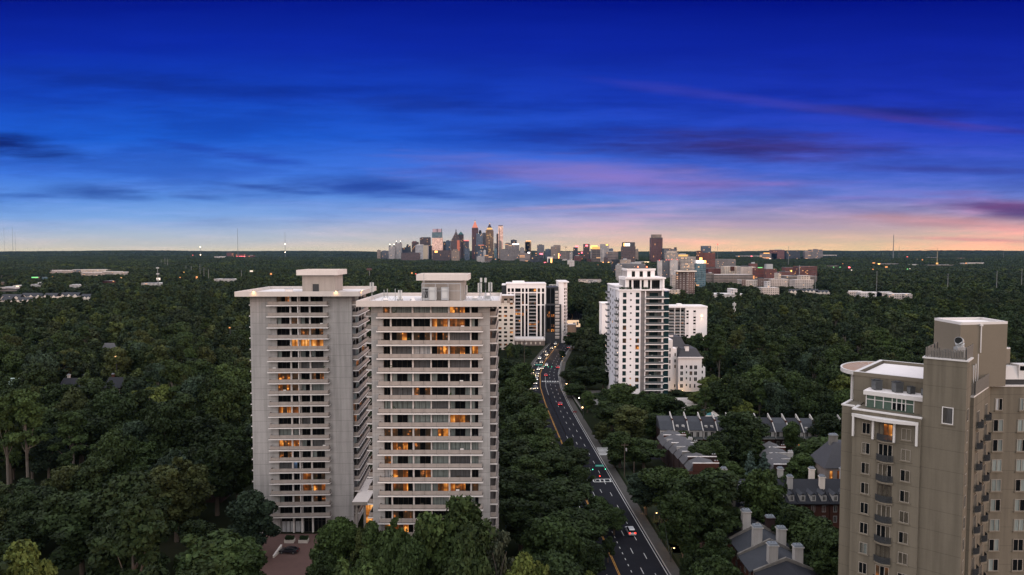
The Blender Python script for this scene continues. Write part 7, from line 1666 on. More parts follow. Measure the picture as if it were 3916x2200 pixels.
for x, y, d, m, w, h, lab in ((961, 1035, 1500, M_farwh, 9, 4, 'bright white lit board right of the left poles'), (752, 1057, 1500, M_farorange, 5, 7, 'orange lit sign on its pole left of the towers'), (1036, 1045, 1500, M_farorange, 5, 5, 'orange lit board just left of the farther tower penthouse'), (1290, 1048, 1480, M_farorange, 6, 7, 'amber lit board right of the farther tower penthouse'), (1303, 1053, 1480, M_farorange, 6, 2.4, 'low orange lamp right of the amber board'), (605, 1063, 1250, M_farwh, 9, 6, 'white lit board on the lattice cell mast site'),
    (485, 1060, 1500, M_farlamp, 4, 3, 'right lamp of a pair on the left hillside'), (464, 1060, 1500, M_farlamp, 3.5, 3, 'left lamp of a pair on the left hillside'), (703, 1040, 1700, M_faryel, 3, 2.6, 'yellow lamp below the far poles'), (688, 1060, 1500, M_farorange, 3, 2.2, 'dim amber lamp in the left woods'), (766, 973, 6000, M_farorange, 14, 10, 'orange lamp under the short horizon mast'), (737, 975, 6000, M_redt, 7, 9, 'tiny red lamp on the left horizon'), (264, 1070, 1450, M_farwh, 3, 2, 'white lamp in the far left woods'), (50, 1076, 1450, M_farorange, 4, 2, 'orange lamp at the far left'), (125, 1095, 1340, M_neon, 5, 2.6, 'red lamp on the white low shop'), (202, 1058, 1600, M_farorange, 5, 3, 'orange lamp right of the teal block'), (348, 1041, 2190, M_farorange, 8, 4, 'orange lamp before the far pale flats'),
    (1805, 1010, 3800, M_farorange, 11, 9, 'orange lamp below the red pointed tower'), (1575, 1042, 1400, M_farorange, 4, 4, 'orange lit sign above the nearer tower penthouse'), (1590, 1046, 1400, M_redt, 2.4, 2.4, 'red lamp above the nearer tower penthouse'), (1945, 1020, 3300, M_redt, 7, 6, 'red lamp in the trees below the golden tower'), (1895, 990, 4600, M_farorange, 9, 9, 'amber lamp at the feet of the golden tower'), (1911, 997, 4300, M_farorange, 8, 14, 'upright amber lit sign right of the golden tower'), (2095, 1020, 3300, M_neon, 7, 5, 'pink lamp in the trees before the city'), (2287, 1013, 3300, M_farorange, 20, 5, 'orange lit strip before the banded offices'), (2070, 969, 5600, M_neon, 34, 16, 'big pink red lit sign in the city gap'), (2050, 968, 5600, M_farorange, 18, 8, 'orange lit sign in the city gap'), (2225, 964, 5500, M_neon, 14, 16, 'red ball shaped lit sign beside the plain brown tower'), (2214, 969, 5400, M_redt, 14, 8, 'red lamp left of the ball shaped sign'), (2210, 980, 4800, M_farorange, 26, 7, 'orange lit shops under the red ball sign'), (1993, 1006, 3700, M_farorange, 8, 6, 'amber lamp before the dark cube block'), (2085, 1003, 3700, M_neon, 18, 8, 'red lit shops before the white stair box'), (2140, 975, 5000, M_neon, 20, 6, 'pink lamp strip in the city gap'), (2120, 974, 5000, M_farwh, 10, 5, 'white lamp in the city gap'),
    (2557, 1090, 1400, M_farorange, 5, 5, 'orange street light left of the brown tan flats'), (2730, 1108, 1250, M_farorange, 3.5, 3, 'orange lamp in the woods right of the teal tower'), (2820, 1108, 1250, M_redt, 3, 2.6, 'red lamp on the low white school block'), (2708, 1118, 1200, M_farorange, 3, 2, 'low amber lamp right of the teal tower'), (2620, 1152, 1100, M_redt, 3, 2, 'red lamp on the trees by the white tower'), (2883, 1055, 1550, M_farorange, 4, 9, 'lamp column at the right end of the parking deck'), (3030, 1106, 1350, M_neong, 3, 2, 'green lamp below the beige flats'), (3024, 1106, 1350, M_redt, 3, 2, 'red lamp below the beige flats'), (2936, 985, 3000, M_farorange, 22, 6, 'orange strip lamps left of the far red brick tower'), (2945, 988, 2950, M_farwh, 12, 5, 'white lamp left of the far red brick tower'), (2826, 980, 3500, M_farorange, 10, 5, 'amber lamp in the far right valley'), (2874, 979, 3500, M_neon, 10, 5, 'pink lamp in the far right valley'), (2802, 960, 9000, M_farwh, 14, 10, 'white lamp on the horizon right of the red brick tower'),
    (3342, 1004, 2300, M_farorange, 11, 5, 'orange lit board in the right valley'), (3390, 1019, 2200, M_farorange, 11, 6, 'red orange lit board below the pale office'), (3248, 1021, 2200, M_neon, 8, 5, 'pink lit board in the right valley'), (3257, 1032, 2000, M_farwh, 4, 3, 'white lamp below the pink board'), (3339, 1029, 2000, M_farorange, 5, 3, 'amber lamp below the orange board'), (3584, 1005, 2400, M_faryel, 10, 8, 'bright yellow lamp under the crane'), (3528, 992, 2900, M_farorange, 6, 6, 'amber lamp left of the crane foot'), (3471, 1028, 2050, M_neong, 5, 3, 'greenish lamp in the right valley'), (3480, 1027, 2050, M_farwh, 3, 2.4, 'white lamp beside the greenish one'), (3695, 1005, 2400, M_farorange, 6, 5, 'amber lamp on the right hillside roofs'), (3188, 1021, 2200, M_neong, 4, 3, 'left greenish signal in the right valley'), (3213, 1021, 2200, M_neong, 4, 3, 'right greenish signal in the right valley'), (3470, 981, 3300, M_redt, 8, 5, 'red lamp on the right ridge'), (3223, 1008, 2400, M_farorange, 4, 2.4, 'small amber lamp right of the banded brick block'), (3565, 1122, 900, M_farwh, 2.0, 4, 'white water tank top in the right woods'),  # water tank top is no lamp; its brightness is painted as glow
    (2790, 1537, 300, M_farlamp, .8, .8, 'warm lamp in the dark trees behind the far row'), (2765, 1448, 380, M_lampw, 2.6, .5, 'cream lit umbrella in the trees right of the white house'), (2738, 1444, 375, M_farorange, .5, 2.2, 'thin orange light in the trees right of the white house'), (2780, 1447, 380, M_farorange, 1.0, .6, 'small orange light right of the lit umbrella'), (2745, 1653, 262, M_farlamp, 1.8, .9, 'glowing window under the big oak by the far row'), (2960, 1709, 243, M_farlamp, .9, .5, 'lamp glow at the foot of the balcony townhouse'), (440, 1363, 350, M_farlamp, .5, .5, 'porch lamp in the left woods'), (877, 1252, 460, M_farorange, .9, .9, 'orange lamp in the woods left of the farther tower')):  # umbrella is no lamp; the light on it is painted as glow
    far_lamp(x, y, d, m, lab, w, h)
# ------------------------------------------------------------------ trees
rs = np.random.RandomState(11)
def leaf_mat(name, from_object):
    m = bpy.data.materials.new(name); m.use_nodes = True
    k = NT(m.node_tree); b = k.n('ShaderNodeBsdfPrincipled'); o = k.n('ShaderNodeOutputMaterial'); k.l(b.outputs[0], o.inputs[0])
    oi = k.n('ShaderNodeObjectInfo'); tc = k.n('ShaderNodeTexCoord'); ge = k.n('ShaderNodeNewGeometry')
    n = k.noise(tc.outputs['Object'], .33, 3, .6); n2 = k.noise(tc.outputs['Object'], 2.2, 2)
    if from_object: c = oi.outputs['Color']
    else:
        c = k.ramp(oi.outputs['Random'], [(0, (0.0155, 0.0276, 0.0108)), (.25, (0.0231, 0.0384, 0.0130)), (.45, (0.0320, 0.0420, 0.0167)), (.6, (0.0187, 0.0342, 0.0163)), (.8, (0.0330, 0.0504, 0.0157)), (.93, (0.0441, 0.0612, 0.0163)), (1, (0.0579, 0.0744, 0.0184))])
        big = k.noise(ge.outputs['Position'], .006, 3)
        c = k.mix(k.mr(big, .4, .65, 0, .45), c, (.017, .024, .015))
    f = k.m('MULTIPLY', k.mr(n, .3, .7, .52, 1.32), k.mr(n2, .25, .75, .75, 1.15))
    v = k.vm('SCALE', c); k.l(f, v.node.inputs['Scale'])
    k.l(v, b.inputs['Base Color']); b.inputs['Roughness'].default_value = .75; b.inputs['Specular IOR Level'].default_value = .12
    return m
M_leaf, M_fleaf = leaf_mat('leaves', True), leaf_mat('forest_leaves', False)
M_bark = mat('bark', (.075, .060, .048), .95, var=.3, scale=1.2); M_barkp = mat('bark_pale', (.095, .082, .07), .95, var=.3, scale=1.2)

def np_mesh(name, verts, quads, tris, mats, qi=None):
    me = bpy.data.meshes.new(name); nq, nt = len(quads), len(tris)
    me.vertices.add(len(verts)); me.vertices.foreach_set('co', np.asarray(verts, 'f').ravel())
    loops = np.concatenate([np.asarray(quads, 'i').ravel(), np.asarray(tris, 'i').ravel()]) if nt else np.asarray(quads, 'i').ravel()
    me.loops.add(len(loops)); me.loops.foreach_set('vertex_index', loops)
    me.polygons.add(nq + nt)
    st = np.concatenate([np.arange(nq) * 4, nq * 4 + np.arange(nt) * 3]); me.polygons.foreach_set('loop_start', st.astype('i'))
    for m in mats: me.materials.append(m)
    me.update(); me.validate(); return me
def ico():
    t = (1 + 5 ** .5) / 2
    v = np.array([(-1, t, 0), (1, t, 0), (-1, -t, 0), (1, -t, 0), (0, -1, t), (0, 1, t), (0, -1, -t), (0, 1, -t), (t, 0, -1), (t, 0, 1), (-t, 0, -1), (-t, 0, 1)], float); v /= np.linalg.norm(v[0])
    f = [(0, 11, 5), (0, 5, 1), (0, 1, 7), (0, 7, 10), (0, 10, 11), (1, 5, 9), (5, 11, 4), (11, 10, 2), (10, 7, 6), (7, 1, 8), (3, 9, 4), (3, 4, 2), (3, 2, 6), (3, 6, 8), (3, 8, 9), (4, 9, 5), (2, 4, 11), (6, 2, 10), (8, 6, 7), (9, 8, 1)]
    return v, np.array(f)
ICO = ico()
def leaves(blobs, n, size, up=.35, inner=.72, flat=1.0):
    """blobs: (centre, radius, z-squash); leaf-sized faces scattered through each blob's outer shell over a rough inner body"""
    V, Q, T = [], [], []; o = 0
    vol = np.array([b[1] ** 2 for b in blobs]); cnt = np.maximum(6, (n * vol / vol.sum()).astype(int))
    for (c, r, sq), k in zip(blobs, cnt):
        d = rs.normal(size=(k, 3)); d[:, 2] += .25; d /= np.linalg.norm(d, axis=1)[:, None]
        rad = r * (.58 + .62 * rs.rand(k) ** .8)
        p = np.asarray(c) + d * rad[:, None] * np.array([1, 1, sq])
        nrm = d * .6 + rs.normal(size=(k, 3)) * .55 + np.array([0, 0, up]); nrm /= np.linalg.norm(nrm, axis=1)[:, None]
        a = np.cross(nrm, rs.normal(size=(k, 3))); a /= np.linalg.norm(a, axis=1)[:, None] + 1e-6; b = np.cross(nrm, a)
        s = size * (.55 + .9 * rs.rand(k))[:, None]; e = s * (.55 + .5 * rs.rand(k))[:, None]
        q = np.stack([p - a * s, p - b * e, p + a * s, p + b * e], 1).reshape(-1, 3)
        V.append(q); Q.append(np.arange(4 * k).reshape(-1, 4) + o); o += 4 * k
        if inner:
            iv = ICO[0] * (r * inner) * (1 + .22 * rs.normal(size=(12, 1))) * np.array([1, 1, sq]) + np.asarray(c)
            V.append(iv); T.append(ICO[1] + o); o += 12
    return np.concatenate(V), np.concatenate(Q), (np.concatenate(T) if T else np.zeros((0, 3), int))
def oak_blobs(R, z0, H, n, loose=1.0):
    B = []; hz = (H - z0) / 2; cz = (H + z0) / 2
    for i in range(n):
        while True:
            d = rs.uniform(-1, 1, 3); d[2] = abs(d[2]) ** .8 * np.sign(d[2])
            if .35 < np.linalg.norm(d) < 1: break
        r = R * rs.uniform(.17, .36) * (1.0 if i < n * .55 else .62)
        B.append((np.array([d[0] * (R - r * .6) * loose, d[1] * (R - r * .6) * loose, cz + d[2] * (hz - r * .55)]), r, .78))
    B.append((np.array([0, 0, cz]), R * .52, .9)); B.append((np.array([R * .2, -R * .2, cz + hz * .3]), R * .42, .85))
    return B
def trunk_mesh(name, blobs, z0, H, r, m, nl=7, lean=.4):
    mb = MB(); top = Vector((rs.uniform(-lean, lean), rs.uniform(-lean, lean), H * .8))
    mb.tube([(0, 0, -.3), (top.x * .2, top.y * .2, z0), (top.x * .6, top.y * .6, H * .5), top], [r * 1.35, r, r * .65, r * .12], m, 7)
    for c, _, _ in [blobs[i] for i in rs.permutation(len(blobs))[:nl]]:
        f = rs.uniform(.25, .55); s = Vector((top.x * f, top.y * f, H * f)); e = Vector(c)
        mid_ = (s + e) / 2 + Vector((0, 0, -.4)); mb.tube([s, mid_, e], [r * .5, r * .32, r * .08], m, 5)
    return mb.mesh(name)
KIND = {}
def mk(kind, n, fn): KIND[kind] = [fn(i) for i in range(n)]
def broad(i):
    H, R = 18.0, 6.6; B = oak_blobs(R, 3.6 if i % 3 else 2.6, H, 34 + (i % 4) * 7, 1.06 if i % 2 else .96)
    v, q, t = leaves(B, 12500, .36, inner=.66)
    return np_mesh('tree_crown', v, q, t, [M_leaf]), trunk_mesh('tree_trunk', B, 4, H, .42, M_bark)
def pine(i):
    H, R = 22.0, 4.4; B = []
    for k in range(20):
        z = rs.uniform(.52, .97) * H; rr = R * (1.15 - (z / H - .5) * 1.3) * rs.uniform(.4, 1); th = rs.uniform(0, 6.28)
        B.append((np.array([rr * math.cos(th), rr * math.sin(th), z]), R * rs.uniform(.2, .36), .5))
    B.append((np.array([0, 0, H * .9]), R * .4, .8)); B.append((np.array([0, 0, H * .75]), R * .42, .9))
    v, q, t = leaves(B, 5200, .36, up=.5, inner=.5)
    return np_mesh('pine_crown', v, q, t, [M_leaf]), trunk_mesh('pine_trunk', B, 10, H * 1.15, .30, M_barkp, 10)
def conifer(i):
    H, R = 16.0, 3.4; B = []
    for k in range(34):
        f = (k + .5) / 34; th = k * 2.4; rr = R * (1 - f) ** .85 * rs.uniform(.45, .8); B.append((np.array([rr * math.cos(th), rr * math.sin(th), 1.5 + f * (H - 2.2)]), R * (.42 - .3 * f), .7))
    v, q, t = leaves(B, 6000, .30, up=.1, inner=.8)
    return np_mesh('conifer_crown', v, q, t, [M_leaf]), trunk_mesh('conifer_trunk', B, 1.5, H, .25, M_bark, 4, .05)
mk('broadleaf', 9, broad); mk('pine', 4, pine); mk('conifer', 2, conifer)
BASE = {'broadleaf': (18.0, 6.6), 'pine': (22.0, 4.9), 'conifer': (16.0, 3.5)}

def proj(X, Y, Z):
    """world -> 2576-px picture units"""
    dy, dz = Y, Z - CAMZ
    f = dy * CP - dz * SP; w = dy * SP + dz * CP
    return 1288 + X / f * FPX / D2, 723.6 - w / f * FPX / D2
def inside(px, py, poly):
    r = np.zeros(px.shape, bool); n = len(poly)
    for i in range(n):
        x0, y0 = poly[i]; x1, y1 = poly[(i + 1) % n]
        if y0 == y1: continue
        c = ((y0 > py) != (y1 > py)) & (px < (x1 - x0) * (py - y0) / (y1 - y0) + x0); r ^= c
    return r
TH = np.linspace(0, 2 * np.pi, 14, endpoint=False)
def blocked(X, Y, Z0, H, R, tol=.86, z0f=.18):
    """does the tree's outline cover something that the place shows behind it, or stand in a building or the road?"""
    bad = np.zeros(X.shape, bool)
    for x0, x1, y0, y1 in FOOT: bad |= (X + R * .55 > x0) & (X - R * .55 < x1) & (Y + R * .45 > y0) & (Y - R * .45 < y1)
    near = Y < 760
    for c, nn in ROADSEGS:
        if c.y > 760: continue
        dx, dy = X - c.x, Y - c.y; al = dx * nn.x + dy * nn.y; ac = dx * nn.y - dy * nn.x
        bad |= near & (np.abs(ac) < 6) & (al > -4.6 - R * .25) & (al < 19.5 + R * .05)
    cz = Z0 + H * (.5 + z0f / 2); hz = H * (.5 - z0f / 2)
    for th in list(TH) + [None]:
        if th is None: px, py = proj(X, Y, cz)
        else: px, py = proj(X + R * tol * np.cos(th), Y, cz + hz * tol * np.sin(th))
        for poly, d in KEEP:
            xs_ = [p[0] for p in poly]; ys_ = [p[1] for p in poly]
            s = (Y < d) & (px > min(xs_)) & (px < max(xs_)) & (py > min(ys_)) & (py < max(ys_)) & ~bad
            if s.any(): w_ = np.nonzero(s)[0]; bad[w_] |= inside(px[w_], py[w_], poly)
    return bad

def tint(px, d):
    r = rs.rand()
    if r < .30: return 'dark green', (.026, .044, .017)
    if r < .55: return 'deep green', (.036, .060, .020)
    if r < .72: return 'mid green', (.046, .074, .024)
    if r < .84: return 'olive', (.056, .068, .024)
    if r < .93: return 'bluish green', (.036, .058, .036)
    return 'yellow green', (.082, .104, .022)
TINTS = {'dark green': (0.0193, 0.0317, 0.0106), 'deep green': (0.0273, 0.0446, 0.0137), 'mid green': (0.0362, 0.0575, 0.0167), 'olive': (0.0443, 0.0549, 0.0182), 'bluish green': (0.0273, 0.0446, 0.0258), 'yellow green': (.074, .094, .022), 'grey green': (0.0475, 0.0575, 0.0350), 'silver blue': (0.0572, 0.0867, 0.0698)}
krect(0, 92, 1125, 1205, 200)
cand = []          # kind, X, Y, H, R, tint word
for kind, xd, yt, d, R_, tw in (
    ('broadleaf', 1152, 1252, 127, 8.2, 'mid green'), ('broadleaf', 1078, 1270, 125, 6.2, 'mid green'), ('broadleaf', 965, 1292, 131, 5.2, 'mid green'), ('broadleaf', 925, 1308, 140, 3.4, 'olive'), ('broadleaf', 1245, 1322, 124, 4.2, 'grey green'), ('broadleaf', 1325, 1393, 114, 5.0, 'yellow green'), ('broadleaf', 850, 1302, 146, 5.4, 'mid green'), ('broadleaf', 815, 1372, 128, 4.6, 'deep green'), ('broadleaf', 1010, 1330, 118, 4.6, 'deep green'), ('broadleaf', 1170, 1345, 112, 5.4, 'deep green'), ('broadleaf', 905, 1375, 116, 5.4, 'mid green'),
    ('broadleaf', 1478, 1436, 132, 2.6, 'yellow green'), ('broadleaf', 1420, 1205, 178, 9.0, 'dark green'), ('broadleaf', 1505, 1228, 184, 7.0, 'deep green'), ('broadleaf', 1475, 1345, 148, 6.0, 'dark green'), ('broadleaf', 1390, 1290, 146, 7.0, 'deep green'), ('broadleaf', 1310, 1240, 166, 7.0, 'dark green'), ('broadleaf', 1290, 1105, 212, 9.5, 'dark green'), ('broadleaf', 1352, 1090, 228, 8.0, 'deep green'), ('broadleaf', 1440, 1122, 226, 6.0, 'dark green'), ('broadleaf', 1330, 985, 330, 8.5, 'mid green'), ('broadleaf', 1292, 1040, 270, 8.0, 'mid green'), ('broadleaf', 1290, 905, 420, 9.0, 'dark green'), ('conifer', 1323, 932, 388, 4.2, 'dark green'), ('broadleaf', 1350, 1045, 282, 6.6, 'olive'),
    ('broadleaf', 540, 1335, 128, 9.5, 'deep green'), ('broadleaf', 50, 1374, 110, 5.5, 'yellow green'), ('broadleaf', 632, 1232, 162, 6.6, 'bluish green'), ('pine', 12, 985, 205, 6.0, 'mid green'), ('pine', 62, 975, 204, 6.6, 'mid green'), ('pine', 180, 1030, 210, 5.5, 'deep green'), ('broadleaf', 590, 1345, 136, 6.0, 'deep green'), ('broadleaf', 200, 1215, 150, 9.5, 'dark green'), ('broadleaf', 340, 1190, 152, 9.5, 'dark green'), ('broadleaf', 440, 1150, 172, 9.0, 'olive'),
    ('broadleaf', 1775, 1178, 166, 10.5, 'deep green'), ('broadleaf', 1915, 1180, 168, 6.8, 'mid green'), ('broadleaf', 2062, 1308, 150, 7.0, 'mid green'), ('broadleaf', 1985, 1260, 160, 6.0, 'deep green'), ('broadleaf', 1685, 1168, 186, 7.4, 'mid green'), ('broadleaf', 1625, 1185, 190, 6.0, 'bluish green'), ('broadleaf', 1590, 1022, 262, 9.0, 'olive'), ('broadleaf', 1560, 1080, 232, 8.0, 'deep green'), ('broadleaf', 1562, 965, 296, 9.5, 'mid green'), ('broadleaf', 1625, 982, 290, 7.0, 'deep green'), ('broadleaf', 1865, 1032, 244, 9.5, 'dark green'), ('conifer', 1877, 1068, 226, 4.2, 'dark green'), ('conifer', 1905, 1075, 228, 4.0, 'deep green'), ('conifer', 1888, 1132, 208, 3.6, 'silver blue'), ('conifer', 1922, 1134, 209, 3.4, 'silver blue'), ('broadleaf', 2062, 1100, 222, 10.0, 'mid green'), ('broadleaf', 2030, 1145, 204, 6.4, 'mid green'), ('broadleaf', 1780, 1105, 222, 6.6, 'mid green'), ('broadleaf', 1845, 1165, 200, 5.0, 'mid green'),
    ('broadleaf', 1478, 985, 314, 4.2, 'mid green'), ('broadleaf', 1432, 925, 388, 8.5, 'dark green'), ('broadleaf', 1472, 925, 368, 9.5, 'dark green'), ('broadleaf', 1518, 912, 362, 9.5, 'dark green'), ('broadleaf', 1445, 965, 345, 6.5, 'deep green'), ('broadleaf', 1525, 985, 325, 7.5, 'dark green'), ('broadleaf', 1560, 900, 402, 8, 'dark green'), ('broadleaf', 1415, 870, 470, 7.5, 'dark green'), ('broadleaf', 1440, 835, 520, 8.5, 'dark green'),
    ('broadleaf', 1538, 1010, 282, 7.0, 'deep green'), ('broadleaf', 1515, 1050, 262, 5.5, 'olive'), ('broadleaf', 1640, 1035, 266, 7.0, 'deep green'), ('broadleaf', 1620, 1105, 232, 7.0, 'deep green'), ('broadleaf', 1545, 1130, 232, 4.5, 'dark green'), ('broadleaf', 1660, 990, 300, 8, 'deep green'), ('broadleaf', 1990, 1062, 250, 4.5, 'mid green'), ('broadleaf', 2085, 1042, 252, 6.5, 'dark green'), ('broadleaf', 1820, 1085, 240, 5.5, 'mid green'), ('broadleaf', 1725, 1085, 252, 4.2, 'mid green'), ('broadleaf', 1960, 1180, 188, 5.2, 'deep green'), ('broadleaf', 1722, 1245, 160, 6.0, 'deep green'), ('broadleaf', 2090, 1330, 142, 6, 'deep green'),
    ('broadleaf', 1430, 1075, 236, 6.0, 'deep green'), ('broadleaf', 1272, 900, 364, 8.5, 'dark green'), ('broadleaf', 1312, 912, 350, 7.5, 'deep green'), ('broadleaf', 1290, 948, 312, 8.5, 'deep green'), ('broadleaf', 1332, 962, 296, 7.0, 'mid green'), ('broadleaf', 1298, 985, 272, 8.0, 'dark green'), ('broadleaf', 1342, 1005, 262, 7.0, 'deep green'), ('broadleaf', 1318, 1040, 240, 8.5, 'dark green'), ('broadleaf', 1372, 1062, 232, 7.5, 'deep green'), ('broadleaf', 1300, 995, 312, 8.0, 'deep green'), ('broadleaf', 1272, 960, 362, 8.5, 'dark green'), ('broadleaf', 1300, 1075, 246, 7.5, 'dark green'), ('broadleaf', 1335, 1150, 200, 8.0, 'deep green'), ('broadleaf', 1285, 1185, 186, 8.0, 'dark green'), ('broadleaf', 1345, 1010, 305, 6.5, 'deep green'), ('broadleaf', 1318, 945, 385, 7.0, 'deep green'), ('broadleaf', 1375, 1110, 226, 6.5, 'dark green'), ('broadleaf', 1395, 1130, 212, 8.0, 'dark green'), ('broadleaf', 1462, 1150, 206, 7.5, 'dark green'), ('broadleaf', 1545, 1262, 176, 6.8, 'deep green'), ('broadleaf', 1450, 1280, 160, 8.0, 'deep green'), ('broadleaf', 1530, 1320, 160, 5.2, 'dark green'), ('broadleaf', 1400, 1385, 128, 7.0, 'dark green'), ('broadleaf', 1800, 950, 345, 9.0, 'yellow green'), ('broadleaf', 1868, 965, 335, 8.5, 'yellow green'), ('broadleaf', 1768, 985, 322, 7.5, 'yellow green'), ('broadleaf', 1835, 985, 315, 7.5, 'mid green'), ('broadleaf', 1745, 1020, 296, 6.5, 'mid green'), ('broadleaf', 1700, 1008, 300, 4.5, 'deep green'), ('broadleaf', 1690, 1000, 300, 5.0, 'dark green'), ('broadleaf', 1450, 880, 395, 9.5, 'dark green'), ('broadleaf', 1500, 870, 400, 9.5, 'dark green'), ('broadleaf', 1480, 815, 480, 9.0, 'dark green'), ('broadleaf', 1740, 1330, 140, 7.0, 'dark green'), ('broadleaf', 1802, 1330, 150, 4.6, 'deep green'), ('broadleaf', 1705, 985, 338, 5.5, 'deep green'), ('broadleaf', 1800, 1400, 128, 6.0, 'deep green'), ('conifer', 1812, 1400, 132, 1.8, 'silver blue'), ('broadleaf', 2050, 1010, 300, 9, 'mid green')):
    p = P(xd * D2, yt * D2, d); H = max(6.0, p.z); cand.append((kind, p.x, d, H, R_, tw, True))
# the big trees keep off the part of the carriageway that shows
rp_ = [k_ for k_, d_ in KEEP if d_ == 640][0]
for i, c in enumerate(cand):
    for f_ in (1.0, .88, .76, .64, .52, .4):
        r_ = c[4] * f_; qx, qy = proj(c[1] + r_ * .8 * np.cos(TH), c[2], c[3] * .6 + c[3] * .36 * np.sin(TH))
        if not inside(qx, qy, rp_).any(): break
    cand[i] = (*c[:3], c[3] * (.55 + .45 * f_), r_, *c[5:])
taken = np.array([(c[1], c[2], c[4]) for c in cand])
def grid(d0, d1, cell, hx):
    pts = []
    for y in np.arange(d0, d1, cell):
        w = min(hx, .80 * y + 25); n = int(2 * w / cell); xs_ = -w + (np.arange(n) + .5) * cell
        pts.append(np.stack([xs_ + rs.uniform(-.42, .42, n) * cell, y + rs.uniform(-.42, .42, n) * cell], 1))
    return np.concatenate(pts)
pts = grid(102, 900, 11.0, 700)
H = rs.uniform(12, 26, len(pts)) ; R_ = np.minimum(H, 21) * rs.uniform(.30, .46, len(pts))
kinds = np.where(rs.rand(len(pts)) < np.where((pts[:, 0] > 60) & (pts[:, 1] > 290) & (pts[:, 1] < 460), .30, .14), 'pine', 'broadleaf')
kinds[rs.rand(len(pts)) < .025] = 'conifer'
H[kinds == 'pine'] *= 1.12; R_[kinds == 'pine'] = H[kinds == 'pine'] * .22; R_[kinds == 'conifer'] = H[kinds == 'conifer'] * .2
ok = np.ones(len(pts), bool)
for x, y, r in taken: ok &= np.hypot(pts[:, 0] - x, pts[:, 1] - y) > (r + 3.2) * np.where(pts[:, 1] < 240, 1, .8)
pts, H, R_, kinds = pts[ok], H[ok], R_[ok], kinds[ok]
left = np.ones(len(pts), bool)
for f in (1.0, .78, .6, .42, .28):
    b = blocked(pts[:, 0], pts[:, 1], 0.0, H * f, R_ * max(f, .5), .86)
    sel = left & ~b; left &= b
    H[sel] *= f; R_[sel] *= max(f, .5)
ok = ~left
pts, H, R_, kinds = pts[ok], H[ok], R_[ok], kinds[ok]
px, py = proj(pts[:, 0], pts[:, 1], H); pyb = proj(pts[:, 0], pts[:, 1], H * .4)[1]; rp = R_ * 1717 / pts[:, 1]
seen = (px + rp > -10) & (px - rp < 2586) & (py < 1450)
# what stands behind the concrete towers or the tan tower is not in view
hid = ((px - rp > 640) & (px + rp < 900) & (py > 760) & (pts[:, 1] > 178)) | ((px - rp > 940) & (px + rp < 1240) & (py > 780) & (pts[:, 1] > 145)) | ((px - rp > 2135) & (py > 930) & (pts[:, 1] > 106))
rank = np.where(seen & ~hid & (H > 5), R_ * (H / 18) ** .5 / pts[:, 1], 0)
near_idx = set()
for kd, lim in (('broadleaf', 300), ('pine', 110), ('conifer', 30)):
    idx_ = [i for i in np.argsort(-rank) if kinds[i] == kd and rank[i] > 0]
    near_idx |= set(idx_[:lim - sum(1 for c in cand if c[0] == kd)])
for i in near_idx: cand.append((str(kinds[i]), pts[i, 0], pts[i, 1], H[i], R_[i], None, False))
def zone(x, d):
    if d < 150 and x < 680: return 'at the foot of the left woods'
    if x < 620:
        for lim, w in ((185, 'in the first rank of the left woods'), (225, 'in the second rank of the left woods'), (270, 'in the third rank of the left woods'), (320, 'in the fourth rank of the left woods'), (400, 'in the fifth rank of the left woods'), (9999, 'deep in the left woods')):
            if d < lim: return w
    if x < 960: return 'before the farther tower lobby' if d < 178 else 'between and behind the concrete towers'
    if x < 1260 and d < 146: return 'in front of the nearer concrete tower'
    if x < 1600 and d < 240 and x < 1560 + (d - 190) * .3: return 'left of the avenue beside the nearer tower'
    if x < 1420 and d < 640: return 'left of the avenue beyond both towers'
    if d < 175: return 'around the near townhouses'
    if d < 205: return 'between the dormered row and the avenue'
    if d < 252: return 'between dormered and saw tooth rows'
    if x < 1700 and d < 330: return 'between the avenue and the white tower'
    if d < 330: return 'behind the saw tooth row'
    if x < 1560: return 'along the avenue left of the white tower'
    if d < 400: return 'in the first rank of the right woods'
    if d < 480: return 'in the second rank of the right woods'
    return 'deep in the right woods'
rows = []
for kind, X, Y, h, r, tw, _ in cand:
    H0, R0 = BASE[kind]
    if tw is None: tw, tc_ = tint(X, Y)
    tc_ = TINTS[tw]
    x_, y_ = proj(X, Y, h * .6)
    form = ('tall' if h > 19 else 'slender' if kind == 'conifer' or r / h < .3 else 'broad' if r > 6.5 else 'small' if h < 10 else 'rounded')
    if kind == 'pine': form = 'tall' if h > 20 else 'young' if h < 12 else 'airy'
    rows.append([kind, X, Y, h, r, tw, tc_, form, zone(x_, Y), x_])
groups = {}
for r_ in rows: groups.setdefault((r_[0], r_[7], r_[5], r_[8]), []).append(r_)
ORD = ['leftmost', 'second from left', 'third from left', 'fourth from left', 'fifth from left', 'sixth from left', 'seventh from left', 'eighth from left', 'ninth from left', 'tenth from left', 'eleventh from left', 'twelfth from left', 'thirteenth from left', 'fourteenth from left', 'fifteenth from left', 'sixteenth from left']
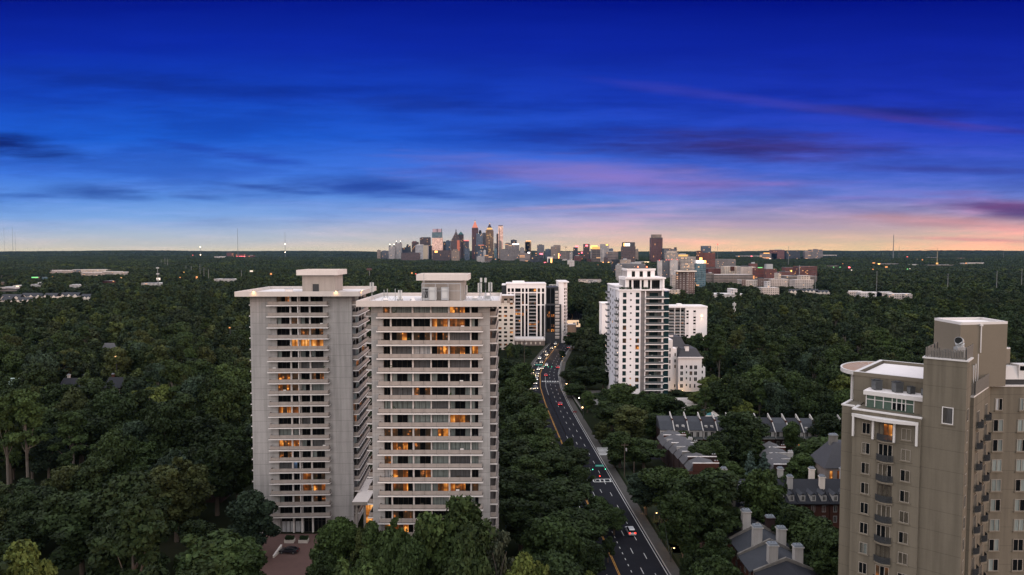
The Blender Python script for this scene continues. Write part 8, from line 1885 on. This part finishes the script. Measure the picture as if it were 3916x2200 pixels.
for (kind, form, tw, zn), L in groups.items():
    L.sort(key=lambda q: q[9]); word = {'broadleaf': 'leafy', 'pine': 'pine', 'conifer': 'pointed'}[kind]
    for i, q in enumerate(L):
        o = '' if len(L) == 1 else (ORD[i] if i < len(L) - 1 or i == 0 else 'rightmost') if len(L) < 15 else (ORD[i] if i < 16 else 'rightmost') 
        lab = f"{o + ' ' if o else ''}{form} {tw} {word + ' ' if word != 'pointed' else 'pointed '}tree {zn}"
        ck = KIND[kind]; cm, tm = ck[rs.randint(len(ck))]; H0, R0 = BASE[kind]
        t = thing({'broadleaf': 'broadleaf_tree', 'pine': 'pine_tree', 'conifer': 'conifer_tree'}[kind], lab, 'tree', (q[1], q[2], 0), rs.uniform(0, 6.28), {'broadleaf': 'broadleaf trees of the woods and gardens', 'pine': 'pines of the woods', 'conifer': 'pointed conifers'}[kind])
        s = q[4] / R0; sc = (s * rs.uniform(.92, 1.08), s * rs.uniform(.92, 1.08), q[3] / H0)
        c = obj('crown', cm, t, sc=sc); obj('trunk', tm, t, sc=(min(sc[0], 1.2), min(sc[1], 1.2), sc[2]))
        g = rs.uniform(.66, 1.08); c.color = (q[6][0] * g, q[6][1] * g, q[6][2] * g, 1)

# bare grey limb standing out of the foliage before the nearer tower
p = P(1255 * D2, 1330 * D2, 121); t = thing('dead_tree', 'bare pale forked snag at the right foot of the nearer concrete tower', 'tree', (p.x, 121, 0))
a = MB(); a.tube([(0, 0, 0), (.3, 0, 9), (-.2, 0, 15)], [.3, .22, .16], M_barkp, 6); a.build('trunk', t); a = MB()
for e in ((2.6, -1, 18), (1.4, -1, 20.5), (-1.2, -.5, 20), (3.6, -1.2, 16.5)): a.tube([(-.2, 0, 13 + rs.rand() * 2), (e[0] * .5, e[1] * .5, e[2] - 2.5), e], [.14, .1, .04], M_barkp, 5)
a.build('limb', t)

# ------------------------------------------------------------------ the forest beyond: one mass, scattered with geometry nodes
src = bpy.data.collections.new('forest_sources')
def srcobj(name, me): o = bpy.data.objects.new(name, me); src.objects.link(o)
for i in range(5):
    Bl = oak_blobs(6.6, 3.0, 18.0, 22); v, q, t_ = leaves(Bl, 2600, .62); srcobj(f'a_crown_{i}', np_mesh('forest_crown', v, q, t_, [M_fleaf]))
v, q, t_ = leaves([(np.array([math.cos(k * 2.4) * 2.6 * (1.2 - k / 20), math.sin(k * 2.4) * 2.6 * (1.2 - k / 20), 11 + k * .75]), 1.5, .5) for k in range(14)], 1500, .5, .5, .5); srcobj('a_crown_5', np_mesh('forest_pine', v, q, t_, [M_fleaf]))
for i in range(4):
    Bl = oak_blobs(6.6, 3.0, 17.0, 13); v, q, t_ = leaves(Bl, 420, 1.15); srcobj(f'b_crown_{i}', np_mesh('forest_crown_small', v, q, t_, [M_fleaf]))
for i in range(4):
    Bl = []
    for k in range(26):
        h = rs.uniform(11, 19); r = rs.uniform(4, 7); Bl.append((np.array([rs.uniform(-27, 27), rs.uniform(-27, 27), h - r * .6]), r, .8))
    v, q, t_ = leaves(Bl, 1300, 1.9, .35, .86); srcobj(f'c_clump_{i}', np_mesh('forest_clump', v, q, t_, [M_fleaf]))
fp, fs, fr, fi = [], [], [], []
def add_pts(p, sc, idx): fp.append(p); fs.append(sc); fr.append(rs.uniform(0, 6.28, len(p))); fi.append(idx)
# the rest of the near grid
rest = np.array([i for i in range(len(pts)) if i not in near_idx and seen[i]])
if len(rest):
    q = rest; add_pts(np.stack([pts[q, 0], pts[q, 1], np.zeros(len(q))], 1), np.stack([R_[q] / 6.6, R_[q] / 6.6, H[q] / 18.0], 1), rs.randint(0, 6, len(q)))
def zone_fill(d0, d1, cell, hx, hr, rr, i0, n, base):
    p = grid(d0, d1, cell, hx); h = rs.uniform(*hr, len(p)); r = h * rs.uniform(*rr, len(p))
    z = np.array([hill(a, b) for a, b in p]); left_ = np.ones(len(p), bool)
    for f in (1.0, .72, .5):
        b = blocked(p[:, 0], p[:, 1], z, h * f, r, .8); s = left_ & ~b; left_ &= b; h[s] *= f
    o = ~left_; p, h, r, z = p[o], h[o], r[o], z[o]
    add_pts(np.stack([p[:, 0], p[:, 1], z], 1), np.stack([r / base[1], r / base[1], h / base[0]], 1), rs.randint(i0, i0 + n, len(p)))
zone_fill(900, 2300, 12.5, 2000, (9, 25), (.34, .48), 6, 4, (17.0, 6.6))
zone_fill(2300, 6600, 44, 5400, (12, 20), (1.45, 1.75), 10, 4, (17.0, 27.0))
zone_fill(6600, 15000, 110, 12000, (16, 24), (3.0, 3.8), 10, 4, (17.0, 27.0))
fp, fs, fr, fi = map(np.concatenate, (fp, fs, fr, fi))
me = bpy.data.meshes.new('forest'); me.vertices.add(len(fp)); me.vertices.foreach_set('co', fp.astype('f').ravel())
for nm, typ, arr in (('scl', 'FLOAT_VECTOR', fs), ('rot', 'FLOAT_VECTOR', np.stack([fr * 0, fr * 0, fr], 1)), ('pick', 'INT', fi)):
    at_ = me.attributes.new(nm, typ, 'POINT'); at_.data.foreach_set('value' if typ == 'INT' else 'vector', arr.astype('i' if typ == 'INT' else 'f').ravel())
fo = bpy.data.objects.new('forest', me); COL.objects.link(fo); tag(fo, 'unbroken dark green tree canopy running from the near woods to the horizon', 'forest', None, 'stuff')
ng = bpy.data.node_groups.new('forest_scatter', 'GeometryNodeTree'); ng.interface.new_socket('Geometry', in_out='INPUT', socket_type='NodeSocketGeometry'); ng.interface.new_socket('Geometry', in_out='OUTPUT', socket_type='NodeSocketGeometry')
gi, go = ng.nodes.new('NodeGroupInput'), ng.nodes.new('NodeGroupOutput'); ci = ng.nodes.new('GeometryNodeCollectionInfo'); ip = ng.nodes.new('GeometryNodeInstanceOnPoints')
ci.inputs['Collection'].default_value = src; ci.inputs['Separate Children'].default_value = True; ci.inputs['Reset Children'].default_value = True
def named(n, t): a = ng.nodes.new('GeometryNodeInputNamedAttribute'); a.data_type = t; a.inputs['Name'].default_value = n; return a.outputs[0]
ng.links.new(gi.outputs[0], ip.inputs['Points']); ng.links.new(ci.outputs[0], ip.inputs['Instance']); ip.inputs['Pick Instance'].default_value = True
ng.links.new(named('pick', 'INT'), ip.inputs['Instance Index']); ng.links.new(named('scl', 'FLOAT_VECTOR'), ip.inputs['Scale']); ng.links.new(named('rot', 'FLOAT_VECTOR'), ip.inputs['Rotation']); ng.links.new(ip.outputs[0], go.inputs[0])
md = fo.modifiers.new('scatter', 'NODES'); md.node_group = ng
print('TREES', len(rows), 'FOREST', len(fp))

# ------------------------------------------------------------------ evening haze
HAZE = 1.5e-5
m = bpy.data.materials.new('haze_air'); m.use_nodes = True; k = NT(m.node_tree)
v = k.n('ShaderNodeVolumePrincipled'); v.inputs['Color'].default_value = (.11, .22, .42, 1); v.inputs['Density'].default_value = HAZE; v.inputs['Anisotropy'].default_value = 0.0
o = k.n('ShaderNodeOutputMaterial'); k.l(v.outputs[0], o.inputs['Volume'])
a = MB(); a.box(-15500, 15500, -300, 15500, -30, 360, m); hz = a.build('haze'); hz['kind'] = 'stuff'
